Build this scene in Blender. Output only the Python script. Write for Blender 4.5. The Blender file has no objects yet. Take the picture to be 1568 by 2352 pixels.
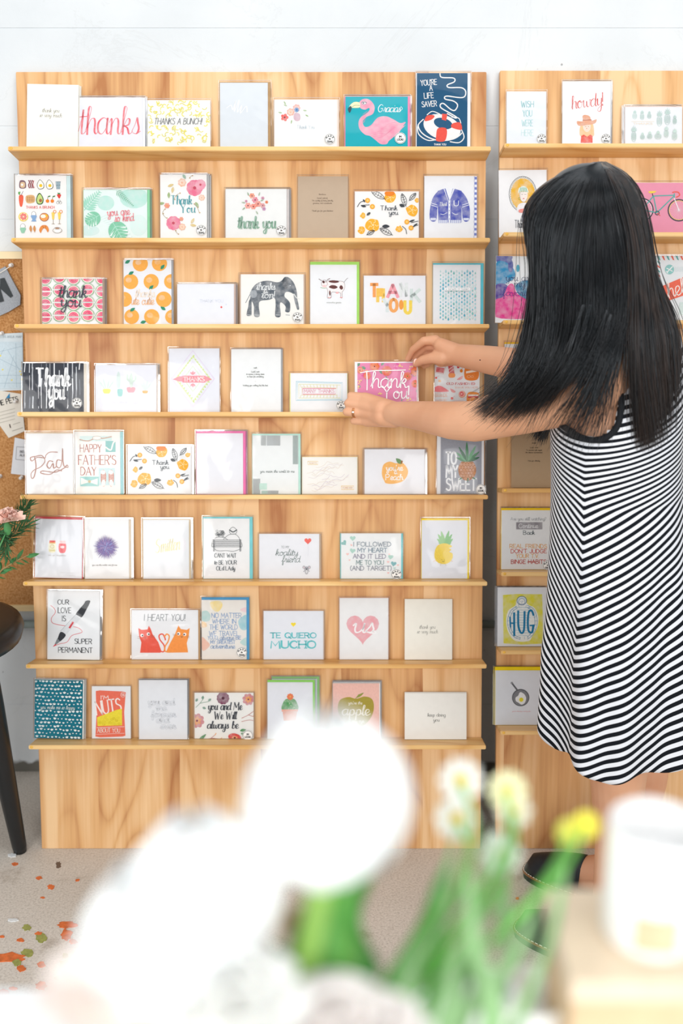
import bpy, bmesh, math, random
import numpy as np
from mathutils import Vector, Matrix
from mathutils.bvhtree import BVHTree
C = bpy.context.scene.collection
R = math.radians
# ------------------------------------------------------------------ camera
F = 35.0 / 36.0 * 2352.0                    # focal length in pixels of the 1568 x 2352 frame
PITCH = R(16.0)
CAMZ = 1.405
cd = bpy.data.cameras.new('camera'); cam = bpy.data.objects.new('camera', cd); C.objects.link(cam)
cam.location = (0, 0, CAMZ); cam.rotation_euler = (R(90) - PITCH, 0, 0)
cd.sensor_fit = 'VERTICAL'; cd.sensor_height = 36; cd.sensor_width = 24; cd.lens = 35
cd.clip_start = 0.02
cd.dof.use_dof = True; cd.dof.focus_distance = 2.02; cd.dof.aperture_fstop = 2.3
bpy.context.scene.camera = cam
# ------------------------------------------------------------------ world, lights, exposure
sc = bpy.context.scene
sc.view_settings.view_transform = 'Standard'; sc.view_settings.look = 'None'
sc.view_settings.gamma = 1.0; sc.view_settings.use_curve_mapping = False
sc.view_settings.exposure = EXPO = 0.27
w = bpy.data.worlds.new('daylight'); sc.world = w; w.use_nodes = True
bg = w.node_tree.nodes['Background']; bg.inputs[0].default_value = (0.90, 0.96, 1.0, 1); bg.inputs[1].default_value = 0.42
def area(name, loc, target, sx, sy, power, col=(1, 1, 1)):
    l = bpy.data.lights.new(name, 'AREA'); l.shape = 'RECTANGLE'; l.size = sx; l.size_y = sy; l.energy = power; l.color = col
    o = bpy.data.objects.new(name, l); C.objects.link(o); o.location = loc
    o.rotation_euler = (Vector(target) - Vector(loc)).to_track_quat('-Z', 'Y').to_euler(); return o
for _n, _x, _p in (('shop_window', -3.0, 54), ('shop_window.001', -1.6, 54), ('shop_window.002', 1.25, 46), ('shop_window.003', 2.7, 46)):
    area(_n, (_x, -3.4, 2.25), (_x * .1 + .2, 2.2, .9), 1.2, 2.1, _p, (1, 0.99, 0.97))
area('skylight', (0.2, 0.3, 4.0), (0.2, 1.9, 0.8), 3.2, 1.8, 36, (1, 0.99, 0.97))
# ------------------------------------------------------------------ geometry of the view, used to measure real positions
FW = Vector((0, math.cos(PITCH), -math.sin(PITCH))); UP = Vector((0, math.sin(PITCH), math.cos(PITCH)))
CO = Vector((0, 0, CAMZ))
def ray(px, py):
    return Vector((1, 0, 0)) * ((px - 784) / F) + UP * ((1176 - py) / F) + FW
def at(px, py, Y):
    d = ray(px, py); return CO + d * (Y / d.y)
def project(p):
    d = Vector(p) - CO; z = d.dot(FW); return 784 + F * d.x / z, 1176 - F * d.dot(UP) / z
YB, LEAN, YW = 2.03, R(10.7), 2.375
BV = Vector((0, math.sin(LEAN), math.cos(LEAN))); BN = Vector((0, -math.cos(LEAN), math.sin(LEAN)))
BO = Vector((0, YB, 0))
def onb(px, py, wd=0.0):                    # point on the plane that lies wd in front of the leaning display boards
    d = ray(px, py); t = ((BO + BN * wd) - CO).dot(BN) / d.dot(BN); return CO + d * t
def uv(p): return p.x, (Vector(p) - BO).dot(BV)
def bp(u, v, wd): return BO + Vector((u, 0, 0)) + BV * v + BN * wd
# ------------------------------------------------------------------ materials
def srgb(h):
    h = h.lstrip('#~'); c = [int(h[i:i + 2], 16) / 255 for i in (0, 2, 4)]
    return [(x / 12.92 if x <= 0.04045 else ((x + 0.055) / 1.055) ** 2.4) for x in c] + [1]
MATS = {}
def nt(name):
    m = bpy.data.materials.new(name); m.use_nodes = True; t = m.node_tree; t.nodes.clear()
    o = t.nodes.new('ShaderNodeOutputMaterial'); return m, t, o
def N(t, kind, **kw):
    n = t.nodes.new('ShaderNode' + kind)
    for k, v in kw.items():
        if k.startswith('_'): setattr(n, k[1:], v)
        else:
            key = int(k[1:]) if k[0] == 'i' and k[1:].isdigit() else k
            n.inputs[key].default_value = v
    return n
def ramp(t, fac, stops):
    r = t.nodes.new('ShaderNodeValToRGB'); t.links.new(fac, r.inputs[0]); e = r.color_ramp.elements
    while len(e) < len(stops): e.new(0.5)
    for x, (p, c) in zip(e, stops): x.position = p; x.color = srgb(c) if isinstance(c, str) else c
    return r
def mixc(t, fac, a, b, mode='MIX'):
    m = t.nodes.new('ShaderNodeMix'); m.data_type = 'RGBA'; m.blend_type = mode
    for s, v in ((0, fac), (6, a), (7, b)):
        if hasattr(v, 'links'): t.links.new(v, m.inputs[s])
        elif isinstance(v, str): m.inputs[s].default_value = srgb(v)
        else: m.inputs[s].default_value = v
    return m.outputs[2]
def pmat(name, col, rough=0.6, var=0.04, scale=40, bump=0.0, metal=0.0, sss=0.0, coat=0.0, spec=0.4, alt=None, bscale=None, dist=0.0006, transm=0.0):
    """principled material with a little procedural tone variation"""
    if name in MATS: return MATS[name]
    m, t, o = nt(name); b = t.nodes.new('ShaderNodeBsdfPrincipled'); t.links.new(b.outputs[0], o.inputs[0])
    tc = t.nodes.new('ShaderNodeTexCoord')
    n = N(t, 'TexNoise', Scale=scale, Detail=3.0); t.links.new(tc.outputs['Object'], n.inputs['Vector'])
    c = srgb(col); a = srgb(alt) if alt else [min(1, x * (1 + 2 * var)) for x in c[:3]] + [1]
    d = c if alt else [x * (1 - 2 * var) for x in c[:3]] + [1]
    r = ramp(t, n.outputs[0], [(0.35, d), (0.65, a)]); t.links.new(r.outputs[0], b.inputs['Base Color'])
    b.inputs['Roughness'].default_value = rough; b.inputs['Metallic'].default_value = metal
    b.inputs['Specular IOR Level'].default_value = spec; b.inputs['Coat Weight'].default_value = coat
    b.inputs['Transmission Weight'].default_value = transm
    if sss: b.inputs['Subsurface Weight'].default_value = sss; b.inputs['Subsurface Radius'].default_value = (0.012, 0.005, 0.003); b.inputs['Subsurface Scale'].default_value = 0.6
    if bump:
        n2 = N(t, 'TexNoise', Scale=bscale or scale * 4, Detail=4.0); t.links.new(tc.outputs['Object'], n2.inputs['Vector'])
        bu = N(t, 'Bump', Strength=bump, Distance=dist); t.links.new(n2.outputs[0], bu.inputs['Height']); t.links.new(bu.outputs[0], b.inputs['Normal'])
    MATS[name] = m; return m
def ink(col):                                # printed colour; a leading ~ makes it uneven like watercolour
    k = 'ink_' + col.replace('~', 'wash_')
    if k in MATS: return MATS[k]
    m, t, o = nt(k); b = t.nodes.new('ShaderNodeBsdfPrincipled'); t.links.new(b.outputs[0], o.inputs[0])
    tc = t.nodes.new('ShaderNodeTexCoord'); n = N(t, 'TexNoise', Scale=70 if col[0] == '~' else 200, Detail=3.0)
    t.links.new(tc.outputs['Object'], n.inputs['Vector']); c = [x * .89 for x in srgb(col)[:3]] + [1]
    if col[0] == '~': e = [x + (0.76 - x) * 0.38 for x in c[:3]] + [1]; r = ramp(t, n.outputs[0], [(0.36, c), (0.68, e)])
    else: e = [min(1, x * 1.06) for x in c[:3]] + [1]; r = ramp(t, n.outputs[0], [(0.4, c), (0.6, e)])
    t.links.new(r.outputs[0], b.inputs['Base Color']); b.inputs['Roughness'].default_value = 0.6; b.inputs['Specular IOR Level'].default_value = 0.2
    MATS[k] = m; return m
def wood(name, light, mid, dark, strips=True, axis='V'):
    m, t, o = nt(name); b = t.nodes.new('ShaderNodeBsdfPrincipled'); t.links.new(b.outputs[0], o.inputs[0])
    tc = t.nodes.new('ShaderNodeTexCoord'); sep = t.nodes.new('ShaderNodeSeparateXYZ'); t.links.new(tc.outputs['Object'], sep.inputs[0])
    L = t.links
    def M(op, a, bb=None, cc=None):
        n = t.nodes.new('ShaderNodeMath'); n.operation = op
        for i, v in enumerate((a, bb, cc)):
            if v is None: continue
            if hasattr(v, 'links'): L.new(v, n.inputs[i])
            else: n.inputs[i].default_value = v
        return n.outputs[0]
    across, along = (sep.outputs[0], sep.outputs[1]) if axis == 'V' else (sep.outputs[1], sep.outputs[0])
    if axis == 'H': across = M('ADD', sep.outputs[1], M('MULTIPLY', sep.outputs[2], 1.0))
    wob = N(t, 'TexNoise', Scale=3.0, Detail=1.0); cv = t.nodes.new('ShaderNodeCombineXYZ'); L.new(along, cv.inputs[1]); L.new(M('MULTIPLY', across, 0.3), cv.inputs[0]); L.new(cv.outputs[0], wob.inputs['Vector'])
    ac2 = M('ADD', across, M('MULTIPLY', M('SUBTRACT', wob.outputs[0], 0.5), 0.016))
    idx = M('FLOOR', M('MULTIPLY', ac2, 5.3)) if strips else M('MULTIPLY', across, 0.0)
    wn = t.nodes.new('ShaderNodeTexWhiteNoise'); wn.noise_dimensions = '1D'; L.new(M('ADD', idx, 7.3), wn.inputs['W'])
    # cathedral figure: rings of a stretched noise field, shifted for every veneer strip
    v1 = t.nodes.new('ShaderNodeCombineXYZ'); L.new(M('ADD', M('MULTIPLY', across, 6.0), M('MULTIPLY', wn.outputs[0], 9.0)), v1.inputs[0])
    L.new(M('MULTIPLY', along, 1.5), v1.inputs[1]); L.new(M('MULTIPLY', wn.outputs[0], 5.0), v1.inputs[2])
    n1 = N(t, 'TexNoise', Scale=1.0, Detail=1.4, Distortion=0.25); L.new(v1.outputs[0], n1.inputs['Vector'])
    rings = M('PINGPONG', M('MULTIPLY', n1.outputs[0], 15.0), 1.0)
    v2 = t.nodes.new('ShaderNodeCombineXYZ'); L.new(M('MULTIPLY', across, 130.0), v2.inputs[0]); L.new(M('MULTIPLY', along, 4.0), v2.inputs[1]); L.new(sep.outputs[2], v2.inputs[2])
    n2 = N(t, 'TexNoise', Scale=1.0, Detail=4.0); L.new(v2.outputs[0], n2.inputs['Vector'])
    v3 = t.nodes.new('ShaderNodeCombineXYZ'); L.new(M('MULTIPLY', across, 11.0), v3.inputs[0]); L.new(M('MULTIPLY', along, 1.1), v3.inputs[1]); L.new(M('MULTIPLY', wn.outputs[0], 9.0), v3.inputs[2])
    n3 = N(t, 'TexNoise', Scale=1.0, Detail=3.0); L.new(v3.outputs[0], n3.inputs['Vector'])
    f = M('ADD', M('MULTIPLY', M('POWER', rings, 3.0), 0.30), M('ADD', M('MULTIPLY', M('SUBTRACT', n2.outputs[0], 0.5), 0.55), M('ADD', M('MULTIPLY', M('SUBTRACT', n3.outputs[0], 0.42), 1.9), M('MULTIPLY', M('SUBTRACT', wn.outputs[0], 0.5), 0.50 if strips else 0))))
    cr = ramp(t, f, [(0.0, light), (0.34, mid), (0.85, dark)]); L.new(cr.outputs[0], b.inputs['Base Color'])
    b.inputs['Roughness'].default_value = 0.42; b.inputs['Specular IOR Level'].default_value = 0.35
    bu = N(t, 'Bump', Strength=0.12, Distance=0.0005); L.new(n2.outputs[0], bu.inputs['Height']); L.new(bu.outputs[0], b.inputs['Normal'])
    return m
# ------------------------------------------------------------------ object helpers
def tag(o, label=None, cat=None, group=None, kind=None):
    if label: o['label'] = label
    if cat: o['category'] = cat
    if group: o['group'] = group
    if kind: o['kind'] = kind
    return o
def empty(name, loc, label=None, cat=None, group=None, mw=None):
    o = bpy.data.objects.new(name, None); o.empty_display_size = 0.02; C.objects.link(o)
    if mw is not None: o.matrix_world = mw
    else: o.matrix_world = Matrix.Translation(Vector(loc))
    return tag(o, label, cat, group)
def link(name, me, mats, parent=None, smooth=False):
    o = bpy.data.objects.new(name, me); C.objects.link(o)
    for m in (mats if isinstance(mats, (list, tuple)) else [mats]): me.materials.append(m)
    if smooth: me.polygons.foreach_set('use_smooth', [True] * len(me.polygons))
    if parent is not None: o.parent = parent
    return o
def mesh(name, vs, fs, mats, parent=None, smooth=False, mi=None):
    me = bpy.data.meshes.new(name); me.from_pydata([tuple(v) for v in vs], [], [tuple(f) for f in fs])
    if mi is not None: me.polygons.foreach_set('material_index', mi)
    return link(name, me, mats, parent, smooth)
def world(o):
    m = o.matrix_basis.copy(); o = o.parent
    while o is not None: m = o.matrix_basis @ m; o = o.parent
    return m
def local(parent, p): return world(parent).inverted() @ Vector(p)
class MB:
    """collects shapes into one mesh"""
    def __init__(s): s.v = []; s.f = []; s.m = []
    def add(s, vs, fs, mi=0):
        n = len(s.v); s.v += [tuple(v) for v in vs]; s.f += [tuple(i + n for i in f) for f in fs]; s.m += [mi] * len(fs); return s
    def box(s, x0, x1, y0, y1, z0, z1, mi=0, T=None):
        vs = [Vector((x, y, z)) for x in (x0, x1) for y in (y0, y1) for z in (z0, z1)]
        if T: vs = [T(v) for v in vs]
        return s.add(vs, [(0, 1, 3, 2), (4, 6, 7, 5), (0, 4, 5, 1), (2, 3, 7, 6), (0, 2, 6, 4), (1, 5, 7, 3)], mi)
    def tube(s, pts, rad, n=8, mi=0, cap=True, flat=1.0):
        pts = [Vector(p) for p in pts]; k = len(pts)
        rr = rad if isinstance(rad, (list, tuple)) else [rad] * k
        prev = None; rings = []
        for i in range(k):
            d = (pts[min(i + 1, k - 1)] - pts[max(i - 1, 0)])
            d = d.normalized() if d.length > 1e-9 else Vector((0, 0, 1))
            if prev is None: a = d.orthogonal().normalized()
            else: a = (prev - d * prev.dot(d)); a = a.normalized() if a.length > 1e-6 else d.orthogonal().normalized()
            prev = a; b = d.cross(a)
            rings.append([pts[i] + (a * math.cos(2 * math.pi * j / n) + b * math.sin(2 * math.pi * j / n) * flat) * rr[i] for j in range(n)])
        vs = [p for r_ in rings for p in r_]
        fs = [(i * n + j, i * n + (j + 1) % n, (i + 1) * n + (j + 1) % n, (i + 1) * n + j) for i in range(k - 1) for j in range(n)]
        if cap: fs += [tuple(range(n - 1, -1, -1)), tuple(range((k - 1) * n, k * n))]
        return s.add(vs, fs, mi)
    def capsule(s, p, q, r0, r1, n=12, mi=0):
        p = Vector(p); q = Vector(q); d = (q - p); L = d.length; d = d.normalized() if L > 1e-9 else Vector((0, 0, 1))
        pts = []; rr = []
        for a in (-88, -65, -40, -18, 0): pts.append(p + d * r0 * math.sin(R(a))); rr.append(r0 * math.cos(R(a)))
        for a in (0, 18, 40, 65, 88): pts.append(q + d * r1 * math.sin(R(a))); rr.append(r1 * math.cos(R(a)))
        return s.tube(pts, rr, n, mi)
    def chain(s, pts, rad, n=12, mi=0):
        for i in range(len(pts) - 1): s.capsule(pts[i], pts[i + 1], rad[i], rad[i + 1], n, mi)
        return s
    def ell(s, c, r, ax=None, n=16, m=10, mi=0):
        c = Vector(c); ax = ax or (Vector((1, 0, 0)), Vector((0, 1, 0)), Vector((0, 0, 1)))
        vs = [c + ax[2] * r[2]]
        for i in range(1, m):
            ph = math.pi * i / m
            for j in range(n):
                th = 2 * math.pi * j / n
                vs.append(c + ax[0] * (r[0] * math.sin(ph) * math.cos(th)) + ax[1] * (r[1] * math.sin(ph) * math.sin(th)) + ax[2] * (r[2] * math.cos(ph)))
        vs.append(c - ax[2] * r[2]); e = len(vs) - 1
        fs = [(0, 1 + j, 1 + (j + 1) % n) for j in range(n)]
        for i in range(m - 2):
            for j in range(n): a = 1 + i * n; fs.append((a + j, a + n + j, a + n + (j + 1) % n, a + (j + 1) % n))
        a = 1 + (m - 2) * n; fs += [(a + j, e, a + (j + 1) % n) for j in range(n)]
        return s.add(vs, fs, mi)
    def lathe(s, c, prof, n=32, mi=0, ax=None):
        c = Vector(c); vs = []
        for r, z in prof:
            for j in range(n):
                a = 2 * math.pi * j / n; p = Vector((r * math.cos(a), r * math.sin(a), z))
                vs.append(c + (ax @ p if ax else p))
        k = len(prof)
        return s.add(vs, [(i * n + j, i * n + (j + 1) % n, (i + 1) * n + (j + 1) % n, (i + 1) * n + j) for i in range(k - 1) for j in range(n)], mi)
    def build(s, name, mats, parent=None, smooth=False, rel=True):
        v = s.v
        if parent is not None and rel: iv = world(parent).inverted(); v = [iv @ Vector(p) for p in v]
        return mesh(name, v, s.f, mats, parent, smooth, s.m)
def catmull(P, k=6):
    P = [tuple(p) for p in P]
    if len(P) < 3: return P
    Q = [P[0]] + P + [P[-1]]; out = []; dim = len(P[0])
    if P[0] == P[-1]: Q = [P[-2]] + P + [P[1]]
    for i in range(1, len(Q) - 2):
        a, b, c, d = Q[i - 1:i + 3]
        for j in range(k):
            t = j / k
            out.append(tuple(0.5 * (2 * b[m] + (c[m] - a[m]) * t + (2 * a[m] - 5 * b[m] + 4 * c[m] - d[m]) * t * t + (3 * b[m] - a[m] - 3 * c[m] + d[m]) * t ** 3) for m in range(dim)))
    out.append(P[-1]); return out
# ------------------------------------------------------------------ the room
def wall_mat():
    m, t, o = nt('painted_masonry'); b = t.nodes.new('ShaderNodeBsdfPrincipled'); t.links.new(b.outputs[0], o.inputs[0]); L = t.links
    tc = t.nodes.new('ShaderNodeTexCoord'); n = N(t, 'TexNoise', Scale=3.0, Detail=6.0); L.new(tc.outputs['Object'], n.inputs['Vector'])
    r = ramp(t, n.outputs[0], [(0.3, 'd3d8dc'), (0.6, 'dfe3e6')])
    v = N(t, 'TexVoronoi', Scale=22.0); L.new(tc.outputs['Object'], v.inputs['Vector'])
    n3 = N(t, 'TexNoise', Scale=2.1, Detail=2.0); L.new(tc.outputs['Object'], n3.inputs['Vector'])
    pit = ramp(t, v.outputs['Distance'], [(0.035, (1, 1, 1, 1)), (0.06, (0, 0, 0, 1))])
    gate = ramp(t, n3.outputs[0], [(0.50, (0, 0, 0, 1)), (0.60, (1, 1, 1, 1))])
    mm = t.nodes.new('ShaderNodeMath'); mm.operation = 'MULTIPLY'; L.new(pit.outputs[0], mm.inputs[0]); L.new(gate.outputs[0], mm.inputs[1])
    n4 = N(t, 'TexNoise', Scale=1.6, Detail=8.0, Roughness=0.7, Distortion=1.0); L.new(tc.outputs['Object'], n4.inputs['Vector'])
    crack = ramp(t, n4.outputs[0], [(0.492, (0, 0, 0, 1)), (0.5, (.8, .8, .8, 1)), (0.508, (0, 0, 0, 1))])
    # chipped paint and dirt just above the floor
    sp = t.nodes.new('ShaderNodeSeparateXYZ'); L.new(tc.outputs['Object'], sp.inputs[0])
    n5 = N(t, 'TexNoise', Scale=30.0, Detail=5.0); L.new(tc.outputs['Object'], n5.inputs['Vector'])
    a = t.nodes.new('ShaderNodeMath'); a.operation = 'MULTIPLY_ADD'; L.new(n5.outputs[0], a.inputs[0]); a.inputs[1].default_value = -0.045; L.new(sp.outputs[2], a.inputs[2])
    low = ramp(t, a.outputs[0], [(0.0, (1, 1, 1, 1)), (0.012, (0, 0, 0, 1))])
    c1 = mixc(t, mm.outputs[0], r.outputs[0], '8d8f92')
    lo2 = t.nodes.new('ShaderNodeMath'); lo2.operation = 'MULTIPLY'; L.new(crack.outputs[0], lo2.inputs[0]); lo2.inputs[1].default_value = 0.12
    c2 = mixc(t, lo2.outputs[0], c1, 'a5a39f'); c3 = mixc(t, low.outputs[0], c2, '6d6a62')
    L.new(c3, b.inputs['Base Color']); b.inputs['Roughness'].default_value = 0.7
    h = t.nodes.new('ShaderNodeMath'); h.operation = 'ADD'; n6 = N(t, 'TexNoise', Scale=14.0, Detail=8.0, Roughness=0.6); L.new(tc.outputs['Object'], n6.inputs['Vector'])
    L.new(n6.outputs[0], h.inputs[0]); L.new(mm.outputs[0], h.inputs[1])
    bu = N(t, 'Bump', Strength=0.5, Distance=0.004); bu.invert = True; L.new(h.outputs[0], bu.inputs['Height']); L.new(bu.outputs[0], b.inputs['Normal'])
    return m
WM = wall_mat()
m = MB()
zj = [0, .2, .41, .61, .82, 1.02, 1.22, 1.42, 1.62, 1.82, 2.03, 2.23, 2.43, 2.63, 2.9]
m.box(-2.6, 3.2, YW + 0.0012, YW + 0.16, 0, 2.9)
for i in range(len(zj) - 1):                # painted courses with very shallow joints
    e = 0.0015
    x0, x1, y0, y1, z0, z1 = -2.6, 3.2, YW, YW + 0.01, zj[i] + e, zj[i + 1] - e
    m.box(x0, x1, y0, y1, z0, z1)
wall = m.build('wall_back', WM); tag(wall, kind='structure')
def floor_mat():
    m, t, o = nt('worn_concrete'); b = t.nodes.new('ShaderNodeBsdfPrincipled'); t.links.new(b.outputs[0], o.inputs[0]); L = t.links
    tc = t.nodes.new('ShaderNodeTexCoord')
    n = N(t, 'TexNoise', Scale=2.2, Detail=5.0); L.new(tc.outputs['Object'], n.inputs['Vector'])
    n2 = N(t, 'TexNoise', Scale=210.0, Detail=6.0, Roughness=0.7); L.new(tc.outputs['Object'], n2.inputs['Vector'])
    r = ramp(t, n.outputs[0], [(0.3, 'b4a99d'), (0.5, 'ccc2b6'), (0.7, 'dcd2c7')])
    r2 = ramp(t, n2.outputs[0], [(0.32, '8d847a'), (0.5, 'd6cec4'), (0.7, 'f2ece4')])
    c = mixc(t, 0.45, r.outputs[0], r2.outputs[0], 'MIX')
    n3 = N(t, 'TexNoise', Scale=9.0, Detail=6.0, Roughness=0.65); L.new(tc.outputs['Object'], n3.inputs['Vector'])
    r3 = ramp(t, n3.outputs[0], [(0.60, (0, 0, 0, 1)), (0.72, (.5, .5, .5, 1))]); c = mixc(t, r3.outputs[0], c, '8f7a66')
    L.new(c, b.inputs['Base Color']); b.inputs['Roughness'].default_value = 0.75
    bu = N(t, 'Bump', Strength=0.2, Distance=0.001); L.new(n2.outputs[0], bu.inputs['Height']); L.new(bu.outputs[0], b.inputs['Normal'])
    return m
fl = MB().box(-2.6, 3.2, -4.2, YW + 0.16, -0.08, 0).build('floor', floor_mat()); tag(fl, kind='structure')
rnd = random.Random(4)
def splat(cx, cy, rx, ry, seed):            # ragged spot of dried paint on the floor, measured in the photo
    q = random.Random(seed); k = 18; pts = []
    for j in range(k):
        a = 2 * math.pi * j / k; s = 0.72 + 0.5 * q.random()
        d = ray(cx + rx * s * math.cos(a), cy + ry * s * math.sin(a)); p = CO + d * (-CAMZ / d.z); pts.append(Vector((p.x, p.y, 0)))
    return [p + Vector((0, 0, 0.0006 + seed * .00008)) for p in pts] + [p for p in pts], [tuple(range(k))] + [(j, j + k, (j + 1) % k + k, (j + 1) % k) for j in range(k)]
SP = [(34, 1985, 7, 4, 0), (134, 1987, 6, 8, 2), (89, 2017, 7, 4, 0), (117, 2038, 8, 6, 0), (178, 2022, 5, 3, 0), (98, 2062, 5, 2, 0), (155, 2125, 22, 8, 0), (152, 2148, 14, 14, 0), (168, 2163, 10, 6, 0),
      (62, 2131, 11, 7, 1), (95, 2155, 14, 10, 1), (88, 2145, 8, 4, 0), (5, 2152, 5, 3, 0), (47, 2160, 9, 4, 0), (20, 2200, 38, 11, 0), (62, 2188, 12, 8, 1), (66, 2192, 10, 7, 1), (38, 2212, 10, 7, 1), (95, 2217, 10, 6, 0), (48, 2225, 11, 7, 0),
      (150, 2216, 14, 9, 1), (176, 2223, 8, 5, 1), (95, 2266, 12, 9, 0), (5, 2280, 14, 7, 0), (30, 2272, 9, 3, 0), (219, 2124, 5, 4, 0), (30, 2115, 12, 3, 3), (28, 1966, 9, 4, 3), (135, 2248, 10, 5, 0), (150, 2197, 7, 5, 1), (1330, 2010, 5, 3, 0), (1188, 2065, 4, 2, 0)]
m = MB()
for i, (cx, cy, rx, ry, k) in enumerate(SP):
    v, f = splat(cx, cy, rx, ry, i); m.add(v, f, k)
pl = m.build('paint_splashes', [pmat('orange_paint', 'd8703a', 0.6, 0.08, 90), pmat('olive_paint', '9a9c55', 0.6, 0.08, 90), pmat('brown_stain', '6e5a4c', 0.7), pmat('white_paint', 'dcdedf', 0.6)], fl)
pl['kind'] = 'stuff'
cz = (at(60, 1437, YW - .02)).z
m = MB().tube([(-2.6, YW - 0.012, cz), (3.2, YW - 0.012, cz)], 0.010, 12)
co = m.build('conduit_pipe', pmat('pipe_paint', '8e9a97', 0.5), smooth=True); tag(co, 'painted grey conduit running level along the wall behind the display boards', 'pipe')
for x in (-2.2, -1.0, 1.7, 2.8):
    MB().box(x - .012, x + .012, YW - .024, YW, cz - .02, cz + .02).build('pipe_clip', pmat('pipe_paint', '8e9a97'), co)
# ------------------------------------------------------------------ the two leaning display boards with their card ledges
WB = wood('birch_ply', 'efc797', 'deac75', 'b27545'); WS = wood('pine_ledge', 'edc78a', 'dfae6a', 'b98142', False, 'H')
BT = 0.016; SD = 0.068; ST = 0.0095
def board(name, xtl, xtr, xbl, xbr, ytop, ybot, label):
    a = onb(xbl, ybot); b = onb(xbr, ybot); c = onb(xtr, ytop); d = onb(xtl, ytop); v0 = 0.0
    pts = []
    mw = Matrix.Translation(BO) @ Matrix(((1, 0, 0), (0, BV.y, BN.y), (0, BV.z, BN.z))).to_4x4()
    root = empty(name, None, label, 'display board', mw=mw)
    us = [uv(p) for p in (a, b, c, d)]; vt = (us[2][1] + us[3][1]) / 2
    q = [(us[0][0], v0), (us[1][0], v0), (us[2][0], vt), (us[3][0], vt)]
    bm = bmesh.new()
    vs = [bm.verts.new((u, v, 0)) for u, v in q] + [bm.verts.new((u, v, -BT)) for u, v in q]
    for f in ((0, 1, 2, 3), (7, 6, 5, 4), (0, 4, 5, 1), (1, 5, 6, 2), (2, 6, 7, 3), (3, 7, 4, 0)): bm.faces.new([vs[i] for i in f])
    bmesh.ops.bevel(bm, geom=bm.edges[:], offset=0.0012, segments=2, affect='EDGES'); me = bpy.data.meshes.new('panel'); bm.to_mesh(me); bm.free()
    link('panel', me, WB, root)
    return root, q, vt
def edge_u(q, v, vt): t = v / vt; return q[0][0] + (q[3][0] - q[0][0]) * t, q[1][0] + (q[2][0] - q[1][0]) * t
def ledge(root, q, vt, py, px=784):
    v = uv(onb(px, py, SD))[1]; u0, u1 = edge_u(q, v, vt)
    bm = bmesh.new(); dv = 0.0035
    P = [(SD, v), (SD, v - ST), (0, v - ST - dv), (0, v - dv)]
    vs = [bm.verts.new((u, vv, ww)) for u in (u0 - .001, u1 + .001) for ww, vv in P]
    for f in ((0, 1, 2, 3), (7, 6, 5, 4), (0, 4, 5, 1), (1, 5, 6, 2), (2, 6, 7, 3), (3, 7, 4, 0)): bm.faces.new([vs[i] for i in f])
    bmesh.ops.recalc_face_normals(bm, faces=bm.faces)
    bmesh.ops.bevel(bm, geom=bm.edges[:], offset=0.0014, segments=2, affect='EDGES'); me = bpy.data.meshes.new('ledge'); bm.to_mesh(me); bm.free()
    link('ledge', me, WS, root)
    for u in (u0 + 0.006, ):               # small drop of wood filler on the end of the ledge
        o = MB().ell((u, v - 0.004, SD + 0.0004), (0.0035, 0.003, 0.0008)).build('filler_spot', pmat('filler', 'e9b64e', 0.5), root, rel=False)
    return v
B1, q1, vt1 = board('display_board', 36, 1117, 96, 1103, 165, 1950, 'tall leaning plywood board on the left with eight filled card ledges')
B2, q2, vt2 = board('display_board', 1148, 2120, 1138, 2010, 162, 1945, 'second leaning plywood board at right, partly hidden behind the woman')
SHL = [ledge(B1, q1, vt1, y) for y in (336, 546, 744, 946, 1137, 1336, 1526, 1712)]
SHR = [ledge(B2, q2, vt2, y, 1160) for y in (329, 533, 735, 930, 1122, 1314, 1494, 1679)]
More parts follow.
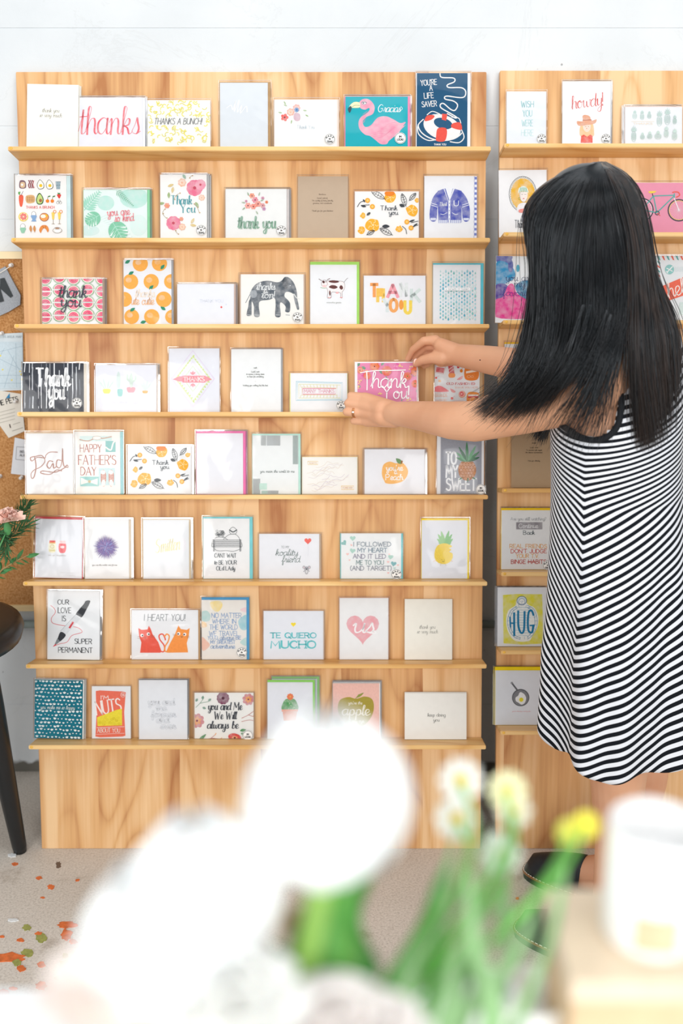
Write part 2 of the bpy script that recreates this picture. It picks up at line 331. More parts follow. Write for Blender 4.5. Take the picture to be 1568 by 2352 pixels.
# ------------------------------------------------------------------ drawn lettering: strokes on a grid, cap height 8
UPF = {
'A': (6, "0,0 3,8 6,0/1.1,3 4.9,3"), 'B': (5, "0,0 0,8/~0,8 3,7.9 4.3,6.2 3,4.4 0,4.3/~0,4.3 3.4,4.2 5,2.2 3.4,.1 0,0"),
'C': (5.6, "~5.4,6.6 3.6,8 1.2,7 0,4 1.2,1 3.6,0 5.4,1.4"), 'D': (5.6, "0,0 0,8/~0,8 3.4,7.6 5.6,4 3.4,.4 0,0"),
'E': (4.4, "4.4,8 0,8 0,0 4.4,0/0,4.2 3.6,4.2"), 'F': (4.2, "4.4,8 0,8 0,0/0,4.2 3.4,4.2"),
'G': (6, "~5.4,6.6 3.6,8 1.2,7 0,4 1.2,1 3.6,0 5.6,1.6/5.6,1.6 5.6,3.8 3.4,3.8"), 'H': (5.4, "0,0 0,8/5.4,0 5.4,8/0,4.2 5.4,4.2"),
'I': (.6, ".3,0 .3,8"), 'J': (3.8, "~3.6,8 3.6,2.2 2.6,.2 1,.2 0,1.8"), 'K': (5, "0,0 0,8/4.8,8 0,3.4/1.6,4.9 5,0"),
'L': (4.2, "0,8 0,0 4.2,0"), 'M': (7, "0,0 .6,8 3.5,2.6 6.4,8 7,0"), 'N': (5.6, "0,0 0,8 5.6,0 5.6,8"),
'O': (6.4, "~3.2,8 .8,6.8 0,4 .8,1.2 3.2,0 5.6,1.2 6.4,4 5.6,6.8 3.2,8"), 'P': (4.8, "0,0 0,8/~0,8 3.4,7.9 4.8,6 3.4,3.9 0,3.8"),
'Q': (6.4, "~3.2,8 .8,6.8 0,4 .8,1.2 3.2,0 5.6,1.2 6.4,4 5.6,6.8 3.2,8/4,2 6.4,-.6"), 'R': (5, "0,0 0,8/~0,8 3.4,7.9 4.8,6 3.4,4 0,3.9/2.4,3.9 5,0"),
'S': (4.6, "~4.4,7 2.6,8 .6,7.2 .6,5.2 2.6,4.2 4.4,3.2 4.4,1 2.4,0 0,1"), 'T': (5.2, "0,8 5.2,8/2.6,8 2.6,0"),
'U': (5.4, "~0,8 0,4 .4,1.2 2.7,0 5,1.2 5.4,4 5.4,8"), 'V': (5.6, "0,8 2.8,0 5.6,8"), 'W': (7.6, "0,8 2,0 3.8,6 5.6,0 7.6,8"),
'X': (5, "0,0 5,8/0,8 5,0"), 'Y': (5.2, "0,8 2.6,4.2 5.2,8/2.6,4.2 2.6,0"), 'Z': (5, "0,8 5,8 0,0 5,0"),
'!': (.6, ".3,8 .3,2.4/.3,.6 .3,0"), "'": (.8, ".5,8 .2,6.2"), '.': (.4, "0,0 .3,.3"), ',': (.6, ".4,.4 0,-1.2"), ' ': (2.6, ""),
'(': (1.8, "~1.8,8.6 .3,6 .3,2 1.8,-.8"), ')': (1.8, "~0,8.6 1.5,6 1.5,2 0,-.8"), '?': (3.6, "~0,6.6 1.6,8 3.4,6.6 2.6,4.6 1.6,3.6 1.6,2.4/1.6,.6 1.6,0"), '-': (2, "0,3.4 2,3.4"),
'$': (4.6, "~4.4,7 2.6,8 .6,7.2 .6,5.2 2.6,4.2 4.4,3.2 4.4,1 2.4,0 0,1/2.5,9 2.5,-1"), '[': (1.4, "1.4,8.4 0,8.4 0,-.6 1.4,-.6"), ']': (1.4, "0,8.4 1.4,8.4 1.4,-.6 0,-.6"), '5': (4.4, "4,8 .6,8 .4,4.6/~.4,4.6 2.6,5 4.2,2.8 3,.3 .2,.6"), ';': (.5, ".3,4 .3,3.6/.4,.4 0,-1")}
LOF = {
'a': (4.8, "~4,4.2 2.4,4.8 .5,3.4 .5,.9 2,.1 3.6,1.8 4.1,4.6/~4.1,4.6 3.9,.9 4.5,.1 5.3,.8"),
'b': (4.3, "~0,.8 1.6,5 2,7.6 1.2,8 .8,6 .8,1 2,.1 3.5,1.2 3.4,3.6 2.2,4.5 .9,3.4/~3.4,3.4 4.2,3.2 4.8,3.8"),
'c': (3.7, "~3.6,3.9 2.4,4.7 .7,3.6 .4,1.6 1.6,.1 3,.4 4.2,1.3"),
'd': (4.9, "~4,4.2 2.4,4.8 .5,3.4 .5,.9 2,.1 3.6,1.8 4.3,5/~4.6,8 4,2.2 4,.9 4.6,.1 5.4,.8"),
'e': (3.7, "~0,.8 1.6,1.8 3.1,3.2 2.6,4.7 1.1,4.3 .5,2 1.5,.1 2.8,.3 4.1,1.3"),
'f': (3.2, "~0,.8 1.8,4 2.8,7 2.2,8 1.4,6.6 1.4,0 1.2,-3 2,-3.4 2.2,-1 1.6,.6 3.6,1.2"),
'g': (4.7, "~4,4.2 2.4,4.8 .5,3.4 .5,.9 2,.1 3.6,1.8 4.1,4.6/~4.1,4.6 3.9,-1 3,-3.4 1.2,-3.3 .9,-2 2.6,-.6 5.2,1"),
'h': (4.7, "~0,.8 1.6,5.4 2.1,7.6 1.3,8 .9,6 .8,0/~.8,1.8 2,4.2 3.3,4.6 3.8,3.4 3.7,.9 4.4,.1 5.1,.8"),
'i': (1.9, "~0,.8 .9,3 1.1,4.6/~1.1,4.6 .9,.9 1.5,.1 2.4,.8/1.5,6.3 1.6,6.9"), 'j': (2, "~0,.8 1,4.6 .9,-2 0,-3.4/1.3,6.3 1.4,6.9"),
'k': (4.4, "~0,.8 1.6,5.4 2.1,7.6 1.3,8 .9,6 .8,0/~.8,1.8 2.4,4.4 3.4,4.2 3,2.8 1.2,2.4/~1.2,2.4 2.6,1.8 3.4,.1 4.8,.8"),
'l': (2.2, "~0,.8 1.6,5.4 2.1,7.6 1.3,8 .9,5 .9,1 1.5,.1 2.6,.8"),
'm': (6.9, "~0,3.4 .8,4.6 1,3 .8,0/~.8,2 2,4.4 3,4.4 3.2,3 3,0/~3.1,2 4.4,4.4 5.4,4.5 5.8,3.2 5.7,.8 6.3,.1 7.2,.8"),
'n': (4.8, "~0,3.4 .8,4.6 1,3 .8,0/~.8,2 2.2,4.4 3.3,4.5 3.7,3.2 3.6,.8 4.2,.1 5.1,.8"),
'o': (4.3, "~2.2,4.7 .7,3.8 .4,1.6 1.6,.1 3.2,.8 3.7,3 2.8,4.5 2,4.3 2.8,3.6 4.8,3.8"),
'p': (4.6, "~0,.8 1,3.4 1.2,4.6 1,2 .8,-3.4/~.9,2.6 2.2,4.6 3.6,4 3.8,1.4 2.4,.1 1,.8"), 'q': (4.6, "~4,4.2 2.4,4.8 .5,3.4 .5,.9 2,.1 3.8,1.8 4,-3.4"),
'r': (3.4, "~0,.8 1,3.6 1.2,5 1.6,4.2 2.6,4.2 2.6,3/~2.6,3.4 2.3,1 2.9,.1 3.8,.8"),
's': (3.2, "~0,.8 1.3,3 1.9,4.9 2.3,3.4 2.8,1.6 2,.2 .5,.4/~2.6,.4 3.5,.9"),
't': (2.8, "~0,.8 1.2,4.6 1.7,7/~1.7,7 1.3,1 1.9,.1 3,.8/0,5 3.2,5.2"),
'u': (4.8, "~0,3.6 .9,4.6 .8,1.6 1.4,.2 2.6,.5 3.8,2.4 4,4.6/~4,4.6 3.8,.9 4.4,.1 5.1,.8"),
'v': (4, "~0,3.6 .8,4.6 1.4,2 2,0 3.2,3 3.6,4.6 4.4,4.2"), 'w': (6.2, "~0,3.6 .8,4.6 .8,1.6 1.6,.1 2.8,1.4 3.2,4 3.4,1.2 4.4,.1 5.4,1.6 5.6,4.6 6.4,4.2"),
'x': (4, "~0,4.2 .9,4.4 2.8,.3 4.2,.6/3.6,4.6 .4,0"), 'y': (4.6, "~0,3.6 .9,4.6 .8,1.6 1.8,.4 3.4,2 4,4.6/~4,4.6 3.8,-1 2.8,-3.4 1.2,-3.2 1,-2 2.6,-.6 5,1"),
'z': (4, "~0,4.4 3.4,4.5 .4,.3 2,.6 4.2,.4")}
FR = {'C1': (0, 150, 2.45), 'C2': (600, 150, 2.904), 'C3': (0, 570, 2.45), 'C4': (540, 570, 2.613), 'C5': (0, 960, 2.613), 'C6': (540, 960, 2.613), 'C7': (0, 1330, 2.613), 'C8': (540, 1330, 2.613),
      'R1': (1110, 150, 3.424), 'R2': (1110, 560, 3.424), 'R3': (1110, 960, 3.424), 'R4': (1110, 1300, 3.424), 'H': (780, 750, 5.227), 'O': (970, 820, 10.453), 'M': (1380, 600, 5.878), 'P': (0, 0, 1.0)}
class Art:
    """flat print on a card, measured in the units of a crop of the photograph; each call lies a hair above the one before"""
    def __init__(s, x0, y0, sx, sy, H, cx):
        s.p = (x0, y0, sx, sy, H, cx); s.fr = (0, 0, 1); s.z = 0.00015; s.parts = {}; s.cur = 'illustration'; s.clip = None
    def frame(s, k): s.fr = FR[k]; return s
    def L(s, x, y):
        X = s.fr[0] + x / s.fr[2]; Y = s.fr[1] + y / s.fr[2]; x0, y0, sx, sy, H, cx = s.p
        return ((X - cx) * sx, H - (Y - y0) * sy)
    def put(s, pts, faces, col):
        d = s.parts.setdefault(s.cur, ([], [], [], []))
        if col not in d[3]: d[3].append(col)
        n = len(d[0]); q = []
        for x, y in pts:
            a, b = s.L(x, y)
            if s.clip: a = min(max(a, s.clip[0]), s.clip[1]); b = min(max(b, s.clip[2]), s.clip[3])
            q.append((a, b, s.z))
        d[0].extend(q); d[1].extend([tuple(i + n for i in f) for f in faces]); d[2].extend([d[3].index(col)] * len(faces))
    def up(s): s.z += 0.000012
    def P(s, pts, col, sm=False):
        s.up()
        if sm: pts = catmull(list(pts) + [pts[0]], 5)[:-1]
        s.put(pts, [tuple(range(len(pts)))[::-1]], col)
    def B(s, x0, y0, x1, y1, col): s.P([(x0, y0), (x1, y0), (x1, y1), (x0, y1)], col)
    def E(s, cx, cy, rx, ry=None, col='000000', rot=0, n=18):
        ry = ry or rx; c, q = math.cos(R(rot)), math.sin(R(rot)); s.up()
        s.put([(cx + rx * math.cos(a) * c - ry * math.sin(a) * q, cy + rx * math.cos(a) * q + ry * math.sin(a) * c) for a in [2 * math.pi * i / n for i in range(n)]], [tuple(range(n))], col)
    def S(s, pts, w, col, sm=True, con=0.0, up=True, taper=False):
        if up: s.up()
        if sm and len(pts) > 2: pts = catmull(pts, 5)
        k = len(pts); V = []
        for i in range(k):
            a, b = pts[max(i - 1, 0)], pts[min(i + 1, k - 1)]; dx, dy = b[0] - a[0], b[1] - a[1]; l = math.hypot(dx, dy) or 1; dx /= l; dy /= l
            ww = w / 2 * (1 - con + con * (1.0 if dy > 0 else -0.15) * abs(dy) + con * 0.25)
            if taper: ww *= math.sin(math.pi * (0.12 + 0.86 * i / (k - 1)))
            x, y = pts[i]
            if i == 0: x -= dx * ww * .7; y -= dy * ww * .7
            if i == k - 1: x += dx * ww * .7; y += dy * ww * .7
            V += [(x - dy * ww, y + dx * ww), (x + dy * ww, y - dx * ww)]
        s.put(V, [(2 * i, 2 * i + 1, 2 * i + 3, 2 * i + 2) for i in range(k - 1)], col)
    def T(s, text, cx, base, h, W=None, col='333333', w=None, slant=0.0, con=0.0, rot=0.0, ser=False, fit=True, track=1.3, wob=0.0):
        """text centred on cx with its baseline at base; h is the cap height, W the full width"""
        prev = s.cur; s.cur = 'lettering'; s.up(); g = []; x = 0; q = random.Random(len(text) * 7 + int(cx))
        for ch in text:
            d = UPF.get(ch) or LOF.get(ch)
            if ch in LOF and ch not in UPF: adv = d[0]; tr = 0.0
            else: adv = d[0]; tr = track
            dy = (q.random() - .5) * wob; g.append((x, d[1], dy)); x += adv + tr
        tot = x - (track if text[-1] in UPF else 0); sy = h / 8.0; sx = (W / tot) if W else sy; w = w or h * 0.09
        cr, sr = math.cos(R(rot)), math.sin(R(rot))
        def TR(px, py):
            X = (px - tot / 2) * sx + slant * py * sy; Y = -py * sy; return (cx + X * cr - Y * sr, base + X * sr + Y * cr)
        for gx, st, dy in g:
            for k in st.split('/'):
                if not k: continue
                sm = k[0] == '~'; pts = [tuple(float(v) for v in p.split(',')) for p in k.lstrip('~').split()]
                pp = [TR(gx + a, b + dy) for a, b in pts]
                if ser:                      # heavy verticals, small serifs at the free ends
                    s.S(pp, w, col, sm, con or 0.6, up=False)
                    for a, b in (pts[0], pts[-1]):
                        if (b < .1 or b > 7.9) and not sm and len(pts) < 4: s.S([TR(gx + a - 1.1, b), TR(gx + a + 1.1, b)], w * .45, col, False, up=False)
                elif sm: s.S(pp, w, col, True, con, up=False)
                else:
                    for i in range(len(pp) - 1): s.S(pp[i:i + 2], w, col, False, con, up=False)
        s.cur = prev
    def flower(s, cx, cy, r, col, c2='f6d060', n=6, rot=0, pw=.5):
        for j in range(n):
            a = 2 * math.pi * j / n + R(rot); s.E(cx + r * .52 * math.cos(a), cy + r * .52 * math.sin(a), r * .5, r * pw * .8, col, math.degrees(a), 12)
        s.E(cx, cy, r * .24, r * .24, c2, 0, 10)
    def rose(s, cx, cy, r, col, c2, c3=None):
        s.flower(cx, cy, r, col, c2, 7); s.E(cx, cy, r * .62, r * .6, c2); s.S([(cx - r * .4, cy), (cx, cy - r * .4), (cx + r * .4, cy), (cx, cy + r * .35), (cx - r * .15, cy)], r * .14, col); s.E(cx, cy, r * .14, r * .14, c3 or col)
    def leaf(s, x, y, l, w, ang, col, vein=None):
        c, q = math.cos(R(ang)), math.sin(R(ang)); pts = []
        for t, k in ((0, 0), (.25, .8), (.5, 1), (.75, .7), (1, 0), (.75, -.7), (.5, -1), (.25, -.8)):
            a, b = t * l, k * w / 2; pts.append((x + a * c - b * q, y + a * q + b * c))
        s.P(pts, col, True)
        if vein: s.S([(x, y), (x + l * c, y + l * q)], w * .1, vein, False)
    def oleaf(s, x, y, l, w, ang, col, lw):      # outlined leaf with veins
        c, q = math.cos(R(ang)), math.sin(R(ang)); f = lambda a, b: (x + a * c - b * q, y + a * q + b * c)
        s.S([f(0, 0), f(l * .3, w * .45), f(l * .65, w * .45), f(l, 0), f(l * .65, -w * .45), f(l * .3, -w * .45), f(0, 0)], lw, col); s.S([f(-l * .1, 0), f(l, 0)], lw, col, False)
        for t in (.25, .45, .65, .8): s.S([f(l * t, 0), f(l * t + w * .2, w * .3)], lw * .8, col, False); s.S([f(l * t, 0), f(l * t + w * .2, -w * .3)], lw * .8, col, False)
    def fern(s, x, y, l, w, ang, col, n=9):
        c, q = math.cos(R(ang)), math.sin(R(ang)); s.S([(x, y), (x + l * c, y + l * q)], w * .05, col, False)
        for i in range(n):
            t = (i + .6) / n; k = w * .55 * (1 - t * .75)
            for sg in (-1, 1): s.leaf(x + l * t * c, y + l * t * q, k, k * .24, ang + sg * 55, col)
    def monstera(s, cx, cy, r, col, vein, ang=0):
        s.E(cx, cy, r, r * .92, col, ang, 22)
        c, q = math.cos(R(ang)), math.sin(R(ang)); f = lambda a, b: (cx + a * c - b * q, cy + a * q + b * c)
        s.S([f(-r, 0), f(r * .9, 0)], r * .05, vein, False)
        for t in (-.55, -.2, .15, .5):
            for sg in (-1, 1): s.S([f(t * r, 0), f(t * r + r * .4, sg * r * .75 * (1 - max(0, t) * .6))], r * .055, vein, False); s.P([f(t * r + r * .52, sg * r * .95), f(t * r + r * .3, sg * r * .3), f(t * r + r * .66, sg * r * .8)], 'eef9f5')
    def heart(s, cx, cy, r, col, rot=0, line=None):
        pts = []
        for i in range(28):
            t = 2 * math.pi * i / 28; x = r * math.sin(t) ** 3; y = -r * (13 * math.cos(t) - 5 * math.cos(2 * t) - 2 * math.cos(3 * t) - math.cos(4 * t)) / 16
            c, q = math.cos(R(rot)), math.sin(R(rot)); pts.append((cx + x * c - y * q, cy + x * q + y * c))
        if line: s.S(pts + [pts[0]], line, col, False)
        else: s.P(pts, col)
    def ring(s, cx, cy, rx, ry, w, col, rot=0, a0=0, a1=360):
        c, q = math.cos(R(rot)), math.sin(R(rot)); n = 24
        s.S([(cx + rx * math.cos(a) * c - ry * math.sin(a) * q, cy + rx * math.cos(a) * q + ry * math.sin(a) * c) for a in [R(a0 + (a1 - a0) * i / n) for i in range(n + 1)]], w, col, False)
    def pineapple(s, cx, cy, rx, ry, body, line, lf, lw=1.0, ol=False):
        if not ol: s.E(cx, cy, rx, ry, body)
        else: s.ring(cx, cy, rx, ry, lw, line)
        for k in (-1, -.5, 0, .5, 1):
            h = math.sqrt(max(0, 1 - (k * .8) ** 2)); s.S([(cx + k * rx * .8 - rx * .45 * h, cy + ry * .75 * h), (cx + k * rx * .8 + rx * .45 * h, cy - ry * .75 * h)], lw, line, False)
            s.S([(cx + k * rx * .8 + rx * .45 * h, cy + ry * .75 * h), (cx + k * rx * .8 - rx * .45 * h, cy - ry * .75 * h)], lw, line, False)
        for i, a in enumerate((-150, -30, -128, -52, -108, -72, -90)): s.leaf(cx, cy - ry * .85, ry * (.62 + .1 * i), rx * .34, a, lf)
def P4(mw, x, y, z): return mw @ Vector((x, y, z))
# clear sleeves: thin film that lets most light through and mirrors the windows
def film(name, k, edge=0.0):
    m, t, o = nt(name); L = t.links; tr = t.nodes.new('ShaderNodeBsdfTransparent'); gl = N(t, 'BsdfGlossy', Roughness=0.07)
    tr.inputs[0].default_value = (.985, .985, .99, 1)
    tc = t.nodes.new('ShaderNodeTexCoord'); oi = t.nodes.new('ShaderNodeObjectInfo')
    v = t.nodes.new('ShaderNodeVectorMath'); v.operation = 'ADD'; L.new(tc.outputs['Object'], v.inputs[0]); L.new(oi.outputs['Random'], v.inputs[1])
    n = N(t, 'TexNoise', Scale=8.0, Detail=2.0, Distortion=0.6); L.new(v.outputs[0], n.inputs['Vector'])
    bu = N(t, 'Bump', Strength=1.0, Distance=0.0030); L.new(n.outputs[0], bu.inputs['Height'])
    fr = N(t, 'Fresnel', IOR=1.5); L.new(bu.outputs[0], gl.inputs['Normal']); L.new(bu.outputs[0], fr.inputs['Normal'])
    mm = t.nodes.new('ShaderNodeMath'); mm.operation = 'MULTIPLY_ADD'; L.new(fr.outputs[0], mm.inputs[0]); mm.inputs[1].default_value = k; mm.inputs[2].default_value = edge; mm.use_clamp = True
    mx = t.nodes.new('ShaderNodeMixShader'); L.new(mm.outputs[0], mx.inputs[0]); L.new(tr.outputs[0], mx.inputs[1]); L.new(gl.outputs[0], mx.inputs[2]); L.new(mx.outputs[0], o.inputs[0])
    return m
FILM = film('clear_film', 0.55); SEAM = film('film_seam', 1.6, 0.16)
PAPER = {}
def dim(col, k=0.84):                       # uncoated stock reflects a little less than full white
    return ''.join('%02x' % round(255 * (k ** (1 / 2.2)) * int(col[i:i + 2], 16) / 255) for i in (0, 2, 4))
def paper(col): return pmat('paper_' + col, dim(col, .89), 0.75, 0.006, 60, spec=0.2)
PL = {'plaid': None}
def plaid_mat():
    if PL['plaid']: return PL['plaid']
    m, t, o = nt('gingham_paper'); b = t.nodes.new('ShaderNodeBsdfPrincipled'); t.links.new(b.outputs[0], o.inputs[0]); tc = t.nodes.new('ShaderNodeTexCoord')
    ch = N(t, 'TexChecker', Scale=180.0); ch.inputs[1].default_value = srgb('e6e8f4'); ch.inputs[2].default_value = srgb('6f7cc0'); t.links.new(tc.outputs['Object'], ch.inputs['Vector']); t.links.new(ch.outputs[0], b.inputs['Base Color']); PL['plaid'] = m; return m
CARDS = []
def quadbox(name, x0, x1, y0, y1, z0, z1, mat, root, bev=0.0004):
    bm = bmesh.new(); vs = [bm.verts.new((x, y, z)) for x in (x0, x1) for y in (y0, y1) for z in (z0, z1)]
    for f in ((0, 1, 3, 2), (4, 6, 7, 5), (0, 4, 5, 1), (2, 3, 7, 6), (0, 2, 6, 4), (1, 5, 7, 3)): bm.faces.new([vs[i] for i in f])
    me = bpy.data.meshes.new(name); bm.to_mesh(me); bm.free(); return link(name, me, mat, root)
def card(side, row, box, label, art=None, face='f4f6fa', env=None, sleeve=True, behind=0, rot=0.0, badge=None, wb=0.017, wt=0.0075, bdx=3.0, bdy=0.0, lift=None, group=None):
    """box: left, top, right of the printed face in the photo; env: (colour, left, top, right, bottom) margins in px by which the envelope shows"""
    wb = 0.015 + 0.0034 * behind; wt = 0.0055 + 0.0034 * behind + (0.0014 if env else 0)
    x0, y0, x1 = box; v = (SHL if side == 'L' else SHR)[row - 1]
    # base: point of the ledge top at wb, tilted ledge
    vb = v - 0.0035 * (1 - wb / SD) + 0.0006
    if lift: vb, wb, wt = lift
    B = bp(0, vb, wb); yb = project(B)[1]
    Tp = onb((x0 + x1) / 2, y0, wt); H = math.hypot(uv(Tp)[1] - vb, wb - wt)
    B0 = Vector((0, B.y, B.z)); T0 = Vector((0, Tp.y, Tp.z)); Y = (T0 - B0).normalized(); X = Vector((1, 0, 0)); Z = X.cross(Y)
    mid = (B0 + T0) / 2; dep = (mid - CO).dot(FW); W = (x1 - x0) / F * dep; cx = ((x0 + x1) / 2 - 784) / F * dep
    if rot: q = Matrix.Rotation(R(rot), 3, Z); X = q @ X; Y = q @ Y
    mw = Matrix.Translation((cx, B.y, B.z)) @ Matrix((X, Y, Z)).transposed().to_4x4()
    if rot: mw = mw @ Matrix.Translation((0, abs(math.sin(R(rot))) * W / 2, 0))
    r = empty('greeting_card', None, label, 'card', group, mw)
    th = 0.0012; px = W / (x1 - x0); py = H / (yb - y0)
    quadbox('card_face', -W / 2, W / 2, 0.0005, H, -th, 0, paper(face), r)
    x_l, y_t, x_r = -W / 2, H, W / 2; zb = -th
    if env:
        c, l, tp, rr, bb = env; m = plaid_mat() if c == 'plaid' else pmat('envelope_' + c, c, 0.7, 0.02, 50, spec=0.2)
        quadbox('envelope', -W / 2 - l * px, W / 2 + rr * px, 0.0, H + tp * py, zb - 0.0012, zb - 0.0001, m, r); zb -= 0.0012
        x_l = min(x_l, -W / 2 - l * px); x_r = max(x_r, W / 2 + rr * px); y_t = max(y_t, H + tp * py)
        if bb: pass
    if art:
        a = Art(x0, y0, px, py, H, (x0 + x1) / 2); e = 0.0002; a.clip = (-W / 2 + e, W / 2 - e, 0.0008, H - e); art(a)
        for k, (vs, fs, mi, cols) in a.parts.items():
            if k == 'badge': continue
            mesh(k, vs, fs, [ink(c) for c in cols], r, mi=mi)
    if sleeve:
        g = 0.0022; m = MB(); nx, ny = 7, 7; q = random.Random(int(x0 * 3 + y0)); gx = [x_l - g + (x_r - x_l + 2 * g) * i / nx for i in range(nx + 1)]; gy = [0.0004 + (y_t + g * 1.4) * j / ny for j in range(ny + 1)]
        vs = []; zf = 0.0019
        for j in range(ny + 1):
            for i in range(nx + 1): vs.append((gx[i], gy[j], zf + (q.random() - .5) * 0.0004 if 0 < i < nx and 0 < j < ny else zf - .0006))
        m.add(vs, [(j * (nx + 1) + i, j * (nx + 1) + i + 1, (j + 1) * (nx + 1) + i + 1, (j + 1) * (nx + 1) + i) for j in range(ny) for i in range(nx)], 0)
        z1, z2 = zf - .0006, zb - 0.0004; s = 0.0011; l, rr, tp = gx[0], gx[-1], gy[-1]
        for P in ([(l, .0004, z1), (l, tp, z1), (l, tp, z2), (l, .0004, z2)], [(rr, tp, z1), (rr, .0004, z1), (rr, .0004, z2), (rr, tp, z2)], [(l, tp, z1), (rr, tp, z1), (rr, tp, z2), (l, tp, z2)],
                  [(l, .0004, z1 + 1e-4), (l + s, .0004, z1 + 1e-4), (l + s, tp, z1 + 1e-4), (l, tp, z1 + 1e-4)], [(rr - s, .0004, z1 + 1e-4), (rr, .0004, z1 + 1e-4), (rr, tp, z1 + 1e-4), (rr - s, tp, z1 + 1e-4)], [(l, tp - s, z1 + 1e-4), (rr, tp - s, z1 + 1e-4), (rr, tp, z1 + 1e-4), (l, tp, z1 + 1e-4)]):
            m.add(P, [(0, 1, 2, 3)], 1)
        o = mesh('sleeve', m.v, m.f, [FILM, SEAM], r, True, m.m)
    if badge:                                # round paper sticker at the lower right corner
        bx, by, br, words = badge; a = Art(x0, y0, px, py, H, (x0 + x1) / 2); a.z = 0.0024; a.cur = 'lettering'
        a.E(bx, by, br, br, 'fbfbfa', 0, 28); st = a.parts.pop('lettering'); mesh('sticker', st[0], st[1], [ink('fbfbfa')], r, mi=st[2])
        sk = r.children[-1] if False else [c for c in bpy.data.objects if c.parent == r and c.name.startswith('sticker')][-1]
        a.z = 0.00245; a.cur = 'lettering'; a.ring(bx, by, br * .9, br * .9, br * .07, '2b3038')
        if words == 'TX':
            for ch, an in zip('MADE', (-57, -19, 19, 57)): a.T(ch, bx + br * .56 * math.sin(R(an)), by - br * .56 * math.cos(R(an)) + br * .12, br * .3, None, '2b3038', br * .09, rot=an)
            a.T('IN', bx, by + br * .13, br * .27, None, '2b3038', br * .09); a.T('TEXAS', bx, by + br * .66, br * .3, br * 1.02, '2b3038', br * .09)
        else: a.T('IM', bx, by - br * .08, br * .33, None, '2b3038', br * .09); a.T('LOCAL!', bx, by + br * .42, br * .33, br * 1.1, '2b3038', br * .09)
        for k, (vs, fs, mi, cols) in a.parts.items(): mesh('lettering', vs, fs, [ink(c) for c in cols], sk, mi=mi)
    for k in range(behind):                  # further copies of the same card standing right behind it
        dz = -0.0034 * (k + 1); b = empty('greeting_card', None, None, 'card', None, mw @ Matrix.Translation((bdx * px * (k + 1), 0 if True else 0, dz)))
        tag(b, ('spare copy just behind the ' if k == 0 else 'rearmost copy behind the ') + ' '.join(label.split(',')[0].split()[:11]))
        quadbox('card_face', -W / 2, W / 2, 0.0006, H + bdy * py, -th, 0, paper(face), b)
        if env: quadbox('envelope', x_l, x_r, 0.0003, y_t + bdy * py, -th - .001, -th, pmat('envelope_' + env[0], env[0] if env[0] != 'plaid' else 'e6e8f4', 0.7), b)
        if sleeve: m = MB().box(x_l - .002, x_r + .002, 0.0004, y_t + .003 + bdy * py, -th - .0013, .0006); mesh('sleeve', m.v, m.f, [SEAM], b)
    CARDS.append(r); return r
# ------------------------------------------------------------------ the cards, shelf by shelf (coordinates are those of the crops named in frame())
BD = lambda x, y, r=13, k='TX': (x, y, r, k)
# left board, shelf 1
def a(A): A.frame('C1'); A.T('thank you', 280, 268, 22, 96, '8b8a85', 1.6, .15, con=.4); A.T('so very much', 280, 295, 22, 126, '8b8a85', 1.6, .15, con=.4)
card('L', 1, (60, 195, 178), 'cream unsleeved card reading thank you so very much, top shelf, far left', a, 'fbf8ee', None, False, 2, rot=-1.2, bdx=2)
def a(A): A.frame('C1'); A.T('thanks', 612, 388, 155, 345, '~f0606e', 9, .05, con=.75)
card('L', 1, (178, 224, 327), 'white card with large coral brush lettering thanks', a, 'f1f3fa', ('eef0f8', 0, 0, 6, 0), behind=1)
def a(A):
    A.frame('C1'); q = random.Random(3)
    for i in range(150):
        x, y = 832 + q.random() * 345, 200 + q.random() * 240; an = q.random() * 360; r_ = 8 + q.random() * 5
        if 860 < x < 1140 and 292 < y < 345: continue
        A.ring(x, y, r_, r_ * .9, 4.5, q.choice(['f4ea7a', 'eee36a', 'e6df8e']), an, 0, 150)
    A.T('THANKS A BUNCH!', 1000, 333, 34, 268, '5b5f68', 2.4, .18)
card('L', 1, (336, 230, 483), 'card strewn with yellow bananas reading THANKS A BUNCH', a, 'fbfbf6', None)
def a(A): A.frame('C1'); A.S([(1275, 240), (1300, 225), (1310, 250), (1325, 200), (1318, 262), (1345, 195), (1335, 265), (1360, 225), (1352, 270), (1385, 230), (1390, 262)], 5, 'fdfefe', con=.5)
card('L', 1, (505, 190, 615), 'tall pale grey card with faint white script in glossy sleeve, top shelf', a, 'e6ebf0', ('b89468', 1, 2, 6, 0), behind=0)
def a(A):
    A.frame('C2'); A.rose(235, 285, 26, '~f5b8b0', '~f8d9cf'); A.rose(195, 312, 26, '~f6a88c', '~fbe0cb', 'f1b07a'); A.flower(155, 348, 26, '~ee5a50', '7c3f45', 5); A.flower(235, 298, 17, '~5d9ad0', '3b5d92', 8, 10, .3)
    for x, y, g in ((165, 272, 200), (130, 318, 190), (270, 300, 10), (195, 365, 100), (155, 262, 240), (285, 330, 30)): A.leaf(x + 8, y, 26, 9, g, '~9fbf86')
    A.P([(222, 320), (255, 325), (258, 362), (235, 372), (216, 355)], '~d9b6c4', True); A.T('Thank You', 296, 424, 24, 118, 'c9d9e2', 2)
card('L', 1, (630, 229, 774), 'white card with watercolour bouquet at upper left and faint blue Thank You', a, 'f9f7f6', ('ecd9cc', 1, 1, 4, 0), badge=BD(757, 320, 12))
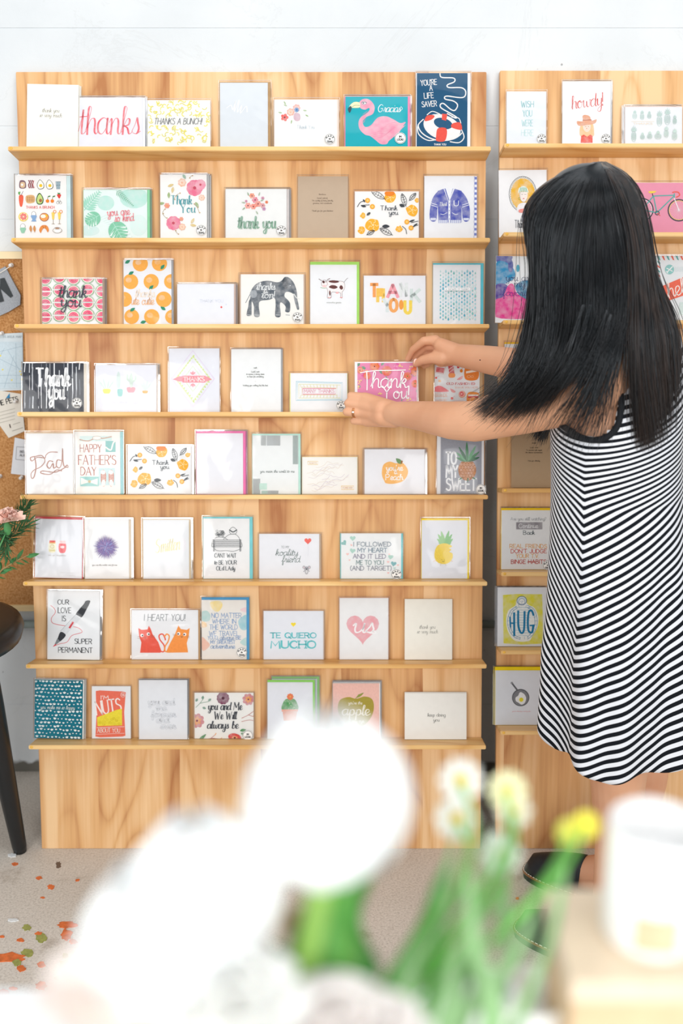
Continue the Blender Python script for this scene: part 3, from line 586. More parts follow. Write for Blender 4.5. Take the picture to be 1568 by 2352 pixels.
def a(A):
    A.frame('C2'); pk = '~f3a3bd'
    A.P([(650, 255), (672, 228), (710, 225), (742, 250), (756, 285), (742, 325), (700, 345), (676, 375), (690, 410), (730, 400), (775, 350), (830, 340), (880, 360), (925, 385), (962, 378), (945, 405), (960, 400), (930, 430), (915, 452), (880, 480), (850, 505), (835, 525), (795, 525), (760, 498), (725, 472), (690, 462), (655, 425), (648, 380), (665, 345), (705, 318), (722, 295), (715, 285), (690, 296), (660, 285)], pk, True)
    for i in range(9): A.S([(735 + i * 12, 470 - i * 9), (800 + i * 10, 478 - i * 12), (860 + i * 8, 440 - i * 6)], 1.8, 'e98aa8')
    for i in range(7): A.S([(665 + i * 2, 400 - i * 12), (690 + i * 3, 372 - i * 11)], 1.6, 'e98aa8')
    A.P([(655, 250), (620, 245), (590, 268), (580, 300), (600, 285), (625, 285), (655, 280)], 'f2efc4', True); A.P([(596, 272), (577, 290), (588, 318), (602, 290)], '3c5560', True); A.S([(655, 268), (620, 268), (595, 290)], 2, '5a6a55'); A.E(685, 252, 15, 10, 'f8f4f6'); A.ring(685, 252, 15, 10, 2, '55506a'); A.E(681, 253, 4, 4, '33304a'); A.S([(668, 246), (702, 250)], 2.5, '55506a', False)
    A.T('Gracias', 850, 312, 50, 150, 'ffffff', 4.5, .2, con=.4); A.S([(930, 275), (940, 290), (920, 308)], 3, 'ffffff')
card('L', 1, (793, 222, 936), 'turquoise card with pink flamingo reading Gracias', a, '1fb6c4', ('f08fb4', 2, 1, 5, 0), behind=1, badge=BD(919, 318, 13, 'LO'))
def a(A):
    A.frame('C2'); ww = 'f7f5f2'
    for t, x, y, W in (("YOU'RE", 1116, 132, 106), ('A', 1131, 168, 18), ('LIFE', 1117, 219, 62), ('SAVER', 1120, 275, 98)): A.T(t, x, y, 36, W, ww, 4.6, rot=-4)
    A.S([(1190, 48), (1200, 80), (1280, 85), (1285, 110), (1240, 130), (1250, 148), (1335, 150), (1362, 180), (1340, 215), (1235, 205), (1225, 225), (1280, 238), (1308, 265), (1290, 300), (1260, 292), (1215, 255), (1193, 262), (1200, 285), (1260, 320), (1300, 345), (1290, 350), (1240, 322)], 8, ww)
    A.ring(1197, 405, 152, 96, 8, ww, 6, 20, 175); A.S([(1080, 360), (1045, 400), (1050, 460), (1110, 500), (1170, 495)], 7, ww); A.S([(1260, 510), (1320, 515), (1352, 480), (1335, 430)], 7, ww); A.S([(1105, 330), (1140, 307), (1190, 325)], 6, ww); A.S([(1270, 345), (1315, 352), (1330, 385)], 6, ww)
    A.E(1205, 412, 128, 82, ww, 18, 28); A.E(1212, 388, 64, 36, '235c82', 16, 24)
    A.P([(1090, 372), (1100, 340), (1130, 330), (1155, 338), (1135, 362)], 'ee5b4c', True); A.P([(1205, 322), (1240, 326), (1232, 370), (1203, 362)], 'ee5b4c'); A.P([(1275, 388), (1325, 382), (1335, 430), (1270, 415)], 'ee5b4c', True); A.P([(1178, 420), (1235, 424), (1226, 502), (1170, 505), (1166, 470)], 'ee5b4c', True)
    A.T('THANK YOU', 1192, 534, 12, 80, ww, 2.5)
card('L', 1, (957, 168, 1073), 'tall navy card with white life ring and rope', a, '235c82', ('f4f6f8', 2, 1, 7, 0))
# shelf 2
def a(A):
    A.frame('C1'); O = '4a3b3a'
    A.P([(112, 655), (125, 646), (145, 655), (146, 690), (112, 690)], '8a6a72', True); A.P([(118, 660), (140, 660), (140, 686), (118, 686)], 'e7c9a0', True); A.E(126, 672, 6, 6, 'ffffff')
    for x in (164, 174, 184): A.S([(x, 648), (x + 4, 660), (x - 2, 674), (x + 3, 690)], 6, '8f3d46')
    A.S([(192, 650), (186, 668), (194, 690)], 4, 'c06a6a')
    for cx in (229, 280): A.P([(cx, 644), (cx + 20, 668), (cx + 18, 692), (cx - 8, 698), (cx - 20, 675), (cx - 12, 652)], '6b6a60', True); A.P([(cx, 647), (cx + 17, 668), (cx + 15, 689), (cx - 7, 695), (cx - 17, 675), (cx - 10, 654)], 'fbfbf4', True); A.E(cx + 2, 677, 9, 9, 'f3c928')
    A.P([(316, 655), (342, 655), (338, 697), (320, 697)], 'b9cdd6'); 
    for k in range(4): A.S([(316 + k * 8, 655), (320 + k * 6, 697)], 2, '55707c', False)
    A.S([(315, 655), (343, 655)], 2, '55707c', False); A.S([(317, 675), (341, 675)], 2, '55707c', False)
    A.P([(108, 735), (132, 735), (126, 790), (112, 790)], 'ef6a4c', True); A.S([(118, 735), (132, 708)], 2, '3a3a55', False); A.leaf(112, 730, 20, 10, -110, '6fae62'); A.leaf(108, 722, 14, 8, -60, '6fae62')
    A.P([(148, 735), (192, 733), (194, 770), (152, 774)], 'e2b680', True)
    for i in range(4):
        for j in range(3): A.B(153 + i * 10, 740 + j * 10, 159 + i * 10, 746 + j * 10, 'b98450')
    A.P([(228, 720), (246, 752), (238, 780), (212, 781), (204, 756), (214, 726)], '3f6a3c', True); A.P([(228, 726), (241, 752), (235, 775), (214, 776), (209, 754), (217, 732)], 'cfe08a', True); A.E(229, 761, 9, 10, 'a9744a')
    for cx, cy in ((268, 764), (295, 764)): A.E(cx, cy, 10, 10, 'f08a2c'); A.S([(cx, cy - 10), (cx + 4, cy - 28)], 2, '3d5b38', False); A.leaf(cx + 3, cy - 24, 16, 7, -20, '4d8a48')
    A.P([(322, 728), (344, 728), (334, 750)], 'e0463c', True); A.leaf(332, 727, 12, 7, -120, '4d8a48'); A.leaf(332, 727, 12, 7, -50, '4d8a48'); A.ring(326, 773, 8, 7, 1.6, '8b8f8a'); A.ring(340, 773, 8, 7, 1.6, '8b8f8a'); A.ring(334, 764, 8, 6, 1.6, '8b8f8a')
    A.T('THANKS A BRUNCH', 227, 806, 14, 160, 'ee7a78', 2)
    A.E(131, 853, 27, 26, 'f0d860'); A.E(132, 852, 22, 21, 'fbeee0'); A.flower(132, 852, 20, '~f0705e', 'fbe0d0', 7)
    A.E(190, 838, 12, 15, 'fbfbf8'); A.ring(190, 838, 12, 15, 1.6, O); A.P([(174, 846), (206, 846), (200, 868), (204, 878), (176, 878), (182, 868)], '8fb0d6', True)
    A.E(249, 855, 26, 24, 'a8583c'); A.E(249, 855, 23, 21, 'f0a860'); A.E(243, 850, 15, 10, 'fbf6e6'); A.E(262, 846, 6, 6, 'f3c928')
    for x in (299, 334): A.P([(x - 9, 828), (x + 9, 828), (x + 5, 868), (x - 5, 868)], 'f6d86a'); A.S([(x, 868), (x, 892)], 2, '8a7a50', False); A.S([(x - 8, 893), (x + 8, 893)], 2, '8a7a50', False); A.ring(x + 9, 824, 8, 8, 3, 'f0953a')
    A.E(128, 906, 13, 14, 'fbfbf8'); A.ring(128, 906, 13, 14, 1.6, '6b6a60'); A.P([(113, 916), (144, 916), (138, 938), (134, 944), (122, 944), (118, 938)], '9fd0b4', True)
    for x in (172, 193): A.P([(x, 902), (x + 8, 920), (x + 2, 938), (x - 8, 920)], 'e0a468', True); A.S([(x, 902), (x + 2, 942)], 1.5, 'a8683c')
    A.P([(220, 925), (235, 902), (262, 902), (274, 924), (268, 940), (258, 924), (246, 916), (236, 928), (228, 944)], 'e9954c', True); A.S([(240, 904), (246, 918)], 2, 'a85c2c', False); A.S([(256, 903), (256, 918)], 2, 'a85c2c', False)
    A.E(322, 930, 26, 14, 'e8e4de'); A.ring(322, 930, 26, 14, 1.6, '7a6f6a'); A.P([(305, 918), (340, 918), (334, 940), (312, 940)], 'fbfbf8', True); A.ring(322, 918, 17, 6, 1.6, '7a6f6a'); A.E(322, 918, 13, 4, 'b58a68')
card('L', 2, (36, 403, 153), 'card with drawn breakfast foods reading THANKS A BRUNCH', a, 'fbf9f7', ('cfe3e4', 0, 0, 9, 0), behind=1)
def a(A):
    A.frame('C1'); A.E(595, 775, 48, 42, '~c4ece2'); A.E(755, 745, 82, 60, '~c4ece2'); A.E(500, 930, 60, 30, '~d8f2ee'); A.E(780, 900, 50, 60, '~e2f6f2'); A.fern(475, 815, 135, 110, -50, 'a9dfcb', 9); A.fern(655, 705, 130, 48, 42, '~74bfa0', 12)
    for i in range(8): A.S([(560 + i * 10, 860 + i * 9), (600 + i * 9, 840 + i * 12)], 2.5, 'e4f6f3', False)
    A.monstera(522, 865, 45, '8dcfb0', 'c2e8da', 150); A.monstera(664, 935, 58, '8dcfb0', 'c2e8da', 60)
    A.T('you are', 668, 845, 42, 128, 'f59aa2', 4, rot=-4); A.T('so kind', 700, 878, 42, 108, 'f59aa2', 4, rot=-3)
card('L', 2, (192, 436, 338), 'white card with mint tropical leaves reading you are so kind', a, 'eefaf8', ('8ecfa2', 1, 1, 6, 0), behind=1)
def a(A):
    A.frame('C1')
    for x, y, r_, c in ((1095, 690, 46, '~ee7a9c'), (1128, 672, 30, '~f4a0b8'), (975, 888, 40, '~ee7a9c')): A.flower(x, y, r_, c, 'e7b0a0', 9, 8, .6); A.E(x, y, r_ * .2, r_ * .2, 'c9506c')
    for x, y, r_ in ((1025, 660, 24), (1135, 745, 18), (1025, 910, 20)): A.rose(x, y, r_, '~f6c4a6', '~fbe2cf', 'e59a70')
    for x, y, r_ in ((940, 790, 16), (1020, 865, 12)): A.flower(x, y, r_, '~f09070', 'e8b050', 6)
    for x, y, an in ((945, 682, -20), (975, 685, 100), (950, 715, 90), (1075, 890, -60), (1070, 898, 10), (1100, 770, 60), (1045, 640, -120), (925, 775, 170)): A.leaf(x, y, 34, 15, an, random.Random(x).choice(['~9fb878', '~e3c878', '~8cb49a']))
    for pts in ([(1090, 780), (1110, 800), (1120, 830)], [(925, 810), (915, 835), (935, 860)], [(1010, 720), (990, 735), (980, 755)], [(1065, 635), (1080, 622)], [(985, 930), (1000, 950)]):
        A.S(pts, 1.6, '9a8a6a'); [A.E(p[0] + 4, p[1], 3.5, 3.5, 'c9a878', 0, 8) for p in pts]
    A.T('Thank', 1022, 782, 48, 118, '4fa6b0', 4.5, con=.75); A.T('You', 1058, 830, 48, 84, '4fa6b0', 4.5, con=.75)
card('L', 2, (368, 401, 475), 'tall white card with pink floral wreath around teal Thank You', a, 'fbfaf8', None, behind=2, badge=BD(462, 529, 12), bdx=4)
def a(A):
    A.frame('C1')
    for x, y, r_, c in ((1418, 735, 16, '~f08a5c'), (1395, 790, 18, '~f49a88'), (1435, 758, 18, '~e8708a'), (1425, 795, 17, '~f49a88'), (1452, 780, 18, '~f0907c'), (1478, 790, 14, '~e08a8c'), (1485, 808, 11, '~c98ab8'), (1478, 748, 10, '~d890b0'), (1500, 770, 9, '~f08a5c'), (1385, 765, 8, '~d890b0')): A.flower(x, y, r_, c, '8a4a56', 6)
    for x, y, an in ((1400, 735, 250), (1455, 735, 290), (1465, 765, 330), (1380, 775, 190), (1440, 820, 60), (1380, 800, 140)): A.leaf(x, y, 22, 8, an, '~a3b79a')
    A.T('thank you', 1445, 918, 66, 215, '~86b39a', 9, con=.6)
card('L', 2, (518, 434, 658), 'card with small red bouquet above green brushed thank you', a, 'f4f5f4', ('c9c2c0', 1, 0, 6, 0), behind=1, badge=BD(646, 530, 12))
def a(A):
    A.frame('C2'); b_ = '8e7a66'; A.T('kindness', 407, 865, 10, 46, b_, 1.5, ser=True, con=.3)
    for t, y, W in (('[noun] unit.adj.', 890, 70), ('The quality of being friendly,', 907, 142), ('generous, and considerate.', 924, 128), ('.', 950, 3), ('Thank you for your kindness.', 975, 142)): A.T(t, 407, y, 10, W, b_, 1.4, con=.3)
card('L', 2, (684, 405, 799), 'kraft brown card with tiny printed definition of kindness', a, 'cdb7a0', None)
def petal_blob(A, cx, cy, r, seed):
    q = random.Random(seed); A.P([(cx + r * (.70 + .42 * q.random()) * math.cos(t), cy + r * (.70 + .42 * q.random()) * math.sin(t)) for t in [2 * math.pi * k / 11 for k in range(11)]], 'f7b836', True)
    for k in range(5):
        t = k * 1.256 + seed; A.S([(cx + r * .25 * math.cos(t), cy + r * .25 * math.sin(t)), (cx + r * .5 * math.cos(t + .5), cy + r * .5 * math.sin(t + .5)), (cx + r * .72 * math.cos(t + .2), cy + r * .72 * math.sin(t + .2))], r * .09, 'fde3a8')
    A.E(cx, cy, r * .13, r * .13, 'fdeab8')
def flowers_card(A, g):                      # the same print is stocked twice
    o = '~f6b23c'; d = '3f444a'; f = g
    for x, y, r_ in ((858, 880, 42), (745, 1065, 50), (1005, 965, 42), (668, 1100, 26), (918, 1092, 24), (1040, 900, 18), (678, 1003, 20)): petal_blob(A, *f(x, y), r_ * g.k, x)
    A.E(*f(855, 855), 34 * g.k, 18 * g.k, 'f08c28')
    for x, y in ((708, 902), (740, 943), (970, 1045), (998, 1085)): A.E(*f(x, y), 17 * g.k, 17 * g.k, 'f6b23c'); A.E(*f(x, y), 8 * g.k, 8 * g.k, 'fad27a')
    for x, y, l, w_, an in ((820, 890, 98, 34, 210), (962, 935, 82, 32, 252), (988, 900, 62, 26, 312), (868, 1130, 88, 36, 208), (706, 1130, 55, 26, 330), (705, 1000, 26, 14, 320)): A.oleaf(*f(x, y), l * g.k, w_ * g.k, an, d, 3 * g.k)
    for x, y, l, w_, an in ((920, 930, 38, 22, 20), (665, 938, 34, 14, 10), (805, 1075, 50, 24, 0), (985, 1045, 40, 12, -20), (690, 915, 24, 10, 240), (1010, 1080, 40, 12, -40)): A.leaf(*f(x, y), l * g.k, w_ * g.k, an, d)
    for p in ([(640, 945), (660, 915), (690, 905)], [(665, 935), (720, 932)], [(940, 1075), (962, 1095), (968, 1125)], [(1000, 1050), (1045, 1040)], [(1015, 1075), (1045, 1065)]): A.S([f(*q_) for q_ in p], 4 * g.k, d)
    x, y = f(850, 968); A.T('Thank', x, y, 30 * g.k, 112 * g.k, '4a5560', 3 * g.k); x, y = f(880, 998); A.T('you', x, y, 30 * g.k, 62 * g.k, '4a5560', 3 * g.k)
class G:
    def __init__(s, k, ox, oy): s.k, s.ox, s.oy = k, ox, oy
    def __call__(s, x, y): return (s.ox + x * s.k, s.oy + y * s.k)
card('L', 2, (815, 440, 961), 'yellow flower card reading Thank you beside the blue cardigan card', lambda A: flowers_card(A.frame('C2'), G(1, 0, 0)), 'fbfaf8', ('ead9d2', 1, 1, 1, 0), group='yellow flower thank you cards')
def a(A):
    A.frame('C2'); b_ = '~4a56b8'; wh = 'f4f6fa'
    A.P([(1218, 822), (1285, 822), (1335, 838), (1335, 1048), (1180, 1048), (1175, 838)], b_); A.P([(1190, 835), (1145, 880), (1124, 960), (1126, 1032), (1165, 1034), (1176, 940), (1200, 900)], b_, True); A.P([(1320, 835), (1365, 880), (1390, 960), (1384, 1034), (1346, 1032), (1334, 940), (1310, 900)], b_, True)
    A.P([(1226, 818), (1276, 818), (1254, 902)], wh); A.S([(1218, 822), (1250, 912), (1284, 822)], 9, wh, False); A.S([(1253, 905), (1253, 1046)], 14, wh, False); A.S([(1220, 822), (1250, 905)], 2, '4a56b8', False); A.S([(1245, 905), (1245, 1046)], 2, '4a56b8', False); A.S([(1261, 905), (1261, 1046)], 2, '4a56b8', False)
    for y in (920, 945, 970, 998, 1025): A.E(1253, y, 3, 3, '4a56b8', 0, 8)
    A.B(1180, 1032, 1242, 1052, 'dfe3f2'); A.B(1264, 1032, 1332, 1052, 'dfe3f2')
    for i in range(12): A.S([(1184 + i * 13, 1032), (1184 + i * 13, 1052)], 2, '7c86c8', False)
    A.B(1127, 1018, 1164, 1034, 'dfe3f2'); A.B(1347, 1018, 1384, 1034, 'dfe3f2')
    for y in (918, 932): A.S([(1132, y), (1172, y + 14)], 4, wh, False); A.S([(1340, y + 14), (1382, y)], 4, wh, False)
    A.S([(1195, 992), (1215, 995), (1236, 983)], 3.5, wh); A.S([(1272, 983), (1292, 995), (1312, 992)], 3.5, wh)
    A.T('Thank', 1212, 938, 24, 50, wh, 2.6, .1); A.T('U', 1299, 938, 34, 30, wh, 6, ser=True, con=.3)
card('L', 2, (974, 404, 1088), 'white card with blue letter cardigan and gingham envelope', a, 'f7f8fb', ('plaid', 0, 0, 7, 0))
# shelf 3
def a(A):
    A.frame('C3'); q = random.Random(2)
    for i in range(5):
        for j in range(7):
            cx = 255 + i * 80; cy = 190 + j * 36 - (i % 2) * 18 + (8 if i % 2 else 0)
            if j % 2: r0, r1 = 180, 360
            else: r0, r1 = 0, 180
            th = [R(r0 + (r1 - r0) * t / 12) for t in range(13)]
            cyy = cy + (14 if j % 2 else -14)
            A.P([(cx + 37 * math.cos(t), cyy + 33 * math.sin(t)) for t in th], '~8fb58a'); A.P([(cx + 32 * math.cos(t), cyy + 28 * math.sin(t)) for t in th], 'f6ece4'); A.P([(cx + 28 * math.cos(t), cyy + 24 * math.sin(t)) for t in th], '~ee5c80')
            for k in range(5): t = R(r0 + (r1 - r0) * (k + 1) / 6); A.E(cx + 14 * math.cos(t), cyy + 12 * math.sin(t), 1.6, 1.6, '7a3048', 0, 6)
    A.T('thank', 410, 280, 66, 160, '4a4e5a', 6, .1, con=.3); A.T('you.', 400, 332, 66, 120, '4a4e5a', 6, .1, con=.3)
card('L', 3, (97, 641, 236), 'card patterned with pink watermelon halves reading thank you', a, 'fbfbf9', ('b59a8a', 2, 0, 4, 2), behind=1)
def a(A):
    A.frame('C3')
    for x, y, r_ in ((790, 88, 43), (898, 86, 43), (735, 188, 43), (851, 188, 43), (965, 188, 42), (700, 288, 42), (921, 288, 44), (740, 385, 42), (853, 386, 43), (968, 386, 40)): A.E(x, y, r_, r_, 'f9b656', 0, 24); A.E(x - r_ * .25, y - r_ * .2, r_ * .4, r_ * .35, '~fac070')
    for x, y, an in ((725, 148, -30), (905, 118, -50), (840, 232, -45), (732, 355, -35), (930, 348, 215), (790, 420, -15), (705, 85, -30)): A.leaf(x, y, 32, 18, an, '3f9a78', '2b7a5c')
    A.T('thanks', 815, 275, 44, 110, 'fdeede', 4.5, .1); A.T('ute cutie', 800, 318, 44, 130, 'f9c9a0', 4.5, .1)
card('L', 3, (284, 597, 394), 'tall card with orange fruits and green leaves', a, 'f4f6fb', None, behind=1)
def a(A): A.frame('C3'); A.P([(1245, 325), (1252, 332), (1245, 339), (1238, 332)], 'ee6a66'); A.P([(1272, 312), (1278, 317), (1272, 322), (1266, 317)], 'dfe3f0'); A.T('THANK YOU', 1190, 305, 16, 130, 'e2e6f0', 3)
card('L', 3, (407, 652, 537), 'small white landscape card with a tiny red diamond', a, 'f3f5fb', ('c8b2a8', 0, 0, 4, 0), behind=1)
def a(A):
    A.frame('C4'); g = '~5c6670'
    A.P([(90, 300), (98, 250), (130, 212), (190, 195), (250, 205), (278, 195), (300, 172), (330, 182), (355, 215), (370, 262), (372, 300), (380, 340), (383, 366), (372, 368), (362, 340), (352, 300), (348, 275), (318, 262), (300, 268), (296, 290), (315, 310), (330, 335), (326, 382), (300, 380), (302, 350), (275, 325), (268, 345), (272, 408), (240, 408), (242, 340), (236, 300), (205, 310), (150, 318), (142, 350), (146, 408), (114, 408), (112, 350), (100, 320), (98, 360), (96, 402), (68, 402), (78, 350), (82, 320)], g, True)
    A.P([(280, 200), (300, 176), (318, 200), (312, 240), (290, 240)], '~454e58', True); A.S([(92, 270), (80, 295), (62, 328)], 3, '5c6670'); A.E(110, 275, 22, 24, '~98a0a8'); A.S([(352, 275), (368, 298), (386, 305)], 5, 'e9ece9'); A.E(330, 225, 4, 3, 'dfe3e6')
    for x0, x1 in ((70, 96), (115, 145), (242, 270), (302, 326)): A.S([(x0 + 2, 400), (x1, 402)], 5, 'b9bfc2', False)
    A.T('thanks', 183, 250, 42, 112, 'f2f5f6', 4.5, .1, con=.3); A.T('a', 183, 268, 32, 18, 'f2f5f6', 4.5); A.T('ton!', 196, 300, 42, 78, 'f2f5f6', 4.5, .1, con=.3)
card('L', 3, (553, 630, 697), 'card with grey watercolour elephant reading thanks a ton', a, 'fbfaf6', ('c9b09c', 3, 0, 3, 3), badge=BD(683, 729, 12), behind=0)
def a(A):
    A.frame('C4'); A.P([(538, 200), (560, 196), (620, 198), (652, 205), (657, 235), (648, 255), (640, 265), (642, 296), (634, 296), (630, 265), (600, 262), (575, 265), (572, 297), (562, 297), (560, 262), (550, 262), (552, 240), (535, 238), (522, 230), (520, 205)], 'fbf4f4', True)
    A.S([(538, 198), (560, 195), (620, 196), (652, 205), (657, 235), (648, 255), (641, 265), (642, 296), (634, 296), (630, 268), (600, 264), (578, 266), (575, 297), (553, 298), (556, 262), (550, 240)], 1.8, '6a5050')
    for x, y, rx, ry in ((592, 201, 32, 8), (588, 233, 26, 11), (636, 236, 11, 13), (568, 270, 5, 16), (530, 203, 8, 8)): A.P([(x - rx, y), (x - rx * .4, y - ry), (x + rx * .5, y - ry * .8), (x + rx, y + ry * .2), (x + rx * .3, y + ry), (x - rx * .5, y + ry * .7)], '6a3d3a', True)
    A.ring(535, 212, 18, 22, 1.6, '8a6a6a'); A.E(535, 228, 13, 8, 'f8d4d4'); A.E(529, 203, 3, 3, '30201f'); A.E(545, 203, 2.5, 2.5, '30201f'); A.S([(502, 185), (518, 195)], 3, '6a3d3a', False); A.S([(552, 190), (568, 182)], 3, '6a3d3a', False)
    A.S([(652, 205), (668, 185), (676, 180)], 2, '6a5050'); A.S([(512, 236), (530, 240), (548, 238)], 2.4, '6fae62'); A.E(612, 268, 10, 5, 'f6b8b8'); A.T('moooochas gracias', 592, 330, 8, 88, 'b9bdb9', 1.3)
    for x in (560, 570, 632, 640): A.E(x, 296, 4, 3, 'e8a0a0')
card('L', 3, (712, 608, 819), 'tall white card with spotted cow and lime green envelope', a, 'f6f8fb', ('a9dd6c', 0, 7, 6, 0))
def a(A):
    A.frame('C4')
    for t, x, y, W, c in (('T', 834, 288, 52, 'f6a860'), ('H', 872, 318, 50, 'f6d26a'), ('A', 945, 292, 76, 'f5a9b4'), ('N', 1010, 285, 50, 'e9eeee'), ('K', 1082, 320, 66, 'dbe7e4'), ('Y', 912, 378, 60, 'dfe9ea'), ('O', 950, 378, 56, 'f6b06a'), ('U', 1035, 390, 50, 'f8dc60')): A.T(t, x, y, 70, W - 16, c, 19)
    A.P([(848, 240), (888, 240), (888, 290), (848, 290)], 'f6c860'); A.E(996, 340, 14, 30, 'f6a84c')
card('L', 3, (835, 633, 977), 'card with THANK YOU in overlapping pastel block capitals', a, 'f6f7fb', None)
def a(A):
    A.frame('C4')
    for i in range(14):
        for j in range(13):
            q = random.Random(i * 31 + j); x = 1231 + i * 16; y = 140 + j * 23 + (i % 2) * 11; s_ = q.choice([5, 6, 7.5]); c = q.choice(['8fd0dc', 'a9dce4', '5cb8d0', 'c9e4e4', '7cc4c0'])
            A.P([(x, y - s_ * 1.7), (x + s_ * .7, y), (x + s_ * .55, y + s_ * .8), (x, y + s_ * 1.1), (x - s_ * .55, y + s_ * .8), (x - s_ * .7, y)], c)
    A.B(1255, 238, 1410, 256, 'f6f8fb'); A.T('A SHOWER OF THANKS', 1332, 254, 12, 140, 'b3c0c6', 1.6)
card('L', 3, (994, 608, 1103), 'tall white card of blue raindrops with teal envelope', a, 'f6f8fb', ('63c4d2', 0, 4, 7, 0))
# shelf 4
def a(A):
    A.frame('C3'); q = random.Random(9)
    for i in range(15):
        x = 135 + i * 24 + q.random() * 10; y = 650
        while y < 905:
            l = 20 + q.random() * 70
            if q.random() < .72: A.S([(x + q.random() * 3, y), (x + q.random() * 5 - 2, min(900, y + l))], 2 + q.random() * 6, q.choice(['eceff2', 'c9cdd2', '7c828c', 'f6f8fa']), False)
            y += l * .8
    A.T('Thank', 300, 775, 98, 190, 'fbfcfd', 12, con=.3); A.T('you', 318, 850, 92, 92, 'fbfcfd', 12, con=.3)
card('L', 4, (52, 834, 192), 'charcoal brushed stripe card with white Thank you', a, '42464f', ('e2d9cb', 0, 0, 7, 3), behind=1, badge=BD(177, 926, 12))
def a(A):
    A.frame('C3')
    for x, y, w_, h_, c in ((600, 806, 20, 12, 'f0f27a'), (675, 815, 14, 19, 'a8dcd8'), (737, 798, 22, 14, 'f8b0ba'), (816, 810, 14, 7, 'f9c27e')): A.P([(x - w_, y - h_), (x + w_, y - h_), (x + w_ * .8, y + h_ * .8), (x, y + h_), (x - w_ * .8, y + h_ * .8)], c, True)
    for an, x in ((-125, 590), (-105, 596), (-75, 602), (-55, 608)): A.leaf(x, 793, 62, 9, an, 'dbeae4')
    A.E(667, 745, 12, 50, 'dbeae6'); A.E(738, 745, 11, 42, 'dbeae0'); A.S([(718, 715), (718, 740), (735, 748)], 10, 'dbeae0'); A.S([(762, 720), (762, 742), (742, 752)], 10, 'dbeae0')
    for an in (-120, -100, -75, -50): A.leaf(816, 802, 60, 12, an, 'e0ece8')
    A.T('thank you', 716, 876, 22, 180, 'ebeef6', 2)
card('L', 4, (219, 838, 359), 'pale card with four potted cacti in pastel pots', a, 'f2f4fb', ('d6c8bc', 0, 0, 3, 2), behind=1)
def a(A):
    A.frame('C3'); cx, cy = 1085, 735
    for k, c, w_ in ((1, 'e9e2f3', 9), (.8, 'e6efc4', 8), (.62, 'e9e2f3', 7), (.45, 'ddecd0', 6), (.3, 'f3dfe8', 5)): A.S([(cx - 120 * k, cy), (cx, cy - 158 * k), (cx + 120 * k, cy), (cx, cy + 158 * k), (cx - 120 * k, cy)], w_, c, False)
    for i in range(10):
        t = i / 9
        for sx in (-1, 1):
            for sy in (-1, 1): A.leaf(cx + sx * 96 * t, cy + sy * 126 * (1 - t), 12, 8, 40 * sx, 'd6e89a')
    A.P([(972, 738), (1005, 722), (1165, 722), (1192, 738), (1165, 750), (1005, 750)], 'f2a0aa'); A.B(1026, 718, 1156, 756, 'f08c98'); A.T('THANKS', 1091, 749, 24, 116, 'fdf6f6', 4, ser=True, con=.2)
    for sy in (-1, 1):
        for an in (-50, -90, -130): A.leaf(1085, cy + sy * 22 if sy < 0 else cy + 26, 22, 8, an if sy < 0 else -an, 'f2a0aa')
card('L', 4, (388, 800, 504), 'tall card with pale woven diamond and pink THANKS banner', a, 'f1f4fb', None)
def a(A):
    A.frame('C4'); b_ = '80847f'; A.T('wish', 121, 722, 9, 20, b_, 1.5)
    for t, y, W in (('[wish] verb', 746, 48), ('to express a strong desire', 760, 108), ('or hope for something.', 775, 100), ('.', 800, 3), ('Wishing you nothing but the best.', 828, 150)): A.T(t, 121, y, 9, W, b_, 1.3)
card('L', 4, (531, 802, 645), 'tall plain white card with tiny centred text starting with wish', a, 'f8fafb', None, behind=1)
def a(A):
    A.frame('C4')
    for i, c in enumerate(('9fd0e0', 'a9d4dc')): A.S([(366 + i * 7, 799 + i * 6), (644 - i * 6, 807 + i * 5), (642 - i * 6, 912 - i * 5), (364 + i * 7, 915 - i * 5), (366 + i * 7, 799 + i * 6)], 2.5, c, False)
    for k, c in ((0, 'e3e08c'), (18, 'e8d890')): A.S([(382 + k, 816 + k), (630 - k, 822 + k), (628 - k, 899 - k), (382 + k, 900 - k), (382 + k, 816 + k)], 2.2, c, False)
    for i in range(12): A.S([(390 + i * 20, 820), (396 + i * 19.5, 836)], 2, 'd9d684', False); A.S([(390 + i * 20, 896), (396 + i * 19.5, 880)], 2, 'd9d684', False)
    A.S([(406, 842), (604, 842), (602, 876), (405, 877), (406, 842)], 3.2, 'e66a8a', False); A.T('MANY THANKS', 504, 868, 20, 180, 'e58ea6', 2)
card('L', 4, (667, 857, 797), 'white card with MANY THANKS inside coloured drawn frames', a, 'f8f9fb', ('f0eda0', 2, 0, 1, 2), badge=BD(783, 931, 11))
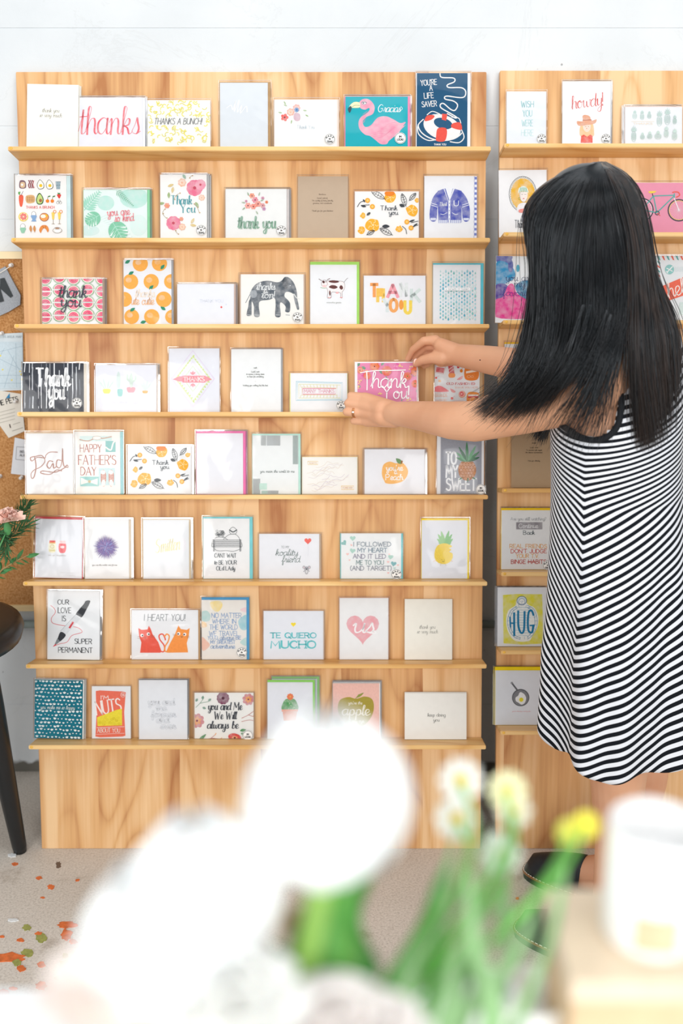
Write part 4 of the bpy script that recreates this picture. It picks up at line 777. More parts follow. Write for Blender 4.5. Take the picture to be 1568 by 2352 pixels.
def a(A):
    A.frame('H'); g = '~62a07c'
    for x, y, an, l in ((215, 480, -60, 60), (250, 520, -20, 70), (300, 480, 150, 60), (480, 520, 60, 60), (500, 470, -50, 60), (880, 600, -30, 60), (860, 560, 120, 70), (920, 760, 60, 60), (740, 900, -70, 30), (230, 700, 60, 40), (560, 600, 90, 40), (650, 470, 0, 50)): A.leaf(x, y, l, l * .5, an, g)
    for x, y, r_ in ((560, 480, 45), (690, 480, 50), (850, 750, 45), (300, 590, 40), (880, 880, 45), (250, 640, 30)): A.flower(x, y, r_, '~ee70b0', 'f4a0c8', 6, x, .35)
    for x, y, r_ in ((420, 480, 62), (910, 540, 60), (245, 525, 42)): A.rose(x, y, r_, '~f07a4c', '~f6915c', '7a4a50')
    for x, y, r_ in ((565, 535, 60), (815, 600, 50), (330, 590, 45), (905, 690, 45)): A.flower(x, y, r_, '~f2714f', 'f6c860', 8, x, .6); A.E(x, y, 7, 7, '5a4a56')
    q = random.Random(5)
    for x, y in ((310, 525), (240, 665), (860, 500), (480, 790), (830, 880), (210, 740), (870, 900), (730, 465)):
        for k in range(5): A.E(x + q.random() * 46 - 23, y + q.random() * 46 - 23, 8, 8, 'fbdf96', 0, 8)
    A.S([(250, 556), (420, 532), (600, 530), (790, 526)], 11, 'ffffff'); A.S([(325, 545), (330, 650), (328, 762)], 13, 'ffffff')
    A.T('hank', 595, 738, 190, 440, 'ffffff', 13, .04, con=.15); A.T('You!', 672, 868, 150, 320, 'ffffff', 13, .02, con=.15)
HELD = (uv(onb(890, 946, 0.052))[1], 0.052, 0.046)
HC = card('L', 4, (821, 834, 957), 'pink floral Thank You card being set down by both hands', a, 'f49ac0', ('f6f6f8', 6, 3, 2, 0), lift=HELD, rot=0.3)
def a(A):
    A.frame('O'); rd = 'd8434c'
    A.P([(335, 235), (525, 265), (500, 385), (320, 360)], '~' + rd); A.S([(318, 195), (310, 375), (500, 405), (555, 215)], 8, 'd98a76', False)
    A.P([(610, 185), (740, 170), (768, 400), (640, 400)], '~d64a50'); A.P([(632, 400), (770, 395), (768, 485), (640, 490)], 'f4a468', True); A.S([(620, 310), (745, 215)], 14, 'f8e4e0', False); A.S([(640, 375), (760, 280)], 10, 'f8e4e0', False)
    A.E(855, 245, 30, 28, rd); A.S([(800, 180), (850, 225)], 7, rd, False); A.E(930, 332, 36, 42, 'e88a34'); A.S([(965, 190), (945, 300)], 10, 'e88a34', False)
    A.P([(1040, 230), (1330, 300), (1310, 540), (1025, 530)], 'ea8a3c', True); A.P([(1040, 345), (1305, 295), (1300, 350), (1045, 395)], 'f8ecdc'); A.ring(1110, 470, 40, 25, 6, 'f8d8b0'); A.ring(1190, 470, 30, 22, 6, 'f8d8b0')
    A.P([(825, 535), (955, 450), (950, 520), (880, 550)], '~f0a0a0', True); A.E(325, 500, 26, 25, 'ee6a66'); A.S([(345, 478), (400, 452)], 5, 'e8938c', False); A.P([(380, 545), (440, 550), (440, 600), (380, 600)], 'f8c89a')
    A.P([(295, 730), (420, 690), (600, 790), (605, 830), (295, 830)], 'f2848a', True)
    for i in range(3): A.S([(300, 855 + i * 90), (600, 850 + i * 92)], 7, 'f3b9b4', False)
    A.T('BRANDE', 450, 960, 80, 290, 'f3c9b0', 8); A.T('WINE', 450, 1080, 70, 250, 'f3c9b0', 8); A.B(580, 1110, 640, 1190, 'ee8a88')
    A.T('AN', 622, 590, 32, 70, 'c9b8a0', 4, ser=True); A.T('OLD FASHION', 860, 665, 50, 560, rd, 11, ser=True, con=.5); A.T('ED', 1215, 665, 50, 80, rd, 11, ser=True, con=.5); A.T('THANK YOU NOTE', 1055, 750, 38, 560, 'f0a080', 5, ser=True, con=.5)
    A.P([(665, 755), (790, 820), (760, 855), (700, 840)], '~f09a98', True); A.E(945, 893, 84, 84, 'f0945c'); A.E(938, 887, 72, 72, 'fbf0e8'); A.flower(938, 887, 64, '~ee6a68', 'fbe6dc', 9); A.E(707, 993, 32, 31, 'f07068'); A.S([(730, 968), (780, 930)], 5, 'e8938c', False)
    A.P([(795, 1120), (965, 1090), (975, 1195), (830, 1235)], '~ee6466'); A.S([(755, 1055), (830, 1235), (990, 1195), (975, 1040), (755, 1055)], 7, 'f0b8b0', False)
    A.P([(1090, 860), (1335, 860), (1340, 990), (1330, 1140), (1085, 1140)], 'f3a050', True); A.B(1095, 900, 1335, 945, 'fbf2e8'); A.P([(1088, 945), (1335, 940), (1335, 980), (1088, 980)], 'd8434c'); A.E(1215, 1040, 78, 75, 'f8b070'); A.ring(1215, 1040, 78, 75, 7, 'fbe6d0')
card('L', 4, (998, 838, 1101), 'tall card of cocktail glasses and fruit reading OLD FASHIONED THANK YOU NOTE', a, 'eef1f4', ('c3a47e', 0, -1, 7, 0))
# shelf 5
def a(A):
    A.frame('C5'); c = 'b98a7c'
    A.S([(208, 232), (216, 290), (205, 350), (190, 362), (186, 335), (205, 312), (245, 292), (270, 258), (252, 226), (215, 230), (184, 238), (192, 258), (225, 236), (270, 240), (275, 225), (300, 205), (345, 205)], 7, c, con=.3)
    A.S([(318, 262), (295, 258), (282, 285), (298, 302), (318, 272), (322, 300), (338, 292)], 7, c, con=.3); A.S([(366, 255), (345, 252), (338, 285), (355, 300), (370, 270), (376, 182), (378, 260), (386, 290), (408, 296), (402, 282), (385, 300), (330, 325), (255, 318), (248, 332), (300, 338), (340, 312), (370, 318)], 7, c, con=.3)
card('L', 5, (60, 996, 168), 'white card with rose gold script Dad, fifth shelf far left', a, 'f7f7f8', ('dccbb4', 0, 3, 1, 0))
def a(A):
    A.frame('C5'); c = 'b8604f'; t_ = 'a9dad6'
    A.B(480, 108, 672, 140, 'd9ecea'); A.S([(480, 130), (530, 138), (580, 118), (620, 122), (670, 112)], 6, 'cda38c'); A.E(582, 120, 26, 11, 'fbf7f2'); A.ring(582, 120, 26, 11, 2, 'b99a8a')
    A.B(634, 138, 694, 204, '8fcac6'); A.S([(636, 176), (665, 192), (680, 150), (690, 140)], 9, 'fbf7f2'); A.B(480, 352, 592, 410, t_); A.B(592, 300, 690, 404, 'd2e8ea')
    A.T('HAPPY', 545, 205, 46, 128, c, 4.5, con=.4); A.T("FATHER'S", 583, 280, 56, 224, c, 4.5, con=.4); A.T('DAY', 530, 343, 48, 92, c, 4.5, con=.4)
    A.P([(484, 358), (535, 380), (586, 362), (584, 402), (535, 386), (484, 400)], 'fbf9f4'); A.E(536, 381, 9, 9, 'd9c9a0')
    for x, an in ((618, 5), (665, -5)): A.P([(x - 12, 325), (x + 6, 312), (x + 18, 340), (x + 14, 395), (x, 412), (x - 12, 385)], 'cf8a78', True); A.E(x + 2, 390, 12, 20, 'fbf7f2', an); [A.S([(x - 8, 335 + k * 9), (x + 13, 333 + k * 9)], 2.5, 'fbf7f2', False) for k in range(5)]; A.E(x, 326, 14, 13, 'fbf7f2')
card('L', 5, (172, 991, 276), "HAPPY FATHER'S DAY card with bow tie and shoes", a, 'fbfaf6', ('9ed2d6', 0, 0, 7, 5))
card('L', 5, (293, 1025, 439), 'yellow flower card reading Thank you on the fifth shelf', lambda A: flowers_card(A.frame('C5'), G(.868, 225, -560)), 'f8f9fa', ('e6d6cc', 1, 1, 1, 0), behind=1, group='yellow flower thank you cards')
def a(A): A.frame('C5'); A.T('happy', 1330, 270, 16, 80, 'f6f1f6', 2); A.T('day', 1355, 300, 16, 50, 'f6f1f6', 2)
card('L', 5, (451, 995, 558), 'blank looking white card with bright pink envelope', a, 'f5f6fb', ('ee7cb2', 1, 5, 6, 0), behind=1)
def a(A):
    A.frame('C6'); d = '4a5a5c'
    def hat(x0, y0, x1, y1, c, st=10):
        y = y0
        while y < y1:
            x = x0
            while x < x1: A.S([(x, y), (x + st * .5, y + st * .6), (x + st, y)], 2, c, False, up=False); x += st
            y += st * .62
        A.up()
    hat(155, 104, 182, 165, d); hat(190, 104, 225, 165, '5c6a70'); hat(230, 104, 262, 160, '3c4a50'); hat(346, 104, 376, 275, '55786f', 8); hat(104, 365, 144, 462, '55605c', 9); hat(158, 436, 190, 462, '6fb09a', 9); hat(195, 436, 250, 462, d, 9)
    A.B(144, 392, 190, 430, 'cdeae0'); A.T('you mean the world to me', 252, 328, 16, 206, '8a9290', 1.8, .1)
card('L', 5, (580, 1000, 685), 'card with black and green patterned strips reading you mean the world to me', a, 'f6f9f9', ('bfe6da', 1, 4, 5, 0))
def a(A):
    A.frame('C6'); c = 'e3d7da'; q = random.Random(11)
    for k in range(14):
        x, y = 430 + q.random() * 120, 290 + k * 11; p = []
        for i in range(9): p.append((x + i * 17, y + math.sin(i * 1.1 + k) * 16 * q.random() - i * 4 + q.random() * 8))
        A.S([(min(706, a_), min(440, max(255, b_))) for a_, b_ in p], 2, q.choice([c, 'd9ccd8', 'e9dccf']))
    A.S([(436, 260), (496, 260), (496, 280), (436, 280), (436, 260)], 3, 'f2d8a0', False); A.T('ALWAYS', 466, 275, 9, 46, 'ecc9a0', 1.5); A.S([(637, 408), (711, 408), (711, 430), (637, 430), (637, 408)], 3, 'f2d08a', False); A.T('FOREVER', 674, 424, 9, 58, 'e8b880', 1.5)
card('L', 5, (694, 1050, 820), 'pale landscape card with a tangle of fine looping lines', a, 'fbfaf6', ('f4efc0', 1, 1, 1, 1))
def a(A):
    A.frame('C6'); A.P([(880, 320), (890, 280), (925, 262), (965, 272), (1005, 270), (1035, 310), (1030, 350), (1000, 382), (950, 395), (905, 392), (893, 375), (882, 350)], 'fbc272', True)
    A.leaf(1000, 275, 48, 26, 222, '7aa070'); A.P([(992, 268), (1000, 252), (1006, 262), (998, 276)], 'a86a30')
    A.T("you're", 955, 316, 34, 100, 'ffffff', 4.2); A.T('a', 962, 336, 28, 16, 'ffffff', 4.2); A.T('Peach', 955, 372, 34, 104, 'ffffff', 4.2)
card('L', 5, (837, 1032, 975), "white card with orange peach reading You're a Peach", a, 'f7f8fc', ('b9a08e', 3, 0, 1, 4), behind=1)
def a(A):
    A.frame('C6'); A.B(1232, 60, 1478, 456, 'a3a6b0')
    A.T('TO', 1296, 276, 70, 60, 'f4f6f8', 12); A.T('MY', 1300, 356, 70, 68, 'f4f6f8', 10); A.T('SWEET', 1356, 434, 70, 178, 'f4f6f8', 9.5)
    A.E(1392, 312, 54, 64, 'b06a28', 0, 26)
    for i in range(6):
        for j in range(7):
            x = 1346 + i * 18 + (j % 2) * 9; y = 262 + j * 17
            if ((x - 1392) / 48) ** 2 + ((y - 312) / 58) ** 2 < 1: A.P([(x, y - 9), (x + 8, y), (x, y + 9), (x - 8, y)], '~e0923e'); A.E(x, y, 2.5, 2.5, '7a4420')
    for i in range(7): A.leaf(1392, 262, 70 + i * 8, 18, (-160, -20, -140, -40, -120, -62, -92)[i], ['4a8a5c', '2f6a46', '6aa87a'][i % 3])
    for x, an in ((1345, 150), (1440, 20), (1400, 95)): A.leaf(1392 + (x - 1392) * .6, 358, 26, 8, an, '3f7a50')
card('L', 5, (1003, 985, 1111), 'grey card reading TO MY SWEET with painted pineapple', a, 'fafafb', ('b98a60', 0, 0, 2, 0), badge=BD(1104, 1124, 12, 'LO'))
# shelf 6
def a(A):
    A.frame('C5')
    A.P([(290, 752), (328, 752), (326, 808), (289, 808)], 'fbf6e0', True); A.B(291, 740, 327, 753, 'f0665e'); A.B(290, 752, 327, 758, 'f6c070'); A.ring(308, 776, 11, 11, 3, 'e8d890'); A.B(290, 794, 326, 806, 'f0e6b0')
    A.P([(350, 757), (389, 757), (386, 808), (352, 808)], 'f47a80', True); A.B(352, 740, 388, 757, 'fbdcdc'); A.E(369, 778, 12, 8, 'fbeeee'); A.T('we go together', 338, 832, 9, 106, 'c9c4c4', 1.4, .1); A.T('BENJUVENTA', 414, 935, 6, 112, 'dcdcdc', 1); A.T('paper goods', 412, 948, 5, 70, 'dcdcdc', 1)
card('L', 6, (79, 1194, 187), 'card with tiny mustard and jam jars and red envelope', a, 'f4f6fb', ('d4585c', 1, 5, 3, 0), rot=-1.6)
def a(A):
    A.frame('C5'); q = random.Random(8)
    for i in range(110):
        an = 2 * math.pi * i / 110 + q.random() * .04; l = 66 + q.random() * 20; c = ['5a58a8', '7a4a98', '6f6ab8', '8a4a86'][i % 4]; A.P([(635 + 4 * math.cos(an + 1.5), 777 + 4 * math.sin(an + 1.5)), (635 + l * math.cos(an), 777 + l * .94 * math.sin(an)), (635 - 4 * math.cos(an + 1.5), 777 - 4 * math.sin(an + 1.5))], c)
    for i in range(60): an = q.random() * 6.28; r_ = q.random() * 30; l = 18; A.S([(635 + r_ * math.cos(an), 777 + r_ * math.sin(an)), (635 + (r_ + l) * math.cos(an), 777 + (r_ + l) * math.sin(an))], 2.2, q.choice(['8aa0d8', 'a070b0', '5a58a8']), False, up=(i % 10 == 0))
    A.T('you are the urchin one for me', 628, 886, 9, 150, 'a9a4a0', 1.5)
card('L', 6, (195, 1192, 296), 'white card with spiky purple sea urchin', a, 'fafafa', ('d5c4ac', 2, 0, 5, 0), behind=1)
def a(A): A.frame('C5'); A.heart(1010, 790, 110, 'f6f4f8'); A.T('Smitten', 1005, 800, 80, 150, 'f5eeb8', 5, .25, con=.5, rot=-8)
card('L', 6, (329, 1194, 434), 'nearly white card with faint yellow script Smitten', a, 'f6f8fb', ('d9c6a6', 2, 2, 4, 0), behind=1)
def a(A):
    A.frame('C5'); d = '55595c'; q = random.Random(6)
    A.E(1322, 690, 30, 24, 'fafafa')
    for i in range(22): A.ring(1322 + q.random() * 48 - 24, 690 + q.random() * 38 - 19, 6, 6, 2, d)
    A.S([(1378, 672), (1398, 655), (1420, 672), (1414, 695), (1384, 695), (1378, 672)], 2.2, d); A.S([(1378, 672), (1398, 684), (1420, 672)], 7, '6a6e70'); A.S([(1290, 722), (1310, 714), (1345, 716)], 2.2, d); A.S([(1340, 728), (1365, 706), (1385, 698), (1412, 698), (1432, 715), (1438, 730)], 2.2, d); A.S([(1345, 716), (1365, 730)], 2.2, d)
    for y in (732, 744, 756, 768): A.S([(1274, y), (1446, y)], 2.4, d, False); A.S([(1274, y + 7), (1446, y + 7)], 1.6, d, False)
    for x in (1282, 1440): A.S([(x, 730), (x, 800)], 4, d, False); A.S([(x + 6, 730), (x + 6, 800)], 2, d, False)
    A.S([(1272, 748), (1270, 772), (1286, 772)], 2, d); A.S([(1450, 748), (1452, 772), (1436, 772)], 2, d); A.S([(1286, 786), (1310, 798), (1355, 796), (1400, 800), (1438, 788)], 2.2, d)
    A.T('CANT WAIT', 1352, 838, 24, 130, '5a6268', 3.2, con=.3, wob=.8); A.T('to BE YOUR', 1352, 878, 24, 134, '5a6268', 3.2, con=.3, wob=.8); A.T('OLd LAdy', 1354, 914, 24, 112, '5a6268', 3.2, con=.3, wob=.8)
card('L', 6, (467, 1191, 573), 'card with old couple on bench and aqua envelope', a, 'fafafa', ('83d3d8', 1, 4, 7, 0))
def a(A):
    A.frame('C6'); A.heart(436, 738, 21, 'f4776c'); A.T('TO MY', 300, 782, 14, 46, '8f9698', 1.5); A.T('koality', 308, 826, 38, 135, '7a8a86', 2.8, .15); A.T('friend', 333, 866, 38, 110, '7a8a86', 2.8, .15)
    g = '~b2b2ba'; A.E(428, 922, 11, 17, g); A.E(428, 904, 16, 13, g); A.E(412, 896, 9, 10, g); A.E(444, 896, 9, 10, g); A.E(412, 897, 4, 5, 'e6cfd4'); A.E(444, 897, 4, 5, 'e6cfd4'); A.E(428, 907, 3.5, 5, '55555c'); A.E(421, 901, 1.8, 1.8, '33333a'); A.E(435, 901, 1.8, 1.8, '33333a'); A.E(428, 922, 6, 10, 'e4e4e8'); A.S([(418, 915), (410, 922)], 4, 'b2b2ba', False); A.S([(438, 915), (445, 920)], 4, 'b2b2ba', False); A.S([(436, 757), (438, 800), (436, 830)], .9, 'd8d8dc')
card('L', 6, (595, 1226, 733), 'card reading TO MY koality friend with small koala and red heart', a, 'f6f7fb', ('bda894', 1, 0, 4, 3))
def a(A):
    A.frame('C6'); q = random.Random(1)
    for x, y, r_, c, ro in ((705, 722, 17, 'b9dcd0', 0), (653, 750, 17, '9cc8c4', -40), (704, 797, 17, 'b9dcd0', 10), (932, 834, 16, 'b9dcd0', 10), (950, 875, 17, '8cc0c4', 10), (674, 817, 9, 'f8cdc8', 0), (697, 763, 7, 'f8cdc8', 20), (917, 864, 8, 'f8cdc8', 10), (976, 883, 7, 'f8cdc8', 0), (686, 853, 6, 'f8cdc8', 0), (918, 930, 7, 'f8cdc8', 0), (924, 818, 6, 'f8cdc8', 0), (956, 902, 8, 'c9e0da', 0)): A.heart(x, y, r_, c, ro)
    for t, x, y, W, c in (('I FOLLOWED', 822, 770, 225, 'aab3bb'), ('MY HEART', 822, 806, 176, 'a3b1bc'), ('AND IT LED', 805, 843, 196, 'b0aebc'), ('ME TO YOU', 808, 880, 164, 'a9b9ba'), ('(AND TARGET)', 814, 914, 246, 'b0b3bc')): A.T(t, x, y, 25, W, c, 5)
card('L', 6, (783, 1225, 921), 'card reading I FOLLOWED MY HEART in grey capitals with green and pink hearts', a, 'f8fafa', ('7acdd2', 2, 0, 4, 4), badge=BD(910, 1319, 12))
def a(A):
    A.frame('C6')
    for i, (an, l) in enumerate(((-155, 42), (-25, 42), (-140, 62), (-40, 62), (-122, 80), (-58, 80), (-105, 90), (-75, 92))): A.leaf(1258, 765, l, 20, an, '8fcb8a' if i % 2 else 'a5d69a')
    A.P([(1222, 760), (1258, 752), (1290, 762), (1300, 772), (1284, 782), (1296, 790), (1284, 804), (1302, 812), (1304, 838), (1290, 862), (1262, 876), (1225, 872), (1200, 850), (1195, 815), (1204, 780)], 'fbe062', True)
    for i in range(4): A.S([(1208 + i * 14, 770 + i * 6), (1270 + i * 8, 755 + i * 18)], 1.3, 'f0c84c', False); A.S([(1200, 790 + i * 22), (1240, 860 + i * 4)], 1.3, 'f0c84c', False)
    for x in (1240, 1256): A.E(x, 850, 2, 1.5, '5a4a3a')
    A.S([(1243, 858), (1248, 864), (1254, 858)], 1.8, '5a4a3a'); A.S([(1200, 855), (1188, 862)], 1.6, 'e89a70', False); A.S([(1296, 858), (1306, 862)], 1.6, 'e89a70', False); A.S([(1235, 876), (1232, 885)], 1.4, 'c9a070', False); A.S([(1262, 878), (1266, 886)], 1.4, 'c9a070', False)
card('L', 6, (968, 1195, 1073), 'card with smiling yellow pineapple slice and yellow envelope', a, 'f3f5fb', ('fbe02e', 1, 4, 4, 1))
# shelf 7
def a(A):
    A.frame('C7'); d = '33363c'
    A.S([(300, 162), (322, 180), (328, 205), (305, 240), (318, 270), (400, 285), (460, 292), (490, 320), (430, 340), (400, 380), (355, 392), (318, 408)], 3, 'e0525a')
    A.P([(452, 212), (500, 150), (508, 134), (530, 128), (537, 138), (520, 175), (486, 232)], d, True); A.S([(462, 195), (505, 132)], 3, 'e8eaec', False); A.P([(452, 214), (486, 232), (392, 340), (358, 318)], 'e8ebee'); A.S([(452, 214), (358, 318)], 1.6, '9aa0a4', False); A.P([(362, 320), (392, 338), (370, 368), (340, 385), (345, 355)], d, True); A.P([(342, 358), (358, 378), (330, 400), (325, 395)], '8a9094'); A.P([(330, 392), (336, 398), (314, 410)], 'e0525a'); A.P([(432, 256), (442, 262), (418, 300), (408, 294)], 'd8434c')
    A.T('OUR', 376, 155, 28, 66, d, 4, con=.3); A.T('LOVE', 384, 206, 32, 78, d, 4, con=.3); A.T('IS', 380, 255, 32, 22, d, 4, con=.3); A.T('SUPER', 497, 390, 30, 102, d, 4, con=.3); A.T('PERMANENT', 450, 443, 30, 204, d, 4, con=.3)
card('L', 7, (108, 1358, 228), 'large card with black marker pen reading OUR LOVE IS SUPER PERMANENT', a, 'f7f9fb', None, behind=2, bdx=1.5, rot=-0.8)
def a(A):
    A.frame('C7'); r1, r2 = 'f0614c', 'fba04c'; A.T('I HEART YOU!', 987, 250, 38, 246, '5a6068', 3, .08)
    A.S([(952, 430), (982, 435), (985, 400), (960, 365), (955, 338), (975, 330), (988, 350), (992, 365)], 8, r1); A.S([(1020, 430), (992, 435), (990, 405), (1008, 375), (1015, 342), (1000, 330), (988, 345)], 8, r2)
    A.P([(830, 294), (850, 305), (885, 302), (893, 280), (905, 300), (915, 330), (950, 380), (968, 432), (962, 442), (840, 442), (848, 380), (835, 345)], r1, False); A.P([(1138, 294), (1120, 305), (1085, 300), (1070, 278), (1062, 300), (1050, 330), (1020, 385), (998, 432), (1002, 442), (1128, 440), (1120, 385), (1132, 345)], r2, False)
    for x, y in ((852, 338), (890, 330), (1072, 328), (1108, 332)): A.E(x, y, 10, 10, 'fdfdfb'); A.E(x + (3 if x < 1000 else -3), y + 1, 5, 5, '3a3030')
    for p in ([(866, 345), (872, 355), (876, 345)], [(1086, 342), (1090, 352), (1096, 342)]): A.S(p, 2, '5a3028')
    for x0, x1, y in ((826, 840, 345), (824, 840, 355), (905, 928, 338), (905, 930, 346), (1036, 1050, 330), (1038, 1052, 338), (1120, 1138, 342), (1120, 1138, 350)): A.S([(x0, y), (x1, y + 2)], 1.5, '8a5a4a', False)
card('L', 7, (302, 1401, 455), 'card with red cat and orange cat whose tails form a heart, I HEART YOU', a, 'f8f9fb', ('c49e74', 0, 0, 4, 5))
def a(A):
    A.frame('C7'); b_ = '~9ab4d8'
    A.P([(1262, 140), (1320, 132), (1335, 160), (1310, 195), (1280, 185)], '~fbe49a', True); A.P([(1210, 200), (1240, 190), (1262, 215), (1255, 250), (1215, 250)], '~bfe0dc', True); A.P([(1430, 250), (1470, 215), (1480, 230), (1480, 300), (1445, 300)], '~a9d6de', True); A.P([(1210, 255), (1235, 262), (1240, 285), (1212, 290)], '~fbd8a8', True); A.P([(1210, 350), (1240, 370), (1258, 400), (1215, 430)], '~f8c4ac', True); A.P([(1440, 185), (1475, 170), (1478, 200)], '~fbd8dc', True); A.P([(1440, 380), (1478, 350), (1478, 400)], '~bfe0dc', True)
    for t, x, y, W, k in (('NO MATTER', 1359, 232, 178, 28), ('WHERE IN', 1345, 266, 142, 26), ('THE WORLD', 1341, 302, 168, 28), ('WE TRAVEL', 1344, 340, 178, 28), ('MY GREATEST', 1336, 388, 148, 20)): A.T(t, x, y, k, W, b_, 4, wob=.5)
    A.T("YOU'LL", 1280, 362, 20, 66, b_, 3.5); A.T('always', 1361, 364, 26, 86, b_, 4, .1); A.T('BE', 1430, 362, 20, 30, b_, 3.5); A.T('adventure', 1335, 416, 26, 148, b_, 4, .1)
card('L', 7, (463, 1378, 566), 'card reading NO MATTER WHERE IN THE WORLD WE TRAVEL with blue envelope', a, 'f7f3ec', ('4e9ccb', 0, 6, 6, 0), badge=BD(555, 1498, 12))
def a(A): A.frame('C8'); A.heart(349, 272, 15, 'fbe23c'); A.T('TE QUIERO', 349, 353, 30, 272, '5cc6cc', 7, ser=True, con=.35); A.T('MUCHO', 348, 414, 42, 268, '6cccd0', 11, ser=True, con=.35)
card('L', 7, (605, 1403, 742), 'card with teal slab lettering TE QUIERO MUCHO', a, 'f3f5fb', ('cdbcae', 0, 0, 2, 3))
def a(A): A.frame('C8'); A.heart(765, 292, 98, '~f6b0b8'); A.T('us', 768, 322, 96, 132, 'fdfdfd', 10, .15, con=.2); A.S([(805, 322), (828, 325), (845, 322)], 8, 'fdfdfd')
card('L', 7, (780, 1374, 891), 'card with large pink heart reading us', a, 'fafafa', ('eddbd8', 1, 1, 1, 0))
def a(A): A.frame('C8'); A.T('thank you', 1152, 298, 22, 96, '8b8a85', 1.6, .15, con=.4); A.T('so very much', 1152, 326, 22, 126, '8b8a85', 1.6, .15, con=.4)
card('L', 7, (929, 1376, 1038), 'cream unsleeved thank you so very much card, seventh shelf at right', a, 'f6f4ea', None, False, 1, bdx=1)
# shelf 8
def a(A):
    A.frame('C7'); q = random.Random(12)
    for i in range(13):
        for j in range(16):
            x = 208 + i * 23 + (j % 2) * 11 + q.random() * 5; y = 615 + j * 22 + q.random() * 7
            if 755 < y < 788 and 245 < x < 450: continue
            s_ = q.choice([7, 9, 12]); ro = q.random() * 30 - 15
            for an in ((-130, -90, -50) if s_ > 8 else (-120, -60)): A.leaf(x, y + s_ * .5, s_ * 1.15, s_ * .5, an + ro, 'eef6f6')
    A.T('you make me so happy', 346, 780, 22, 205, 'cfdcdc', 2, .2)
card('L', 8, (78, 1563, 188), 'teal card covered in tiny white leaves, bottom shelf far left', a, '0f7f93', ('f6f4ee', 0, 1, 3, 0), behind=1, rot=-1.2)
def a(A):
    A.frame('C7'); c = 'f2785e'
    A.P([(575, 672), (600, 668), (740, 675), (755, 680), (745, 800), (752, 940), (735, 945), (600, 950), (572, 945), (578, 820)], c, False)
    A.T("I'M", 628, 722, 22, 46, 'fbf4ee', 3.5); A.T('NUTS', 655, 805, 80, 150, 'fdf8f2', 8, rot=-8, con=.2); A.P([(582, 830), (700, 785), (732, 778), (732, 878), (585, 882)], 'f4e23c')
    q = random.Random(3)
    for i in range(26): A.ring(592 + q.random() * 132, 828 + q.random() * 46, 7, 5, 1.6, 'e0c820', q.random() * 90)
    A.S([(580, 892), (745, 886)], 2.5, 'fbf4ee', False); A.T('ABOUT YOU', 652, 920, 24, 134, 'fbf0e6', 3, con=.2); A.S([(578, 932), (745, 925)], 2, 'fbf4ee', False); A.ring(738, 694, 13, 15, 2, 'fbf4ee'); A.T('5$', 738, 700, 12, 14, 'fbf4ee', 2)
card('L', 8, (211, 1576, 300), "small card with coral peanut bag reading I'M NUTS ABOUT YOU", a, 'f7f9fb', None)
def a(A):
    A.frame('C7')
    for t, x, y, W in (('you and', 968, 755, 158), ('me', 968, 790, 60), ('forever', 980, 828, 148), ('and', 976, 862, 76), ('ever', 1008, 898, 92)): A.T(t, x, y, 36, W, 'b9bec6', 7.5); A.T(t, x, y, 36, W, 'f4f6fa', 4.5)
card('L', 8, (319, 1562, 430), 'white card with outlined lettering you and me forever and ever', a, 'f4f6fa', None, behind=2, bdx=1)
def a(A):
    A.frame('C7'); A.flower(1338, 715, 38, '~8a4a66', '5a2c3c', 11, 5, .5)
    for x, y, r_ in ((1182, 850, 44), (1490, 722, 36)): A.flower(x, y, r_, '~d98a90', 'a85070', 8, 15, .45); A.flower(x, y, r_ * .6, '~f3a860', '8a4a66', 6, 40, .4)
    for p in ([(1222, 715), (1200, 745), (1175, 770)], [(1252, 735), (1225, 740), (1200, 745)]): A.S(p, 2.5, '7aa088')
    for x, y, an in ((1215, 722, -80), (1250, 732, -40), (1215, 770, 20), (1175, 735, -60)): A.leaf(x, y, 22, 15, an, '~6f9a84')
    for p in ([(1450, 835), (1490, 815), (1525, 790)], [(1490, 815), (1520, 825)], [(1450, 855), (1500, 845), (1530, 855)], [(1225, 968), (1270, 955), (1325, 962)], [(1265, 955), (1290, 935)]): A.S(p, 3, '~c96a60'); A.S([p[-1], (p[-1][0] + 6, p[-1][1] - 10)], 4, 'f3a860', False)
    A.leaf(1190, 972, 62, 18, -42, '~5a9a62'); A.leaf(1440, 910, 36, 18, -10, '~4f9a5c'); A.leaf(1445, 925, 44, 18, 20, '~4f9a5c'); A.E(1408, 950, 40, 24, '~e0453c', 12); A.E(1408, 952, 17, 10, '~f6a050'); A.E(1408, 952, 7, 5, '7a2c30')
    A.T('you and Me', 1350, 785, 44, 205, '4a4e56', 6, .1, con=.6); A.T('We Will', 1352, 840, 44, 134, '4a4e56', 6, .1, con=.6); A.T('always be', 1336, 897, 44, 188, '4a4e56', 6, .1, con=.6)
card('L', 8, (447, 1591, 582), 'floral card reading you and Me We Will always be', a, 'fbfaf6', ('cbb49c', 2, 0, 1, 2), badge=BD(569, 1689, 12, 'LO'))
def a(A):
    A.frame('C8'); A.P([(283, 785), (288, 740), (310, 718), (350, 718), (370, 742), (374, 785)], '~58a860', True); q = random.Random(2)
    for i in range(22): A.E(295 + q.random() * 70, 728 + q.random() * 55, 2.2, 2.2, 'cfe8c0', 0, 8)
    A.flower(330, 706, 20, 'f28a5c', 'fbc060', 8); A.P([(278, 782), (378, 782), (376, 796), (280, 796)], 'f3b09a'); A.P([(285, 797), (372, 797), (364, 850), (292, 850)], '~f3b09a')
card('L', 8, (614, 1567, 718), 'card with round green cactus in pink pot and lime envelopes', a, 'f3f5fb', ('96d86a', 0, 5, 5, 0), behind=1, bdx=10, bdy=7)
